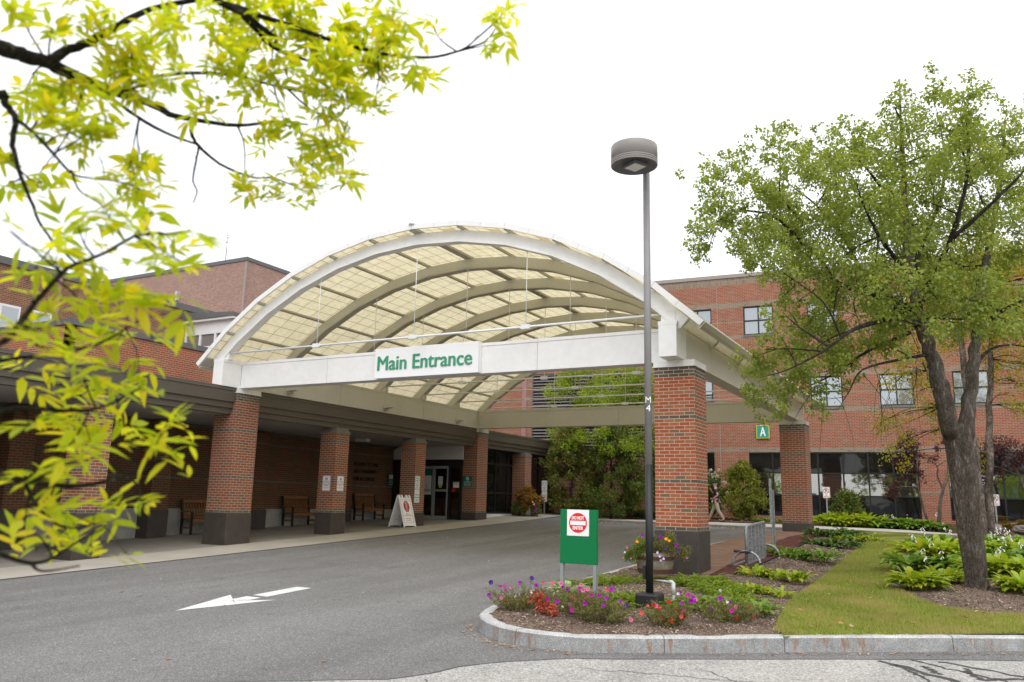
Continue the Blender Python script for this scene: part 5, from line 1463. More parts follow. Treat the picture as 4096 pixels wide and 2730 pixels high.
def spline(pts, k=4):
    """Catmull-Rom resampling of (x,y,z,r) points"""
    P = [np.array(p, float) for p in pts]; P = [2*P[0]-P[1]] + P + [2*P[-1]-P[-2]]; out = []
    for i in range(1, len(P)-2):
        for j in range(k):
            t = j/k; a, b, c, d = P[i-1], P[i], P[i+1], P[i+2]
            out.append(.5*((2*b)+(-a+c)*t+(2*a-5*b+4*c-d)*t*t+(-a+3*b-3*c+d)*t**3))
    out.append(P[-2]); return out
def limb_mesh(name, pts, mat, parent, n=8, wob=0., seed=0, k=4):
    r = random.Random(seed); s = spline(pts, k); b = MB()
    P = [(p[0]+r.uniform(-wob, wob)*p[3], p[1]+r.uniform(-wob, wob)*p[3], p[2]) for p in s]
    b.tube(P, [max(.0012, p[3])*(1+r.uniform(-.06, .06)) for p in s], n)
    return b.build(name, mat, parent)
def twigs(name, limbs, clusters, mat, parent, seed, rad=.012, sub=3, n=4, sag=.0):
    """thin twigs from the nearest limb point to each leaf cluster, with side shoots"""
    r = random.Random(seed); allp = [p for l in limbs for p in spline(l, 3)]; A = np.array(allp); b = MB()
    for c in clusters:
        c = np.array(c[:4], float); d = np.linalg.norm(A[:,:3]-c[:3], axis=1); i = int(np.argmin(d + A[:,3]*0)); s0 = A[i]
        ln = float(d[i]); 
        if ln < .05: ln = .05
        m = (s0[:3]+c[:3])/2 + np.array([r.uniform(-.12,.12), r.uniform(-.12,.12), r.uniform(-.02,.15)-sag])*ln
        r0 = min(s0[3]*.8, rad)
        pts = [(*s0[:3], r0), (*m, r0*.7), (*c[:3], r0*.4)]
        sp = spline(pts, 4); b.tube([p[:3] for p in sp], [max(.0008, p[3]) for p in sp], n, cap=False)
        for q in range(sub):
            v = np.array([r.gauss(0,1), r.gauss(0,1), r.gauss(.2,1)]); v /= np.linalg.norm(v); e = c[:3]+v*c[3]*r.uniform(.6,1.1)
            st = sp[r.randrange(len(sp)//2, len(sp))]
            mm = (np.array(st[:3])+e)/2 + np.array([r.uniform(-.1,.1)]*3)*c[3]
            b.tube([st[:3], mm, e], [r0*.4, r0*.28, r0*.12], 3, cap=False)
    return b.build(name, mat, parent)

BIRCH= [[[4.48, -0.07, -0.88, 0.1591], [4.47, -0.16, -0.5, 0.1505], [4.44, -0.33, 0.19, 0.1634], [4.43, -0.48, 0.85, 0.17629999999999998], [4.41, -0.62, 1.42, 0.18489999999999998], [4.37, -0.73, 1.81, 0.18489999999999998]], [[4.3, -0.73, 1.65, 0.1394], [4.22, -1.02, 2.25, 0.12299999999999998], [4.14, -1.17, 2.7, 0.1066], [4.05, -1.31, 3.12, 0.09839999999999999], [3.98, -1.32, 3.52, 0.09019999999999999], [3.92, -1.36, 4.05, 0.0697], [3.9, -1.39, 4.7, 0.0574], [3.91, -1.44, 5.44, 0.045099999999999994], [3.93, -1.58, 6.15, 0.032799999999999996], [3.95, -1.72, 6.82, 0.016399999999999998], [3.97, -1.81, 7.25, 0.00656]], [[4.44, -0.5, 1.47, 0.1394], [4.59, -0.35, 2.24, 0.1066], [4.68, -0.19, 2.78, 0.0943], [4.77, -0.15, 3.37, 0.082], [4.86, -0.13, 4.0, 0.0697], [5.04, -0.08, 4.76, 0.0533], [5.22, -0.04, 5.54, 0.041], [5.37, -0.0, 6.28, 0.024599999999999997], [5.46, -0.11, 6.99, 0.008199999999999999]], [[3.98, -1.32, 3.52, 0.05], [4.1, -1.55, 3.82, 0.045], [4.26, -1.63, 4.0, 0.04], [4.49, -1.83, 4.44, 0.035], [4.76, -1.96, 4.66, 0.03], [5.15, -2.05, 4.98, 0.0225], [5.52, -2.04, 5.35, 0.015], [5.81, -1.98, 5.78, 0.0075]], [[4.49, -1.83, 4.44, 0.039599999999999996], [4.71, -1.74, 5.12, 0.0288], [4.85, -1.61, 5.96, 0.021599999999999998], [4.85, -1.53, 6.62, 0.010799999999999999], [4.85, -1.6, 6.93, 0.00432]], [[4.02, -1.25, 3.33, 0.0576], [3.65, -2.04, 3.32, 0.043199999999999995], [3.48, -2.34, 3.21, 0.036], [3.18, -2.82, 3.02, 0.0288], [2.96, -3.12, 2.79, 0.021599999999999998], [2.71, -3.32, 2.58, 0.01584], [2.37, -3.58, 2.36, 0.01008], [2.05, -3.85, 2.23, 0.00432]], [[4.05, -1.21, 3.18, 0.0648], [3.6, -1.46, 3.69, 0.054], [3.1, -1.66, 3.91, 0.0468], [2.84, -1.83, 4.02, 0.043199999999999995], [2.72, -1.95, 4.26, 0.039599999999999996], [2.6, -2.06, 4.46, 0.036], [2.45, -2.17, 4.61, 0.0324], [2.21, -2.37, 4.87, 0.0252], [2.01, -2.52, 5.04, 0.02016], [1.6, -2.86, 5.06, 0.0144], [1.36, -3.07, 4.88, 0.00864], [1.02, -3.19, 4.57, 0.0036]], [[3.98, -1.32, 3.52, 0.0576], [3.54, -1.07, 3.91, 0.043199999999999995], [3.19, -1.0, 4.29, 0.036], [3.05, -0.92, 4.66, 0.0324], [2.92, -0.96, 5.01, 0.0288], [2.71, -1.04, 5.35, 0.021599999999999998], [2.43, -1.15, 5.69, 0.0144], [2.13, -1.26, 5.98, 0.00864], [1.89, -1.47, 6.31, 0.00432]], [[2.43, -1.92, 5.0, 0.021599999999999998], [2.25, -2.31, 5.24, 0.018], [2.17, -2.51, 5.43, 0.0144], [2.22, -2.57, 5.8, 0.00864], [2.2, -2.67, 6.22, 0.0036]], [[3.9, -1.4, 5.24, 0.036], [3.7, -1.78, 5.41, 0.0252], [3.58, -1.98, 5.49, 0.021599999999999998], [3.43, -2.33, 5.67, 0.01584], [3.25, -2.59, 5.87, 0.00864], [3.13, -2.83, 6.09, 0.0036]], [[3.84, -1.22, 3.23, 0.036], [3.22, -0.94, 3.04, 0.0252], [2.59, -0.74, 2.69, 0.018], [2.06, -0.75, 2.46, 0.01008], [1.58, -0.86, 2.29, 0.0036]], [[4.1, -1.23, 2.86, 0.0288], [3.71, -1.87, 2.7, 0.021599999999999998], [3.24, -2.54, 2.47, 0.0144], [3.07, -2.68, 2.16, 0.00864], [2.91, -2.83, 1.86, 0.0036]], [[3.9, -1.27, 4.15, 0.043199999999999995], [4.14, -0.73, 4.91, 0.036], [4.4, -0.29, 5.67, 0.0288], [4.52, -0.15, 6.38, 0.021599999999999998], [4.49, -0.2, 7.06, 0.010799999999999999], [4.44, -0.3, 7.4, 0.00432]], [[4.77, -0.27, 3.34, 0.043199999999999995], [5.11, -0.48, 3.6, 0.0324], [5.46, -0.55, 3.76, 0.021599999999999998], [5.86, -0.71, 3.88, 0.0072]], [[4.68, -0.19, 2.78, 0.036], [4.96, 0.35, 3.15, 0.0252], [5.31, 0.86, 3.3, 0.0144], [5.7, 1.31, 3.26, 0.0057599999999999995]], [[3.92, -1.36, 4.05, 0.036], [3.63, -2.18, 4.42, 0.0288], [3.48, -2.67, 4.69, 0.021599999999999998], [3.39, -3.02, 4.97, 0.010799999999999999], [3.36, -3.21, 5.22, 0.00432]]]
BCL= [[3.98, -2.59, 6.45, 0.26], [3.78, -1.71, 6.47, 0.32], [4.06, -2.04, 6.1, 0.35], [4.29, -1.32, 6.84, 0.28], [4.52, -1.17, 7.07, 0.25], [4.8, -2.67, 6.31, 0.29], [4.61, -2.84, 5.82, 0.39], [5.0, -0.14, 6.71, 0.38], [3.54, -2.65, 5.95, 0.23], [3.34, -2.81, 5.81, 0.26], [2.89, -0.83, 6.94, 0.22], [3.13, -2.17, 5.85, 0.32], [3.47, -0.89, 6.29, 0.38], [3.95, -1.68, 5.77, 0.44], [4.41, -0.97, 6.09, 0.49], [4.83, -2.18, 5.42, 0.44], [5.33, -0.56, 6.47, 0.29], [5.64, 0.2, 7.23, 0.26], [5.62, -0.7, 6.18, 0.36], [5.31, -0.12, 6.02, 0.46], [5.6, -0.1, 5.63, 0.41], [2.45, -3.85, 5.75, 0.16], [2.33, -1.81, 6.46, 0.19], [2.65, -2.14, 6.3, 0.12], [2.28, -3.17, 5.75, 0.23], [2.62, -3.75, 5.26, 0.29], [2.55, -1.28, 6.17, 0.3], [1.82, -2.92, 6.02, 0.16], [1.52, -2.32, 6.14, 0.17], [1.13, -2.07, 6.4, 0.13], [1.33, -2.39, 5.93, 0.21], [0.97, -1.97, 6.2, 0.17], [1.25, -3.35, 5.37, 0.16], [1.52, -2.0, 5.91, 0.3], [2.07, -2.75, 5.45, 0.35], [2.26, -1.13, 5.82, 0.48], [2.75, -1.05, 5.86, 0.43], [3.37, -3.07, 5.03, 0.36], [3.73, -2.73, 4.94, 0.44], [4.15, -2.26, 5.04, 0.49], [4.55, 0.23, 5.83, 0.57], [4.99, -1.12, 5.21, 0.47], [5.39, -0.29, 5.3, 0.41], [1.47, -3.48, 5.13, 0.23], [1.12, -3.04, 5.3, 0.16], [1.46, -3.17, 4.95, 0.31], [1.79, -3.11, 5.0, 0.35], [2.04, -2.24, 5.13, 0.45], [2.45, -1.98, 4.98, 0.49], [2.77, -0.83, 5.29, 0.52], [3.28, -1.22, 5.01, 0.54], [3.66, -0.22, 5.13, 0.57], [4.13, -0.19, 5.07, 0.6], [4.58, 0.46, 5.25, 0.57], [5.04, -0.25, 4.89, 0.5], [1.43, -3.82, 4.55, 0.22], [0.77, -2.0, 4.94, 0.21], [0.53, -1.77, 4.82, 0.18], [0.81, -1.81, 4.82, 0.15], [1.42, -2.55, 4.74, 0.24], [1.42, -2.05, 4.62, 0.25], [1.97, -3.32, 4.31, 0.34], [1.94, -1.41, 4.78, 0.43], [2.49, -1.88, 4.45, 0.49], [3.05, -2.46, 4.22, 0.46], [3.52, -2.86, 3.94, 0.47], [3.79, -0.26, 4.52, 0.6], [4.31, 0.44, 4.64, 0.62], [4.72, -2.1, 3.89, 0.44], [5.2, 0.36, 4.47, 0.47], [1.89, -2.66, 4.11, 0.23], [2.3, -3.23, 3.87, 0.29], [2.62, -2.59, 3.88, 0.34], [2.86, -0.98, 4.17, 0.46], [3.3, -0.38, 4.1, 0.56], [3.87, -2.62, 3.48, 0.43], [4.25, -0.64, 3.86, 0.53], [4.69, -2.17, 3.46, 0.4], [5.16, 0.18, 3.95, 0.42], [5.37, -0.88, 3.57, 0.31], [2.53, -0.73, 3.91, 0.34], [2.11, -0.67, 4.06, 0.22], [2.09, -2.17, 3.76, 0.16], [2.94, -0.11, 3.83, 0.44], [3.54, -1.9, 3.28, 0.38], [3.96, -2.39, 3.11, 0.33], [4.33, -0.56, 3.49, 0.37], [4.73, -2.12, 3.17, 0.29], [5.1, -1.4, 3.25, 0.3], [2.79, -1.99, 3.25, 0.35], [2.36, -1.6, 3.4, 0.29], [2.28, -3.09, 3.26, 0.18], [2.14, -3.49, 3.04, 0.18], [2.0, -0.93, 3.26, 0.3], [2.6, -2.32, 2.89, 0.31], [2.71, -0.22, 3.2, 0.39], [3.16, -0.2, 3.31, 0.35], [3.56, -1.59, 2.95, 0.23], [1.81, -2.28, 2.91, 0.2], [1.69, -2.11, 2.74, 0.24], [1.94, -1.59, 2.81, 0.33], [2.28, -1.54, 2.71, 0.33], [2.68, -1.41, 2.63, 0.28], [1.44, -1.89, 2.54, 0.2], [1.49, -0.81, 2.56, 0.26], [2.02, -1.88, 2.31, 0.24], [2.37, -1.93, 2.29, 0.24], [1.67, -1.35, 2.19, 0.21], [2.07, -2.63, 1.84, 0.15], [2.55, -2.21, 2.09, 0.15], [1.23, -0.82, 2.48, 0.13], [2.95, -1.41, 2.7, 0.2], [2.46, -1.43, 1.99, 0.12]]
ASH= [[[2.04, -14.33, 1.73, 0.026], [2.13, -14.21, 1.71, 0.0241], [2.14, -14.14, 1.72, 0.0222], [2.14, -14.07, 1.73, 0.0202], [2.16, -13.99, 1.72, 0.0183], [2.17, -13.92, 1.72, 0.0164], [2.17, -13.85, 1.73, 0.0145], [2.2, -13.77, 1.73, 0.0126], [2.21, -13.69, 1.72, 0.0107], [2.23, -13.62, 1.73, 0.0088], [2.32, -13.5, 1.74, 0.0068], [2.4, -13.4, 1.78, 0.0049], [2.46, -13.3, 1.8, 0.003]], [[2.21, -14.11, 1.69, 0.016], [2.21, -14.07, 1.75, 0.0147], [2.23, -14.01, 1.81, 0.0133], [2.24, -13.96, 1.87, 0.012], [2.25, -13.91, 1.93, 0.0107], [2.28, -13.85, 2.0, 0.0093], [2.41, -13.74, 2.07, 0.008]], [[2.15, -14.31, 1.38, 0.012], [2.27, -14.26, 1.51, 0.0109], [2.27, -14.24, 1.49, 0.0097], [2.27, -14.21, 1.46, 0.0086], [2.25, -14.2, 1.41, 0.0074], [2.24, -14.17, 1.34, 0.0063], [2.25, -14.13, 1.26, 0.0051], [2.25, -14.1, 1.21, 0.004]], [[2.17, -13.57, 1.76, 0.008], [2.14, -13.54, 1.73, 0.007], [2.13, -13.5, 1.7, 0.006], [2.17, -13.43, 1.65, 0.005], [2.24, -13.34, 1.62, 0.004], [2.29, -13.28, 1.63, 0.003], [2.36, -13.2, 1.6, 0.002]], [[2.25, -13.97, 1.67, 0.007], [2.2, -13.84, 1.67, 0.006], [2.19, -13.69, 1.66, 0.005], [2.17, -13.55, 1.68, 0.004]], [[2.18, -13.54, 1.67, 0.004], [2.15, -13.52, 1.63, 0.0035], [2.12, -13.5, 1.57, 0.003], [2.11, -13.47, 1.54, 0.0025], [2.07, -13.45, 1.51, 0.002]], [[2.53, -13.89, 1.99, 0.013], [2.53, -13.81, 1.98, 0.0113], [2.55, -13.72, 1.98, 0.0097], [2.59, -13.61, 1.94, 0.008]], [[2.48, -13.8, 2.01, 0.01], [2.54, -13.68, 2.01, 0.009], [2.63, -13.54, 2.0, 0.008], [2.7, -13.41, 2.0, 0.007], [2.81, -13.27, 2.0, 0.006], [2.9, -13.14, 2.04, 0.005], [2.96, -13.04, 2.11, 0.004], [2.99, -12.95, 2.18, 0.003], [3.0, -12.88, 2.28, 0.002]], [[2.5, -13.68, 2.01, 0.008], [2.53, -13.56, 1.95, 0.0067], [2.55, -13.46, 1.96, 0.0055], [2.58, -13.36, 1.97, 0.0043], [2.63, -13.24, 1.94, 0.003]], [[2.3, -13.94, 1.66, 0.007], [2.29, -13.87, 1.74, 0.0063], [2.36, -13.74, 1.81, 0.0056], [2.42, -13.61, 1.85, 0.0049], [2.47, -13.49, 1.86, 0.0041], [2.55, -13.35, 1.87, 0.0034], [2.64, -13.2, 1.88, 0.0027], [2.67, -13.1, 1.92, 0.002]], [[2.47, -13.43, 1.88, 0.004], [2.52, -13.35, 1.82, 0.0033], [2.56, -13.29, 1.81, 0.0027], [2.59, -13.23, 1.8, 0.002]], [[2.39, -13.59, 1.87, 0.004], [2.43, -13.58, 1.96, 0.0033], [2.51, -13.55, 2.03, 0.0027], [2.56, -13.54, 2.09, 0.002]], [[2.31, -14.23, 1.44, 0.006], [2.3, -14.2, 1.44, 0.0052], [2.3, -14.14, 1.41, 0.0044], [2.32, -14.07, 1.35, 0.0036], [2.33, -14.02, 1.35, 0.0028], [2.35, -13.96, 1.36, 0.002]], [[2.34, -14.08, 1.35, 0.003], [2.32, -14.04, 1.31, 0.0027], [2.33, -13.99, 1.29, 0.0023], [2.33, -13.96, 1.28, 0.002]], [[2.25, -14.1, 1.21, 0.004], [2.27, -14.07, 1.16, 0.0037], [2.31, -14.05, 1.12, 0.0033], [2.34, -14.03, 1.09, 0.003]], [[2.66, -14.09, 1.11, 0.004], [2.61, -14.13, 1.06, 0.0046], [2.57, -14.18, 1.02, 0.0051], [2.57, -14.21, 0.99, 0.0057], [2.55, -14.24, 0.93, 0.0063], [2.53, -14.27, 0.86, 0.0069], [2.53, -14.29, 0.82, 0.0074], [2.51, -14.33, 0.78, 0.008]], [[2.54, -14.27, 0.85, 0.004], [2.51, -14.22, 0.82, 0.0033], [2.5, -14.17, 0.81, 0.0027], [2.49, -14.11, 0.8, 0.002]], [[2.45, -14.32, 0.61, 0.009], [2.49, -14.26, 0.65, 0.0076], [2.53, -14.2, 0.66, 0.0062], [2.57, -14.13, 0.66, 0.0048], [2.6, -14.07, 0.68, 0.0034], [2.64, -14.01, 0.73, 0.002]], [[2.44, -14.3, 0.5, 0.009], [2.48, -14.24, 0.5, 0.008], [2.5, -14.19, 0.49, 0.007], [2.55, -14.12, 0.48, 0.006], [2.6, -14.06, 0.49, 0.005], [2.65, -14.0, 0.52, 0.004], [2.67, -13.95, 0.55, 0.003]], [[2.57, -14.23, 0.48, 0.005], [2.55, -14.19, 0.44, 0.0043], [2.55, -14.13, 0.39, 0.0035], [2.56, -14.08, 0.38, 0.0027], [2.56, -14.04, 0.39, 0.002]], [[2.48, -14.3, 0.35, 0.007], [2.52, -14.23, 0.32, 0.006], [2.53, -14.17, 0.3, 0.005], [2.54, -14.12, 0.31, 0.004], [2.56, -14.07, 0.35, 0.003], [2.58, -14.02, 0.38, 0.002]], [[2.57, -14.19, 0.3, 0.004], [2.54, -14.14, 0.28, 0.003], [2.57, -14.07, 0.29, 0.002]], [[2.52, -14.2, 0.49, 0.004], [2.52, -14.15, 0.54, 0.0033], [2.53, -14.1, 0.59, 0.0027], [2.52, -14.06, 0.67, 0.002]], [[2.46, -14.34, 0.74, 0.006], [2.46, -14.27, 0.77, 0.005], [2.49, -14.17, 0.8, 0.004], [2.53, -14.07, 0.84, 0.003], [2.57, -13.98, 0.92, 0.002]]]
ACL= [[2.34, -14.27, 1.72, 0.047], [2.31, -14.08, 1.84, 0.095], [2.35, -13.96, 1.8, 0.106], [2.7, -14.07, 1.7, 0.094], [2.28, -13.95, 1.72, 0.091], [2.38, -13.88, 1.69, 0.084], [2.49, -13.77, 1.81, 0.11], [2.4, -13.55, 2.08, 0.131], [2.57, -13.55, 2.07, 0.127], [2.57, -13.42, 2.05, 0.132], [2.74, -13.48, 1.88, 0.116], [2.72, -13.34, 2.09, 0.106], [2.74, -13.28, 1.96, 0.124], [3.02, -13.51, 1.86, 0.086], [2.99, -13.53, 1.96, 0.063], [2.89, -13.22, 1.95, 0.053], [2.87, -13.12, 2.17, 0.037], [3.24, -13.29, 2.0, 0.065], [3.17, -13.21, 1.98, 0.042], [3.2, -13.15, 2.14, 0.043], [2.57, -13.59, 1.85, 0.107], [2.66, -13.5, 1.79, 0.1], [2.77, -13.46, 1.75, 0.091], [2.84, -13.39, 1.77, 0.067], [2.4, -13.52, 1.85, 0.078], [2.6, -13.54, 1.66, 0.082], [2.67, -13.45, 1.61, 0.083], [2.47, -13.33, 1.63, 0.098], [2.82, -13.53, 1.46, 0.062], [2.71, -13.3, 1.56, 0.043], [2.4, -13.37, 1.54, 0.08], [2.46, -13.57, 1.47, 0.058], [2.68, -13.49, 1.43, 0.057], [2.34, -13.4, 1.72, 0.054], [2.4, -14.06, 1.5, 0.085], [2.36, -14.1, 1.45, 0.07], [2.3, -13.99, 1.45, 0.037], [2.0, -14.05, 1.69, 0.07], [2.35, -14.16, 1.48, 0.055], [2.14, -14.15, 1.48, 0.036], [2.13, -14.13, 1.39, 0.05], [1.95, -13.95, 1.45, 0.04], [2.23, -14.07, 1.65, 0.074], [2.23, -13.8, 1.51, 0.056], [2.55, -13.98, 1.32, 0.042], [2.42, -13.95, 1.32, 0.065], [2.64, -14.03, 1.2, 0.033], [2.05, -13.92, 1.72, 0.064], [2.51, -13.91, 1.67, 0.066], [2.38, -13.71, 1.7, 0.057], [2.82, -13.51, 1.58, 0.048], [2.36, -13.63, 2.08, 0.086], [2.33, -14.18, 1.73, 0.049], [2.22, -13.82, 1.48, 0.062], [2.24, -13.78, 1.41, 0.069], [2.73, -14.23, 1.12, 0.062], [2.77, -14.14, 1.08, 0.074], [2.62, -13.94, 1.14, 0.06], [2.47, -14.12, 1.15, 0.057], [1.97, -13.95, 1.41, 0.041], [2.12, -14.11, 1.34, 0.044], [2.56, -14.34, 1.06, 0.025], [2.57, -14.24, 1.02, 0.074], [2.46, -14.01, 1.06, 0.107], [2.79, -14.12, 1.0, 0.063], [2.82, -14.07, 1.03, 0.037], [2.56, -14.15, 0.93, 0.098], [2.67, -14.09, 0.93, 0.098], [2.75, -14.04, 0.91, 0.054], [2.2, -14.08, 1.04, 0.049], [2.57, -14.27, 0.84, 0.051], [2.72, -14.27, 0.78, 0.069], [2.39, -13.92, 0.87, 0.098], [2.52, -13.89, 0.88, 0.055], [2.43, -13.86, 0.79, 0.074], [2.55, -14.1, 0.74, 0.077], [2.2, -13.99, 0.74, 0.074], [2.14, -14.05, 0.78, 0.043], [2.52, -14.21, 0.62, 0.057], [2.37, -14.0, 0.66, 0.071], [2.44, -13.91, 0.65, 0.06], [2.59, -13.95, 0.73, 0.035], [2.71, -13.93, 0.58, 0.073], [2.77, -14.03, 0.61, 0.047], [2.68, -14.05, 0.58, 0.048], [2.54, -14.17, 0.52, 0.062], [2.71, -14.18, 0.54, 0.06], [2.29, -14.1, 0.5, 0.045], [2.56, -14.12, 0.47, 0.063], [2.41, -13.9, 0.45, 0.06], [2.59, -14.23, 0.41, 0.045], [2.25, -13.91, 0.36, 0.067], [2.46, -13.92, 0.39, 0.052], [2.39, -13.81, 0.3, 0.037], [2.3, -13.87, 0.29, 0.049], [2.18, -13.94, 0.3, 0.043], [2.29, -14.07, 0.33, 0.034], [2.98, -14.18, 1.05, 0.025], [2.41, -13.96, 0.57, 0.053], [2.77, -14.06, 0.43, 0.031]]
FLW= {"A": [["purple", -0.638, -5.756, -0.551], ["purple", -0.44, -5.683, -0.576], ["purple", -0.969, -5.964, -0.709], ["magenta", -0.955, -5.713, -0.77], ["magenta", -0.816, -5.843, -0.593], ["violet", -0.465, -5.762, -0.485], ["violet", -0.907, -6.031, -0.546], ["pink", -0.852, -5.85, -0.747], ["pink", -0.805, -5.684, -0.632], ["coral", -0.332, -5.711, -0.534], ["white", -0.585, -5.53, -0.69], ["white", -0.622, -5.594, -0.737], ["red", -0.56, -5.464, -0.697], ["red", -0.804, -5.818, -0.772]], "B": [["purple", 0.169, -6.189, -0.519], ["purple", 0.186, -6.103, -0.546], ["purple", 0.099, -6.184, -0.685], ["purple", 0.117, -5.838, -0.793], ["magenta", 0.318, -6.054, -0.531], ["magenta", 0.231, -5.775, -0.75], ["pink", 0.147, -6.185, -0.481], ["pink", 0.28, -5.903, -0.503], ["pink", 0.381, -6.073, -0.547], ["pink", 0.375, -5.928, -0.55], ["coral", 0.061, -6.243, -0.471], ["coral", 0.209, -5.903, -0.697], ["coral", 0.178, -5.953, -0.648], ["white", 0.031, -5.901, -0.782]], "C": [["purple", 0.596, -6.095, -0.589], ["purple", 0.722, -6.19, -0.596], ["purple", 0.747, -6.093, -0.508], ["purple", 0.681, -6.178, -0.686], ["purple", 0.509, -5.967, -0.826], ["purple", 0.627, -6.026, -0.826], ["violet", 0.837, -5.848, -0.698], ["pink", 0.955, -6.006, -0.842]], "D": [["purple", 1.478, -5.738, -0.642], ["purple", 1.593, -5.788, -0.6], ["purple", 1.623, -5.791, -0.561], ["purple", 1.579, -5.604, -0.629], ["purple", 1.456, -5.746, -0.526], ["magenta", 1.534, -5.686, -0.55], ["pink", 1.258, -6.01, -0.665], ["red", 1.247, -5.886, -0.694], ["red", 1.357, -5.829, -0.633], ["red", 1.419, -5.931, -0.818], ["red", 1.512, -5.771, -0.776], ["red", 1.269, -5.838, -0.822], ["red", 1.482, -5.795, -0.746], ["red", 1.238, -6.028, -0.654], ["lilac", 1.496, -5.931, -0.521]], "E": [["purple", 1.67, -5.202, -0.74], ["purple", 1.744, -5.164, -0.826], ["purple", 1.83, -5.39, -0.592], ["purple", 1.996, -5.212, -0.746], ["violet", 1.837, -5.095, -0.805], ["coral", 2.071, -4.97, -0.705], ["white", 1.876, -5.244, -0.643], ["red", 2.091, -4.893, -0.831], ["red", 1.984, -5.279, -0.802], ["lilac", 1.763, -5.129, -0.53]]}
BFL= [["pink", -0.79, -1.545, -0.275], ["lilac", -0.828, -1.549, -0.355], ["pink", -0.86, -1.546, -0.447], ["pink", -0.744, -1.48, -0.457], ["orange", -0.63, -1.481, -0.166], ["purple", -0.541, -1.456, -0.06], ["purple", -0.271, -1.304, -0.072], ["purple", -0.264, -1.294, -0.1], ["pink", -0.409, -1.373, -0.104], ["violet", -0.401, -1.351, -0.179], ["orange", -0.186, -1.248, -0.111], ["orange", -0.14, -1.216, -0.14], ["purple", -0.039, -1.144, -0.213], ["violet", -0.012, -1.108, -0.311], ["violet", -0.204, -1.223, -0.269], ["lilac", -0.333, -1.277, -0.348], ["lilac", -0.304, -1.246, -0.413], ["lilac", -0.248, -1.207, -0.45], ["pink", 0.106, -1.016, -0.427], ["lilac", -0.292, -1.225, -0.479], ["violet", -0.01, -1.154, -0.099], ["coral", -0.418, -1.376, -0.113]]
A3D = {"bare": [[3.02, -1.58, 2.31], [3.66, -1.28, 2.56]]}


# ---- the big birch
t1 = empty('birch_tree', (4.4, -.17, -.69), 'big birch with a thick rough two-stemmed trunk in the right flower bed', 'tree')
def keep(o, p):
    o.parent = p; o.matrix_parent_inverse = Matrix.Translation(-Vector(p.location)); return o
def big_trunk():
    b = MB(); r = random.Random(3); s = spline(BIRCH[0], 8); n = 28
    vs = []; fs = []
    ph = [r.uniform(0, 6.28) for _ in range(6)]
    for i, p in enumerate(s):
        fl = 1+.16*exp(-i*.35)
        for k in range(n):
            a = 2*pi*k/n
            rr = p[3]*fl*(1+.055*sin(3*a+ph[0]+i*.09)+.04*sin(5*a+ph[1]-i*.12)+.03*sin(9*a+ph[2]+i*.4)+.02*r.uniform(-1,1)) * (1+.10*cos(2*a+.4))
            vs.append((p[0]+rr*cos(a), p[1]+rr*sin(a), p[2]))
    for i in range(len(s)-1):
        for k in range(n):
            fs.append((i*n+k, i*n+(k+1)%n, (i+1)*n+(k+1)%n, (i+1)*n+k))
    b.add(vs, fs, 0, True); return b.build('trunk', M['bark'], None)
keep(big_trunk(), t1)
for i, l in enumerate(BIRCH[1:]):
    keep(limb_mesh('branch', l, M['bark'] if i < 2 else M['bark_dk'], None, 14 if i < 2 else 8, .25 if i < 2 else .3, i), t1)
keep(twigs('twigs', BIRCH[1:], BCL, M['bark_dk'], None, 4, .016, 5), t1)
rr_ = random.Random(8); BC2 = []
for x, y, z, r in BCL:
    BC2.append([x, y, z, r*.9])
    if rr_.random() < .45: BC2.append([x+rr_.uniform(-.4,.4), y+rr_.uniform(-.5,.5), z+r*rr_.uniform(.6,1.3), r*.38])
keep(cloud('crown', BC2, 64000, .060, .044, M['L_birch'], None, 21, .3, .45, .45, subs=.66), t1)
# bare drooping twigs at the lower left of the crown
b = MB(); r = random.Random(2)
for k in range(14):
    p = np.array(A3D['bare'][k % 2]) + np.array([r.uniform(-.5,.5), r.uniform(-.5,.5), r.uniform(-.1,.2)])
    pts = [p]; d = np.array([r.uniform(-.3,.3), r.uniform(-.3,.3), -.2])
    for j in range(6):
        d = d + np.array([r.uniform(-.12,.12), r.uniform(-.12,.12), -.16]); p = p + d*.28; pts.append(p)
    b.tube(pts, [.006-.0009*j for j in range(7)], 4, cap=False)
keep(b.build('drooping_twigs', M['bark_dk'], None), t1)

# ---- generic tree from a few numbers
def tree(name, base, label, trunks, clusters, nleaf, L, W, lm, bm_, seed, group=None, sub=2, tr=.012, droop=.4, limbs_extra=()):
    t = empty(name, base, label, 'tree' if 'shrub' not in name else 'shrub', group)
    for i, l in enumerate(trunks): keep(limb_mesh('trunk', l, bm_, None, 10, .3, seed+i), t)
    for i, l in enumerate(limbs_extra): keep(limb_mesh('branch', l, M['bark_dk'], None, 6, .3, seed+9+i), t)
    keep(twigs('twigs', list(trunks)+list(limbs_extra), clusters, M['bark_dk'], None, seed, tr, sub), t)
    keep(cloud('crown', clusters, nleaf, L, W, lm, None, seed+50, .3, droop, .5), t)
    return t
def blob(cx, cy, cz, rx, ry, rz, n, r, seed, cone=0.):
    q = random.Random(seed); out = []
    while len(out) < n:
        a, b_, c = q.uniform(-1,1), q.uniform(-1,1), q.uniform(-1,1)
        if a*a+b_*b_+c*c > 1 or a*a+b_*b_+c*c < .12: continue
        k = 1-cone*(c+1)/2
        out.append([cx+a*rx*k, cy+b_*ry*k, cz+c*rz, r*q.uniform(.7,1.25)*(1-.4*cone*(c+1)/2)])
    return out
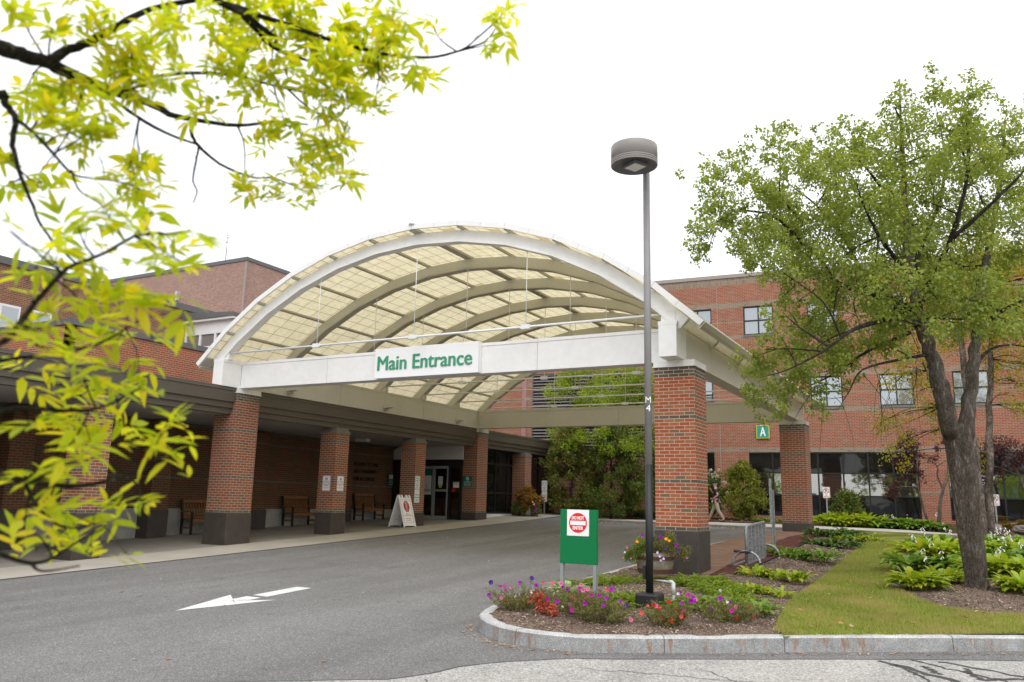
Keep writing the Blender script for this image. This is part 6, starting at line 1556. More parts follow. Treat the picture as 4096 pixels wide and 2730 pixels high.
# yellowing river birch behind the big one (pale peeling trunks)
yb_tr = [[(4.75,10.6,-.3,.13),(4.72,10.6,1.5,.11),(4.62,10.7,3.2,.10),(4.6,10.8,5.2,.08),(4.5,10.9,7.2,.03)],
         [(4.9,10.8,-.3,.12),(5.0,10.9,1.6,.10),(5.15,11.,3.4,.085),(5.35,11.,5.4,.06),(5.6,11.2,7.6,.02)],
         [(4.6,10.9,-.3,.1),(4.3,11.,1.6,.085),(3.9,11.1,3.4,.06),(3.5,11.2,5.,.02)]]
yc = blob(4.9,11,6.2,2.3,1.8,2.0,60,.55,5)+blob(3.1,11,3.6,.9,.8,1.9,26,.38,6)+blob(6.4,11,6.6,1.4,1.2,1.6,26,.5,7)+blob(4.2,11,2.2,.7,.6,.9,8,.3,8)+blob(6.0,11,4.2,.8,.7,1.2,12,.35,9)
tree('river_birch_tree', (4.75,10.7,-.33), 'slender birch with pale peeling stems and yellowing leaves behind the big trunk', yb_tr, yc, 19000, .075, .055, M['L_birchy'], M['bark_lt'], 31, None, 3, .015)
# birch in the middle distance behind the canopy
mb_tr = [[(-8.75,19.9,-.05,.20),(-8.8,19.9,1.6,.17),(-9.0,19.9,3.2,.14),(-9.2,19.9,5.0,.10),(-9.3,19.8,6.8,.05)]]
mbl = [[(-9.0,19.9,3.2,.08),(-9.9,19.6,4.3,.05),(-11.0,19.3,5.2,.02)],[(-9.1,19.9,4.,.08),(-8.2,19.6,5.1,.05),(-7.3,19.4,6.0,.02)],[(-8.9,19.9,2.8,.05),(-8.0,19.5,3.4,.03),(-7.2,19.3,3.6,.01)]]
mc = blob(-9.7,19.3,5.4,2.8,1.2,1.5,70,.5,11)+blob(-9.6,17.9,3.0,1.8,.5,.7,16,.35,15)+blob(-8.0,19.4,3.4,1.5,.9,1.1,24,.4,12)+blob(-11.8,19.2,4.1,1.0,.7,.9,14,.36,13)+blob(-9.5,18.9,1.9,.8,.5,.9,8,.3,14)
tree('mid_birch_tree', (-8.75,19.9,-.05), 'leafy birch with a dark speckled trunk seen under the canopy', mb_tr, mc, 24000, .085, .062, M['L_mid'], M['bark_lt'], 41, None, 2, .015, limbs_extra=mbl)
# dark conifers
def conifer(name, x, y, z0, h, w, label, lm, seed, n=9000, L=.13, W=.05, stem=.07):
    t = empty(name, (x, y, z0), label, 'conifer', 'dark conifers by the glass wall' if name == 'arborvitae_tree' else None)
    keep(limb_mesh('trunk', [(x,y,z0-.1,stem),(x+.02,y,z0+h*.5,stem*.7),(x,y,z0+h*.9,stem*.2)], M['bark_dk'], None, 8, .2, seed), t)
    q = random.Random(seed); cl = []
    for k in range(110):
        u = q.random()**.9; a = q.uniform(0, 2*pi); prof = (min(1, (u+.12)*3.2))*(1-u**1.7)**.55*(1-.15*u); rr = w*prof*q.uniform(.55,1.12)
        cl.append([x+rr*cos(a), y+rr*sin(a)*.8, z0+.12+u*(h-.3), .26*q.uniform(.7,1.3)*(w/1.0)**.5])
    keep(cloud('crown', cl, n, L, W, lm, None, seed+3, .9, -.25, .6), t)
    return t
conifer('arborvitae_tree', -11.0, 18.4, -.15, 4.2, 1.35, 'rust-tinged arborvitae beside the steel drop-off sign post', M['L_arb2'], 61, 15000)
conifer('arborvitae_tree', -9.25, 18.7, -.12, 3.9, 1.55, 'rounded dark arborvitae in the middle, left of the birch trunk', M['L_arb'], 62, 16000)
conifer('arborvitae_tree', -7.1, 19.9, -.1, 4.6, 1.3, 'dark arborvitae showing between the lamp post and the big brick column', M['L_arb'], 63, 12000)
conifer('juniper_shrub', -4.02, 20.7, -.0, 2.4, .88, 'yellow-green juniper bush beside the walking man', M['L_bush'], 64, 12000, .11, .045, .05)
# round shrub by back column
conifer('rhododendron_shrub', .25, 19.6, -.05, 1.25, .65, 'round dark shrub between the back column and the no parking sign', M['L_arb'], 66, 3500, .10, .045, .03)
# hydrangea
hy = empty('hydrangea_shrub', (-5.25,20.6,-.0), 'hydrangea bush with cream flower heads behind the walking man', 'shrub')
hc = blob(-5.25,20.6,1.0,.75,.5,.85,22,.26,71)
keep(twigs('stems', [[(-5.2,20.6,-.1,.03),(-5.2,20.6,.6,.02),(-5.2,20.6,1.2,.01)]], hc, M['bark_dk'], None, 72, .01, 1), hy)
keep(cloud('leaves', hc, 1600, .13, .09, M['L_hyd'], None, 73, .3, .4, .5), hy)
q = random.Random(3)
for k, (x, z) in enumerate(((-4.98,1.95),(-4.75,1.83),(-4.62,1.98),(-4.88,1.72),(-5.05,1.78),(-4.7,1.66),(-5.1,1.35),(-4.35,1.45),(-4.25,1.0))):
    keep(cloud('flower_head', [[x-.28, 20.15, z+.02, .075]], 60, .04, .035, M['f_cream'], None, 80+k, .2, 0, .4), hy)

# purple Japanese maples and their stems
def maple(x, y, label, trunks, cl, n, seed):
    t = empty('japanese_maple', (x, y, .0), label, 'tree', 'purple maples by the brick block')
    for i, l in enumerate(trunks): keep(limb_mesh('trunk' if i == 0 else 'branch', l, M['bark'], None, 8, .3, seed+i), t)
    keep(twigs('twigs', trunks, cl, M['bark_dk'], None, seed, .008, 4), t)
    keep(cloud('crown', cl, n, .075, .045, M['L_mapl'], None, seed+7, .2, .5, .5), t)
cl = blob(2.35,19.4,2.65,.65,.5,.85,20,.26,91)+blob(1.85,19.2,1.3,.5,.4,.4,8,.2,92)+blob(2.6,19.3,1.85,.35,.3,.5,7,.22,93)+blob(3.4,19.4,2.5,.35,.3,.3,4,.15,94)
maple(3.0,19.3,'slim purple maple in front of the brick pier, left of the big trunk',[[(3.05,19.3,-.05,.05),(2.93,19.3,.7,.045),(2.8,19.3,1.5,.035),(2.85,19.3,2.5,.025),(2.7,19.3,3.1,.01)],[(2.85,19.3,1.3,.03),(2.3,19.2,1.35,.02),(1.7,19.2,1.2,.006)]],cl,2600,95)
maple(3.5,19.2,'bare forked maple stem right before the brick pier',[[(3.42,19.2,-.05,.075),(3.5,19.2,.7,.06),(3.66,19.2,1.3,.05),(3.85,19.2,1.9,.04),(3.9,19.2,3.0,.03)],[(3.66,19.2,1.25,.035),(3.5,19.2,1.7,.03),(3.5,19.2,2.1,.02),(3.2,19.2,2.3,.012)],[(3.5,19.2,2.1,.02),(3.8,19.2,2.3,.016),(4.1,19.2,2.4,.01)]],blob(3.6,19.2,2.9,.3,.3,.3,3,.12,96),120,97)
cl = blob(5.6,19.5,2.55,1.25,.6,.6,34,.3,98)+blob(4.95,19.3,1.65,.5,.3,.4,8,.16,99)+blob(5.7,19.3,1.9,.3,.3,.25,4,.14,100)
maple(6.2,19.7,'spreading purple maple over the window right of the big trunk',[[(6.4,19.7,-.05,.07),(6.3,19.7,.9,.06),(6.1,19.6,1.8,.045),(5.7,19.5,2.5,.02)],[(6.1,19.6,1.8,.03),(5.4,19.4,2.1,.02),(4.8,19.3,2.2,.008)]],cl,3600,101)

# ---- foreground ash
at = empty('ash_tree', (-.9, -16.4, G(0,-16)), 'ash tree with yellow-green leaves hanging into the left foreground', 'tree')
trk = [(-.9,-16.6,-1.6,.17),(-.85,-16.5,0,.145),(-.75,-16.3,1.4,.13),(-.5,-16.,2.4,.10),(-.2,-15.6,3.6,.07)]
keep(limb_mesh('trunk', trk, M['bark'], None, 16, .2, 5), at)
st = {}
for l in ASH:
    keep(limb_mesh('branch', l, M['bark_ash'], None, 8, .35, len(l)), at)
# limbs that carry the out-of-frame starts back to the trunk
b = MB()
for l in ASH:
    p = l[0]
    if p[3] >= .009 or True:
        d = [hypot(p[0]-q_[0], p[1]-q_[1])+abs(p[2]-q_[2])*.6 for q_ in trk]
        if p[0] < 3.2 and (l in (ASH[0], ASH[2], ASH[6], ASH[17], ASH[18], ASH[20], ASH[23])):
            i = d.index(min(d)); qq = trk[i]
            b.tube([qq[:3], ((qq[0]*.5+p[0]*.5), (qq[1]*.5+p[1]*.5), (qq[2]*.4+p[2]*.6)+.1), p[:3]], [max(p[3], .02)*1.4, p[3]*1.25, p[3]], 8)
keep(b.build('main_limbs', M['bark_ash'], None), at)
keep(twigs('twigs', ASH, ACL, M['bark_ash'], None, 7, .0035, 3, 5, .0), at)
def ash_leaves(cl, dens, seed):
    r = np.random.default_rng(seed); V = []
    T = np.array([0., .28, .62, 1.0])
    for cx, cy, cz, cr in cl:
        low = cz < 1.25
        ngroups = max(1, int(round((dens*.48 if low else dens)*(cr/.07)**2)))
        for _ in range(ngroups):
            g = np.array([cx,cy,cz]) + unit(r.normal(size=(1,3)))[0]*cr*r.uniform(0,1)**.6
            ra = unit(np.array([[r.normal(), r.normal(), r.normal()*.5+.1]]))[0]
            up = unit(np.array([[r.normal()*.45, r.normal()*.45, 1.]]))[0]
            side = np.cross(ra, up); side /= np.linalg.norm(side)+1e-9
            L0 = r.uniform(.046, .074)*(1.28 if low else 1.0); rl = L0*1.25
            specs = [(0.35,1,55),(0.35,-1,55),(0.68,1,48),(0.68,-1,48),(1.0,0,0),(.95,1,30),(.95,-1,30)]
            for (u, sd, ang) in specs[:r.integers(5, 8)]:
                base = g + ra*(u-.6)*rl
                a = radians(ang + r.normal()*9)*sd
                d = ra*cos(a) + side*sin(a) + up*r.uniform(-.25,.35); d /= np.linalg.norm(d)
                ll = L0*r.uniform(.75,1.15); w = ll*r.uniform(.23,.33); nrm = np.cross(np.cross(d, up), d); nrm /= np.linalg.norm(nrm)+1e-9
                s_ = np.cross(d, nrm); curl = r.uniform(.02,.22); fold = r.uniform(.15,.45)
                def pt(t, w_): return base + d*ll*t + s_*w_*w + nrm*(abs(w_)*fold*w - curl*ll*t*t)
                V.append([pt(0,0), pt(.28,-.46), pt(.28,0), pt(.28,.46), pt(.63,-.40), pt(.63,0), pt(.63,.40), pt(1,0)])
    V = np.array(V); n = len(V)
    F = np.array([[0,1,2,3],[1,4,5,2],[2,5,6,3],[4,7,6,5]])
    Fa = (F[None]+np.arange(n)[:,None,None]*8).reshape(-1,4)
    return V.reshape(-1,3), Fa, n
v, f_, n = ash_leaves(ACL, 8.0, 5)
keep(np_mesh('crown', v, f_, M['L_ash'], None, True), at)

# ------------------------------------------------------------------ low plants
def hosta_mesh(nleaf, L, W, seed, mat, spread=.12, name='leaves', upr=(.45,1.25)):
    r = random.Random(seed); vs = []; fs = []
    for k in range(nleaf):
        a = r.uniform(0, 2*pi); el = r.uniform(*upr); q = k/nleaf
        ll = L*r.uniform(.7,1.15); w = W*r.uniform(.8,1.15); rad = spread*r.random()
        bx, by, bz = rad*cos(a), rad*sin(a), 0
        p = [bx, by, bz]; e = el*(1-.5*q)+.2; sect = []
        steps = 8
        for j in range(steps+1):
            t = j/steps; wd = 0.012 if t < .33 else w*sin(pi*min(1, (t-.30)/.72))**.8+.002
            sect.append((list(p), wd, e)); s_ = ll/steps
            p[0] += cos(a)*cos(e)*s_; p[1] += sin(a)*cos(e)*s_; p[2] += sin(e)*s_; e -= r.uniform(.16,.30)*(1 if t > .3 else .4)
        b0 = len(vs); sx, sy = -sin(a), cos(a)
        for (c, wd, e) in sect:
            up = wd*.18
            vs.append((c[0]-sx*wd/2, c[1]-sy*wd/2, c[2]+up)); vs.append((c[0], c[1], c[2])); vs.append((c[0]+sx*wd/2, c[1]+sy*wd/2, c[2]+up))
        for j in range(steps):
            i0 = b0+3*j
            fs.append((i0, i0+1, i0+4, i0+3)); fs.append((i0+1, i0+2, i0+5, i0+4))
    me = bpy.data.meshes.new(name); me.from_pydata(vs, [], fs); me.materials.append(mat)
    for p_ in me.polygons: p_.use_smooth = True
    return me
HM = {k: [hosta_mesh(*a) for a in v] for k, v in {
  'y': [(60,.30,.085,1,M['L_hosta'],.16),(54,.28,.08,2,M['L_hosta'],.18),(120,.50,.125,3,M['L_hosta'],.30,'leaves',(.55,1.5))],
  'g': [(56,.30,.085,4,M['L_hostag'],.18),(110,.42,.12,5,M['L_hostag'],.28,'leaves',(.5,1.45))],
  'd': [(56,.30,.09,6,M['L_hostad'],.18)], 'v': [(30,.30,.08,7,M['L_var'],.12,'leaves',(.7,1.4))]}.items()}
_hk = 0
def bell_stalk(parent, x, y, h, seed):
    r = random.Random(seed); b = MB(); lx, ly = r.uniform(-.08,.08), r.uniform(-.08,.08)
    pts = [(x+lx*t*t, y+ly*t*t, h*t) for t in (0,.35,.7,1)]
    b.tube(pts, [.005,.004,.003,.002], 4)
    s_ = b.build('flower_stalk', M['L_hostag'], parent)
    b = MB()
    for k in range(r.randint(4, 7)):
        t = r.uniform(.72,1.0); a = r.uniform(0,6.28); px, py, pz = x+lx*t*t, y+ly*t*t, h*t
        dx, dy = cos(a), sin(a); L = r.uniform(.045,.06)
        tip = (px+dx*L*.75, py+dy*L*.75, pz-L*.75)
        b.tube([(px,py,pz), (px+dx*L*.35, py+dy*L*.35, pz-L*.1), (px+dx*L*.6, py+dy*L*.6, pz-L*.45), tip], [.002,.005,.008,.013], 5, cap=False)
    b.build('white_bells', M['f_white'], s_)
def hosta(x, y, kind, idx, sc, label, group='hosta clumps', stalks=0, elong=1.0, rz=None, zf=None):
    global _hk; _hk += 1
    z = (zf or BZ)(x, y)
    r = empty('hosta_plant', (x, y, z), label, 'plant', group, _hk*1.3 if rz is None else rz)
    q = random.Random(_hk)
    nm = 3 if elong > 1 else 2
    for k in range(nm):
        o = bpy.data.objects.new('leaves', HM[kind][idx]); link(o, r)
        o.location = ((k-(nm-1)/2)*.28*elong*(1 if elong > 1 else .35), q.uniform(-.08,.08), 0); o.rotation_euler = (0,0,k*2.1+_hk); o.scale = (sc*q.uniform(.85,1.1),)*3
    for k in range(stalks): bell_stalk(r, q.uniform(-.3,.3)*elong, q.uniform(-.25,.25), q.uniform(.5,.72), _hk*9+k)
    return r
hosta(1.42, -.15, 'y', 0, .95, 'light green hosta clump on mulch in front of the bike rack', elong=1.35, rz=-.3)
hosta(1.30, 3.3, 'g', 0, 1.15, 'mid-green hosta clump right of the bike rack', elong=1.5, rz=-.4)
hosta(1.40, 6.9, 'd', 0, 1.1, 'lower of two dark green hostas near the back column', elong=1.3, rz=0)
hosta(1.05, 9.6, 'd', 0, 1.25, 'upper of two dark green hostas near the back column', elong=1.4, rz=0)
hosta(1.75, 9.3, 'y', 1, .95, 'yellow-green hosta at the top end of the mulch strip beside the lawn', elong=1.2, rz=0)
hosta(1.62, -2.1, 'y', 1, .62, 'small bright hosta poking out of the juniper at its right end', elong=1.5, rz=-.5)
hosta(1.25, -1.95, 'y', 0, .62, 'small yellow hosta half sunk in the juniper mat', elong=1.3, rz=-.6)
hosta(1.70, -4.55, 'g', 0, .78, 'green hosta behind the petunias right of the lamp post', elong=1.3, rz=.2)
hosta(-.42, -4.65, 'v', 0, .95, 'white-edged hosta at the left post of the DO NOT ENTER sign')
hosta(3.68, -.50, 'y', 2, .80, 'large lime green hosta at the foot of the big birch trunk', stalks=1, elong=.9, rz=.3)
hosta(4.02, .25, 'y', 2, .6, 'lime hosta clump touching the big birch trunk on its left', stalks=1, elong=.9, rz=.2)
hosta(3.75, 2.0, 'g', 1, .95, 'hosta clump behind the lime one, left of the big trunk', stalks=2, elong=1.3, rz=.1)
hosta(3.85, 4.6, 'y', 2, 1.0, 'middle hosta clump left of the big trunk with white bells', stalks=2, elong=1.3, rz=.1)
hosta(3.8, 7.6, 'g', 1, 1.05, 'farthest hosta clump left of the big trunk at the lawn edge', stalks=2, elong=1.4, rz=.1)
hosta(5.08, -.35, 'y', 2, .80, 'nearest hosta clump right of the big trunk', elong=1.0, rz=-.3)
hosta(4.98, 1.1, 'y', 2, .95, 'second hosta clump right of the big trunk', stalks=2, elong=1.1, rz=-.2)
hosta(5.1, 3.2, 'g', 1, 1.05, 'third hosta clump right of the big trunk', stalks=3, elong=1.4, rz=-.2)
hosta(5.0, 5.8, 'y', 2, 1.0, 'fourth hosta clump right of the trunk below the white flowers', stalks=3, elong=1.4, rz=-.1)
hosta(5.2, 8.4, 'g', 1, 1.05, 'farthest hosta clump right of the trunk with many white bells', stalks=2, elong=1.4, rz=0)
zfar = lambda x, y: zA(x, y)-.02+.14*sm((y-18.2)/3.4)
for k, (x, kd, ix) in enumerate(((-.05,'y',2),(.55,'y',2),(1.1,'y',2),(1.65,'g',1),(2.2,'g',1),(2.75,'g',1),(3.2,'d',0))):
    hosta(x, 19.0-.12*k, kd, ix, 1.15, ('leftmost', 'second', 'third', 'fourth', 'fifth', 'sixth', 'rightmost')[k]+' hosta from the left in the row under the far ground-floor windows', 'hostas in a row below the windows', 1 if k > 2 else 0, 1.25, .1, zfar)
hosta(-1.6, 20.2, 'y', 1, .95, 'small hosta below the window left of the back column', 'hostas in a row below the windows', 0, 1.3, 0, zfar)
hosta(-2.9, 20.1, 'g', 0, .9, 'small hosta right of the juniper bush near the walking man', 'hostas in a row below the windows', 0, 1.2, 0, zfar)
hosta(-7.2, 20.4, 'g', 1, 1.25, 'green hosta left of the lamp post at the foot of the birch', 'hostas under the birch', 0, 1.3, 0, zfar)
hosta(-8.4, 20.6, 'g', 1, 1.0, 'low green plant right of the birch trunk under the canopy', 'hostas under the birch', 0, 1.2, 0, zfar)
# ferns beside the right no parking sign
def fern(x, y, label, n, seed, s_=1.):
    r = random.Random(seed); t = empty('fern_clump', (x, y, zfar(x, y)), label, 'fern', 'yellowing ferns'); vs = []
    P = []; D = []; N = []
    for k in range(n):
        a = r.uniform(0,6.28); e = r.uniform(.7,1.3); p = np.array([.05*cos(a), .05*sin(a), 0.]); L = r.uniform(.6,1.0)*s_
        for j in range(18):
            d = np.array([cos(a)*cos(e), sin(a)*cos(e), sin(e)]); p = p+d*L/18; e -= .085
            sd = np.array([-sin(a), cos(a), 0]); w = .16*s_*sin(pi*min(1,(j+3)/21))
            for sgn in (-1,1): P.append(p.copy()); D.append((sd*sgn+d*.5)*w); N.append([0,0,1])
    P, D, N = map(np.array, (P, D, N)); L = np.linalg.norm(D, axis=1)
    np_mesh('fronds', leaf_arrays(P, unit(D), N.astype(float), L, L*.28, .1), np.arange(len(P)*4).reshape(-1,4), M['L_fern'], t)
fern(4.75, 19.6, 'yellowing fern clump just right of the big birch trunk', 26, 1, 1.25)
fern(5.75, 19.5, 'yellowing fern clump right of the right no parking sign', 22, 2, 1.1)
fern(6.5, 19.0, 'brownish fern clump at the right picture edge', 22, 3, 1.0)

# creeping juniper mats
def juniper(name, label, blobs, n, seed):
    t = empty(name, (blobs[0][0], blobs[0][1], BZ(blobs[0][0], blobs[0][1])), label, 'juniper', 'creeping junipers in the flower bed')
    q = random.Random(seed); P = []; D = []; b = MB(); tot = sum(r*r for _, _, r in blobs); ns = n//52
    for x, y, rr in blobs:
        for j in range(max(4, int(ns*rr*rr/tot))):
            a0 = q.uniform(0, 6.28); u = sqrt(q.random())*rr*.8; px, py = x+cos(a0)*u, y+sin(a0)*u*.85
            a = a0+q.gauss(0, .7); L = q.uniform(.14, .30); e = q.uniform(.25, .75)
            p = np.array([px, py, BZ(px, py)+q.uniform(-.01, .05)]); pts = [p.copy()]; K = 26
            for k in range(K):
                d = np.array([cos(a)*cos(e), sin(a)*cos(e), sin(e)]); p = p+d*L/K; e -= q.uniform(.01, .05); a += q.gauss(0, .04)
                sd = np.array([-sin(a), cos(a), q.uniform(.1, .7)])
                for sg in (-1, 1):
                    P.append(p.copy()); D.append(d*q.uniform(.5, 1.1)+sd*np.array([sg, sg, 1])*q.uniform(.4, .9)+np.array([q.gauss(0,.25), q.gauss(0,.25), q.gauss(.1,.25)]))
                if k % 8 == 7: pts.append(p.copy())
            b.tube(pts, [.003]+[.002]*(len(pts)-1), 3, cap=False)
    P = np.array(P); D = unit(np.array(D)); m = len(P); rg = np.random.default_rng(seed)
    prog = np.tile(np.repeat(np.linspace(1, .5, 26), 2), m//52+1)[:m]
    keep(np_mesh('foliage', leaf_arrays(P, D, unit(rg.normal(size=(m,3))*.6+[0,0,1.]), .040*prog*rg.uniform(.7,1.4,m), .011*rg.uniform(.7,1.3,m), .1), np.arange(m*4).reshape(m,4), M['L_jun'], None), t)
    keep(b.build('stems', M['bark_dk'], None), t)
juniper('creeping_juniper', 'thin juniper mat behind the DO NOT ENTER sign along the kerb', [(-1.05,-2.9,.30),(-.8,-2.3,.34),(-.55,-1.75,.30),(-.95,-2.0,.26)], 9000, 1)
juniper('creeping_juniper', 'juniper mat in front of the big brick column', [(.2,-1.25,.34),(.5,-1.35,.34),(.4,-1.8,.30),(.8,-1.9,.32),(.75,-2.3,.24)], 16000, 2)
juniper('creeping_juniper', 'long juniper spreading to the right end of the bed', [(1.05,-2.5,.34),(1.3,-3.0,.33),(1.5,-3.4,.30),(1.75,-3.8,.25),(1.95,-4.2,.19),(2.1,-4.5,.14),(1.0,-3.0,.20)], 15000, 3)
juniper('creeping_juniper', 'juniper sprays around the black lamp post base', [(.48,-5.0,.22),(.62,-4.75,.20),(1.08,-4.95,.16),(.58,-5.35,.13),(.35,-4.9,.15)], 9500, 4)
juniper('creeping_juniper', 'small green juniper tuft right of the grey conduit pipe', [(1.35,-4.55,.16),(1.5,-4.2,.14)], 3000, 5)

# petunias: wiry stems, small leaves, single flowers
def flower(parent, p, colour, seed, s_=1.0, face=None):
    r = random.Random(seed); b = MB()
    n = Vector((4.48-p[0]+r.uniform(-6,6), -15.38-p[1]+r.uniform(-3,3), 3.0+r.uniform(-2,5))).normalized() if face is None else face
    u = n.orthogonal().normalized(); w = n.cross(u); R_ = .031*s_*r.uniform(.8,1.15)
    vs = [Vector((0,0,0))-n*R_*.25]; k2 = 20; a0 = r.uniform(0,6)
    ring1 = []
    for k in range(k2):
        a = 2*pi*k/k2+a0; rr = R_*(.86+.17*abs(cos(2.5*(a-a0)))); 
        vs.append(u*cos(a)*rr+w*sin(a)*rr + n*R_*r.uniform(-.08,.12))
    b.add(vs, [(0, 1+k, 1+(k+1) % k2) for k in range(k2)], 0, True)
    eye = [Vector((0,0,0))-n*R_*.20] + [u*cos(2*pi*k/8)*R_*.24+w*sin(2*pi*k/8)*R_*.24-n*R_*.10 for k in range(8)]
    if colour not in ('white','lilac','coral','orange'): b.add(eye, [(0, 1+k, 1+(k+1) % 8) for k in range(8)], 1)
    b.tube([-n*R_*.2, -n*R_*1.3], [R_*.16, R_*.06], 5, 0)
    o = b.build('flower', [M['f_'+colour], M['f_eye']], parent, loc=p)
    return o
def petunia(key, label, base, spread, h, nst, nleaf, seed, mat=None):
    t = empty('petunia_plant', (base[0], base[1], BZ(*base[:2])), label, 'flower plant', 'petunias in the kerbside bed')
    r = random.Random(seed); b = MB(); P = []; D = []
    z0 = BZ(*base[:2])
    ends = [f[1:] for f in FLW[key]]
    tg = []
    for e in ends: tg.append(e)
    while len(tg) < nst:
        a = r.uniform(0,6.28); q = sqrt(r.random()); tg.append((base[0]+spread[0]*q*cos(a), base[1]+spread[1]*q*sin(a), z0+h*r.uniform(.35,1.0)*(1-.35*q)))
    for e in tg:
        rt = (base[0]+(e[0]-base[0])*r.uniform(.2,.6)+r.uniform(-.05,.05), base[1]+(e[1]-base[1])*r.uniform(.2,.6)+r.uniform(-.05,.05))
        s0 = Vector((rt[0], rt[1], BZ(*rt))); e = Vector(e); m = s0.lerp(e, .5)+Vector((r.uniform(-.05,.05), r.uniform(-.05,.05), r.uniform(-.02,.06)))
        pts = [s0, m, e]; b.tube(pts, [.0035,.0026,.0016], 4, cap=False)
        for j in range(int(nleaf/len(tg))):
            tt = r.uniform(.15,1); p = (s0.lerp(m, tt*2) if tt < .5 else m.lerp(e, tt*2-1)); P.append([p.x+r.gauss(0,.016), p.y+r.gauss(0,.016), p.z+r.gauss(0,.014)])
            D.append([r.gauss(0,1), r.gauss(0,1), r.gauss(.5,.7)])
        for j in range(2):   # side shoots
            p = m.lerp(e, r.random()); q = p+Vector((r.uniform(-.08,.08), r.uniform(-.08,.08), r.uniform(-.02,.09))); b.tube([p, q], [.0018,.001], 3, cap=False)
    keep(b.build('stems', M['L_pet'], None), t)
    P = np.array(P); D = unit(np.array(D)); rg = np.random.default_rng(seed); n = len(P)
    keep(np_mesh('leaves', leaf_arrays(P, D, unit(rg.normal(size=(n,3))+[0,0,.8]), rg.uniform(.018,.036,n), rg.uniform(.008,.015,n), .15), np.arange(n*4).reshape(n,4), M['L_pet'], None), t)
    rx = random.Random(seed*7); extra = []
    for q_ in range(7):
        a_ = rx.uniform(0, 6.28); u_ = sqrt(rx.random()); extra.append([rx.choice(['magenta','magenta','pink','purple','coral'] if key != 'D' else ['red','coral','magenta','pink']), base[0]+spread[0]*u_*cos(a_), base[1]+spread[1]*u_*sin(a_), z0+h*rx.uniform(.45,.95)*(1-.3*u_)])
    for i, f in enumerate(FLW[key]+extra):
        o = flower(None, f[1:], f[0], seed*100+i, .6 if f[0] in ('white','lilac') else .88); keep(o, t)
petunia('A', 'sprawling petunia at the left nose of the kerbed bed', (-.68,-5.62), (.48,.42), .36, 75, 3400, 1)
petunia('B', 'petunia below the left side of the DO NOT ENTER sign, pink and purple', (.12,-5.65), (.48,.36), .40, 85, 4000, 2)
petunia('C', 'petunia trailing to the kerb between the sign and the lamp post', (.55,-5.95), (.42,.36), .34, 80, 3800, 3)
petunia('D', 'petunia with red flowers in front of the lamp post base', (1.28,-5.75), (.38,.30), .30, 60, 2900, 4)
petunia('E', 'petunia at the right end of the bed with purple and red flowers', (1.84,-5.15), (.42,.34), .34, 65, 3000, 5)
# begonia
bg = empty('begonia_plant', (-.25,-5.85,-.87), 'compact begonia with glossy red leaves in the mulch', 'flower plant')
keep(cloud('leaves', [(-.35,-5.8,-.79,.10),(-.25,-5.85,-.81,.10),(-.15,-5.9,-.83,.09),(-.05,-5.97,-.84,.07)], 800, .03, .026, M['L_beg'], None, 5, .6, .1, .5), bg)
# plants in the barrel
bl = empty('barrel_flowers', (-.53,-.84,-.42), 'mixed petunias and trailing lobelia spilling from the barrel', 'flower plant')
bc = [(-.50,-.95,-.25,.20),(-.30,-.9,-.22,.19),(-.72,-1.1,-.36,.17),(-.86,-1.2,-.42,.13),(-.12,-.85,-.30,.17),(.02,-.9,-.40,.12),(-.4,-1.1,-.27,.13),(-.6,-.8,-.2,.16),(-.3,-.7,-.12,.13),(-.2,-1.0,-.3,.11)]
keep(cloud('leaves', bc, 6500, .032, .014, M['L_pet'], None, 9, .6, .0, .5), bl)
keep(cloud('left_leaves', [(-.80,-1.15,-.38,.17),(-.9,-1.2,-.45,.12),(-.66,-1.1,-.30,.14)], 2200, .03, .016, M['L_hostag'], None, 10, .6, .0, .5), bl)
b = MB(); r = random.Random(6)
for k in range(60):
    a = r.uniform(0,6.28); e = r.uniform(.3,1.4); L = r.uniform(.2,.36); b.tube([(-.5,-.9,-.42), (-.5+cos(a)*L*.6, -.9+sin(a)*L*.6, -.42+sin(e)*L*.7), (-.5+cos(a)*L*1.15, -.9+sin(a)*L*1.15, -.42+sin(e)*L)], [.003,.002,.001], 3, cap=False)
keep(b.build('stems', M['L_pet'], None), bl)
for i, f in enumerate(BFL): keep(flower(None, f[1:], f[0], 900+i, (.8 if f[0] == 'violet' else .95) if f[0] in ('purple','orange','violet') else .65), bl)
# coleus in round planter
cp = empty('coleus_plant', (-11.9,16.15,.25), 'orange and maroon coleus with trailing greens in the grey planter', 'flower plant')
keep(cloud('leaves', [(-11.9,16.05,.62,.36),(-11.65,16.05,.50,.28),(-12.2,16.05,.48,.28),(-11.9,16.,.85,.2)], 2600, .10, .06, M['L_coleus'], None, 15, .5, .3, .5), cp)
keep(cloud('trailing_leaves', [(-12.3,16.,.18,.25),(-11.5,16.,.15,.25),(-12.0,15.85,.1,.2),(-12.45,16.,.3,.18)], 2200, .07, .04, M['L_arb'], None, 16, .2, .6, .5), cp)
for i, (x, z) in enumerate(((-11.42,.12),(-11.36,.2),(-11.45,.28),(-11.5,.02),(-11.38,.05),(-12.1,.12),(-12.25,.0),(-11.48,.36),(-11.55,.45))):
    keep(flower(None, (x,15.75,z), 'magenta' if i < 7 else 'white', 700+i, 1.1), cp)
# weeds and ivy on the far left pier footing
iv = empty('ivy_plant', (-14.4,-7.4,-1.1), 'dark ivy creeping up the rough concrete footing at far left', 'ivy')
keep(cloud('leaves', [(-14.3,-7.3,-.95,.14),(-14.25,-7.3,-.75,.10),(-14.2,-7.3,-.6,.07),(-14.0,-7.1,-1.0,.12),(-13.9,-6.8,-.9,.08)], 420, .05, .035, M['L_arb'], None, 25, .3, .3, .5), iv)

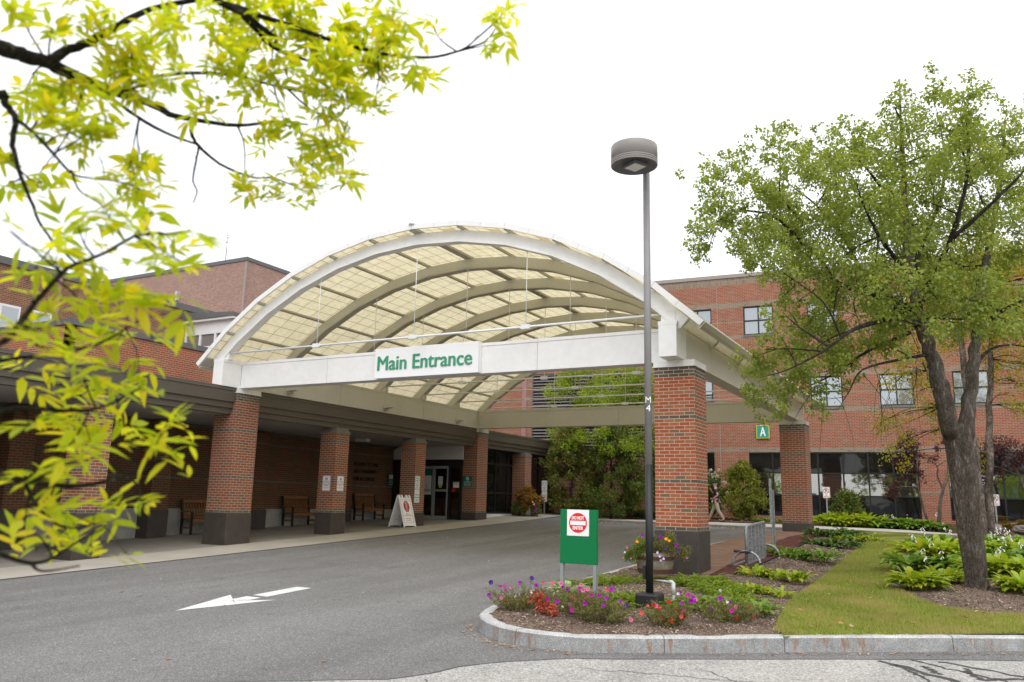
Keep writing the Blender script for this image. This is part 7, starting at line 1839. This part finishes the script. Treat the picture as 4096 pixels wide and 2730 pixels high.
# ------------------------------------------------------------------ the walking man
def skinned(name, verts, edges, radii, mat, parent, sub=2, root=0):
    me = bpy.data.meshes.new(name); me.from_pydata(verts, edges, []); o = bpy.data.objects.new(name, me); COL.objects.link(o)
    s_ = o.modifiers.new('skin', 'SKIN'); s_.use_smooth_shade = True; s_.branch_smoothing = .4
    for i, rd in enumerate(radii):
        me.skin_vertices[0].data[i].radius = rd if hasattr(rd, '__len__') else (rd, rd); me.skin_vertices[0].data[i].use_root = (i == root)
    sb = o.modifiers.new('sub', 'SUBSURF'); sb.levels = sub; sb.render_levels = sub
    dg = bpy.context.evaluated_depsgraph_get(); dg.update()
    m2 = bpy.data.meshes.new_from_object(o.evaluated_get(dg)); bpy.data.objects.remove(o)
    m2.materials.clear(); m2.materials.append(mat)
    for p_ in m2.polygons: p_.use_smooth = True
    m2.name = name; o2 = bpy.data.objects.new(name, m2); link(o2, parent); return o2
def person():
    # local frame: facing -X, +Z up; height about 1.66 m
    r = empty('person', (-4.74, 19.15, zA(-4.74,19.15)+.01), 'man in a navy polo and khaki trousers walking left past the big brick column', 'person')
    r.scale = (.97,)*3
    V = []; E = []; Rd = []
    def j(x, y, z, rd, p=None):
        V.append((x, y, z)); Rd.append(rd)
        if p is not None: E.append((p, len(V)-1))
        return len(V)-1
    pel = j(0,0,.88,(.125,.095)); wa = j(-.01,0,1.02,(.125,.10),pel); ch = j(-.015,0,1.24,(.15,.115),wa); sh = j(.0,0,1.37,(.10,.08),ch)
    nk = j(-.03,0,1.455,.050,sh); hd0 = j(-.055,0,1.53,(.070,.085),nk); hd = j(-.055,0,1.60,(.078,.098),hd0); ht = j(-.045,0,1.665,(.062,.08),hd)
    arms = {}
    for s_, el, wr, hn in ((-1, (.13,-.22,1.12), (-.08,-.20,.98), (-.155,-.185,.965)), (1, (-.10,.24,1.10), (-.24,.10,1.30), (-.255,.06,1.36))):
        a = j(.005,s_*.16,1.355,.062,sh); b_ = j(*el,.043,a); c = j(*wr,.028,b_); h = j(*hn,(.030,.018),c); arms[s_] = (el, wr, hn)
    legs = []
    for s_, hip, kn, an in ((-1,(.01,-.09,.84),(.10,-.10,.48),(.33,-.10,.13)), (1,(-.01,.09,.84),(-.18,.09,.50),(-.36,.09,.10))):
        a = j(*hip,.088,pel); b_ = j(*kn,.058,a); c = j(*an,.040,b_); d = j(an[0]-.06,an[1],an[2]-.06,(.042,.036),c); e = j(an[0]-.17,an[1],an[2]-.085+(.0 if s_ < 0 else .02),(.040,.026),d)
    skinned('body', V, E, Rd, M['skin'], r)
    # hands: five fingers each, near hand hangs by the belt, far hand at the mouth
    for s_ in (-1, 1):
        el, wr, hn = arms[s_]
        d = (Vector(hn)-Vector(wr)).normalized(); side = Vector((0,0,1)).cross(d).normalized() if s_ < 0 else Vector((1,0,0)); up = d.cross(side)
        vv = [tuple(Vector(hn)-d*.01)]; ee = []; rr = [(.026,.016)]
        for k in range(4):
            o1 = Vector(hn)+side*.0+up*(.022-.0145*k)+d*.030; L = (.036,.042,.039,.030)[k]
            o2 = o1+d*L*.55-side*.006; o3 = o2+d*L*.4-side*.016
            b0 = len(vv); vv += [tuple(o1), tuple(o2), tuple(o3)]; ee += [(0,b0),(b0,b0+1),(b0+1,b0+2)]; rr += [.0095,.0085,.007]
        o1 = Vector(hn)+up*.030+d*.004; o2 = o1+up*.016+d*.022; b0 = len(vv); vv += [tuple(o1), tuple(o2)]; ee += [(0,b0),(b0,b0+1)]; rr += [.011,.008]
        skinned('hand', vv, ee, rr, M['skin'], r, 1)
    # clothes
    V = []; E = []; Rd = []
    pel = j(0,0,.93,(.150,.118)); wa = j(-.015,0,1.03,(.150,.122),pel); ch = j(-.018,0,1.24,(.170,.130),wa); sh = j(.0,0,1.365,(.118,.092),ch); nk = j(-.012,0,1.415,(.068,.066),sh)
    for s_, q in ((-1,(.085,-.20,1.20)),(1,(-.06,.215,1.19))):
        a = j(.005,s_*.165,1.355,.078,sh); j(*q,.070,a)
    skinned('polo_shirt', V, E, Rd, M['navy'], r)
    V = []; E = []; Rd = []
    pel = j(0,0,.93,(.134,.108)); p2 = j(0,0,.84,(.14,.11),pel)
    for s_, hip, kn, an in ((-1,(.01,-.09,.80),(.10,-.10,.48),(.315,-.10,.155)), (1,(-.01,.09,.80),(-.18,.09,.50),(-.35,.09,.12))):
        a = j(*hip,.098,p2); b_ = j(*kn,.078,a); c = j(*an,.062,b_)
    skinned('trousers', V, E, Rd, M['khaki'], r)
    b = MB(); b.lathe([(.118,0),(.121,.012),(.121,.030),(.118,.04)], 24, (0,0,0)); o = b.build('belt', M['blackr'], r); o.location = (-.002,0,.915); o.scale = (1.13,.98,1)
    for an, s_ in (((.33,-.10,.13),-1),((-.36,.09,.10),1)):
        V = [(an[0]+.035,an[1],an[2]-.07),(an[0]-.06,an[1],an[2]-.082),(an[0]-.15,an[1],an[2]-.09+(.0 if s_ < 0 else .02)),(an[0]-.205,an[1],an[2]-.092+(.0 if s_ < 0 else .03))]
        skinned('shoe', V, [(0,1),(1,2),(2,3)], [(.046,.046),(.048,.046),(.048,.032),(.036,.022)], M['shoe'], r, 1)
    # cap, hair, face
    b = MB(); b.lathe([(.086,.0),(.090,.012),(.089,.045),(.070,.083),(.03,.10),(.0001,.104)], 20, (0,0,0), cap=False)
    b.add([(-.05,-.062,.004),(-.05,.062,.004),(-.155,.045,-.012),(-.17,0,-.016),(-.155,-.045,-.012),(-.05,-.062,.011),(-.05,.062,.011),(-.155,.045,-.004),(-.17,0,-.008),(-.155,-.045,-.004)], [(0,1,2,3,4),(9,8,7,6,5),(0,4,9,5),(4,3,8,9),(3,2,7,8),(2,1,6,7)])
    o = b.build('cap', M['blackr'], r); o.location = (-.05,0,1.615); o.rotation_euler = (0,radians(4),0); o.scale = (1.12,1.0,1)
    b = MB(); b.cbox((.02,0,1.585),(.05,.150,.055)); b.build('hair', M['hair'], r, bevel=.02)
    b = MB(); b.add([(-.135,-.012,1.585),(-.135,.012,1.585),(-.163,-.010,1.552),(-.163,.010,1.552),(-.137,-.014,1.548),(-.137,.014,1.548)], [(0,2,3,1),(0,4,2),(1,3,5),(2,4,5,3)]); b.build('nose', M['skin'], r)
    for s_ in (-1, 1):
        b = MB(); b.lathe([(.0001,-.006),(.008,-.003),(.008,.003),(.0001,.006)], 8, (-.128,s_*.032,1.592), cap=False); b.build('eye', M['blackr'], r)
        b = MB(); b.lathe([(.0001,-.028),(.014,-.02),(.017,0),(.013,.02),(.0001,.026)], 8, (-.045,s_*.084,1.58), cap=False); b.build('ear', M['skin'], r)
    b = MB(); b.box(-.146,-.138,-.022,.022,1.527,1.532); b.build('mouth', M['redtxt'], r)
    # watch, holster, papers in the back pocket
    b = MB(); el, wr, hn = arms[-1]; d = (Vector(hn)-Vector(wr)).normalized(); b.tube([Vector(wr)-d*.010, Vector(wr)+d*.010], .034, 10); b.build('watch', M['blackr'], r)
    b = MB(); b.box(.03,.10,-.15,-.115,.80,.93); b.build('radio_holster', M['blackr'], r, bevel=.01)
    b = MB(); b.add([(.12,-.06,.97),(.12,.02,.97),(.175,.0,.80),(.175,-.09,.80)], [(0,1,2,3)]); b.add([(-.10,-.135,.93),(-.15,-.14,.93),(-.18,-.14,.82),(-.12,-.138,.80)], [(0,1,2,3)]); b.build('folded_paper', M['lilac'], r)
    return r
pe = person()

# trees and low hills behind the camera that show in the big panes
def back_tree(x, y, h, w, seed, label):
    t = empty('roadside_tree', (x, y, -1.9), label, 'tree', 'trees across the car park')
    keep(limb_mesh('trunk', [(x,y,-2,.2),(x,y,h*.4,.15),(x,y,h*.8,.06)], M['bark_dk'], None, 8, .2, seed), t)
    keep(cloud('crown', blob(x,y,h*.62-1,w,w,h*.36,50,w*.3,seed,.4), 5000, .28, .2, M['L_mid'], None, seed, .3, .3, .5), t)
back_tree(9.5,-48,7.5,3.,201,'broad tree across the car park behind the viewpoint')
back_tree(24,-62,8,3.8,202,'second broad tree far across the car park')
back_tree(-8,-60,7,3.4,203,'third broad tree far across the car park')
hl = []
for k in range(61):
    a = radians(-170+ k*160/60 - 10); R_ = 700; hh = 26+22*sin(k*.31+1)+11*sin(k*.83)+5*sin(k*2.1)
    hl.append((R_*cos(a), R_*sin(a), hh))
vs = [(x, y, -6) for x, y, z in hl]+[(x*1.02, y*1.02, z) for x, y, z in hl]+[(x*1.25, y*1.25, -6) for x, y, z in hl]; n = len(hl)
b = MB(); b.add(vs, [(i, i+1, n+i+1, n+i) for i in range(n-1)]+[(n+i, n+i+1, 2*n+i+1, 2*n+i) for i in range(n-1)], 0, True)
b.build('hills', pm('blue_green_hills', (.10,.14,.17), .95, .1, .02))['kind'] = 'structure'

# ------------------------------------------------------------------ camera, light, world
cam = bpy.data.cameras.new('camera'); co = bpy.data.objects.new('camera', cam); COL.objects.link(co)
yaw, pit, rol = [radians(v) for v in (-28.9178, 11.00723, 1.36594)]
fw = Vector((sin(yaw)*cos(pit), cos(yaw)*cos(pit), sin(pit))); rt = Vector((cos(yaw), -sin(yaw), 0)); up = rt.cross(fw)
rr = rt*cos(rol)+up*sin(rol); uu = up*cos(rol)-rt*sin(rol)
R3 = Matrix((rr, uu, -fw)).transposed().to_4x4()
co.matrix_world = Matrix.Translation((4.47975, -15.38062, .46942)) @ R3
cam.sensor_fit = 'HORIZONTAL'; cam.sensor_width = 36; cam.lens = 28.9095; cam.clip_start = .05; cam.clip_end = 3000
cam.dof.use_dof = True; cam.dof.focus_distance = 18.; cam.dof.aperture_fstop = 2.8
SC.camera = co

sun_el, sun_az = radians(52), radians(150)      # azimuth measured clockwise from +Y
sd = Vector((sin(sun_az)*cos(sun_el), cos(sun_az)*cos(sun_el), sin(sun_el)))
L = bpy.data.lights.new('sun', 'SUN'); L.energy = 1.45; L.angle = radians(65); L.color = (1, .975, .94)
lo = bpy.data.objects.new('sun', L); COL.objects.link(lo); lo.rotation_euler = (-sd).to_track_quat('-Z', 'Y').to_euler(); lo.location = (0,0,40)
w = bpy.data.worlds.new('World'); SC.world = w; w.use_nodes = True; nt = w.node_tree; nt.nodes.clear()
sky = nt.nodes.new('ShaderNodeTexSky'); sky.sky_type = 'NISHITA'; sky.sun_disc = False; sky.sun_elevation = sun_el; sky.sun_rotation = sun_az
bg1 = nt.nodes.new('ShaderNodeBackground'); bg1.inputs[1].default_value = .05; nt.links.new(sky.outputs[0], bg1.inputs[0])
# an even white cloud layer over the sky, a little darker towards the zenith behind the viewer
tc = nt.nodes.new('ShaderNodeTexCoord'); nz = nt.nodes.new('ShaderNodeTexNoise'); nz.inputs['Scale'].default_value = 1.6; nz.inputs['Detail'].default_value = 4
nt.links.new(tc.outputs['Generated'], nz.inputs['Vector'])
sp_ = nt.nodes.new('ShaderNodeSeparateXYZ'); nt.links.new(tc.outputs['Generated'], sp_.inputs[0])
mr_ = nt.nodes.new('ShaderNodeMapRange'); nt.links.new(sp_.outputs[2], mr_.inputs[0])
for k_, v_ in ((1, 0.), (2, 1.), (3, 1.04), (4, 1.42)): mr_.inputs[k_].default_value = v_
rp_ = nt.nodes.new('ShaderNodeValToRGB'); rp_.color_ramp.elements[0].position = .3; rp_.color_ramp.elements[0].color = (.86,.852,.835,1); rp_.color_ramp.elements[1].position = .7; rp_.color_ramp.elements[1].color = (1,.985,.955,1)
nt.links.new(nz.outputs[0], rp_.inputs[0])
bg2 = nt.nodes.new('ShaderNodeBackground'); nt.links.new(mr_.outputs[0], bg2.inputs[1]); nt.links.new(rp_.outputs[0], bg2.inputs[0])
ad = nt.nodes.new('ShaderNodeAddShader'); nt.links.new(bg1.outputs[0], ad.inputs[0]); nt.links.new(bg2.outputs[0], ad.inputs[1])
wo = nt.nodes.new('ShaderNodeOutputWorld'); nt.links.new(ad.outputs[0], wo.inputs[0])
vs_ = SC.view_settings; vs_.view_transform = 'Standard'; vs_.look = 'None'; vs_.gamma = 1; vs_.exposure = 0.12
SC.cycles.max_bounces = 8; SC.cycles.diffuse_bounces = 4; SC.cycles.glossy_bounces = 3; SC.cycles.transparent_max_bounces = 8; SC.cycles.transmission_bounces = 4
SC.cycles.use_denoising = True
SC.cycles.caustics_reflective = False; SC.cycles.caustics_refractive = False
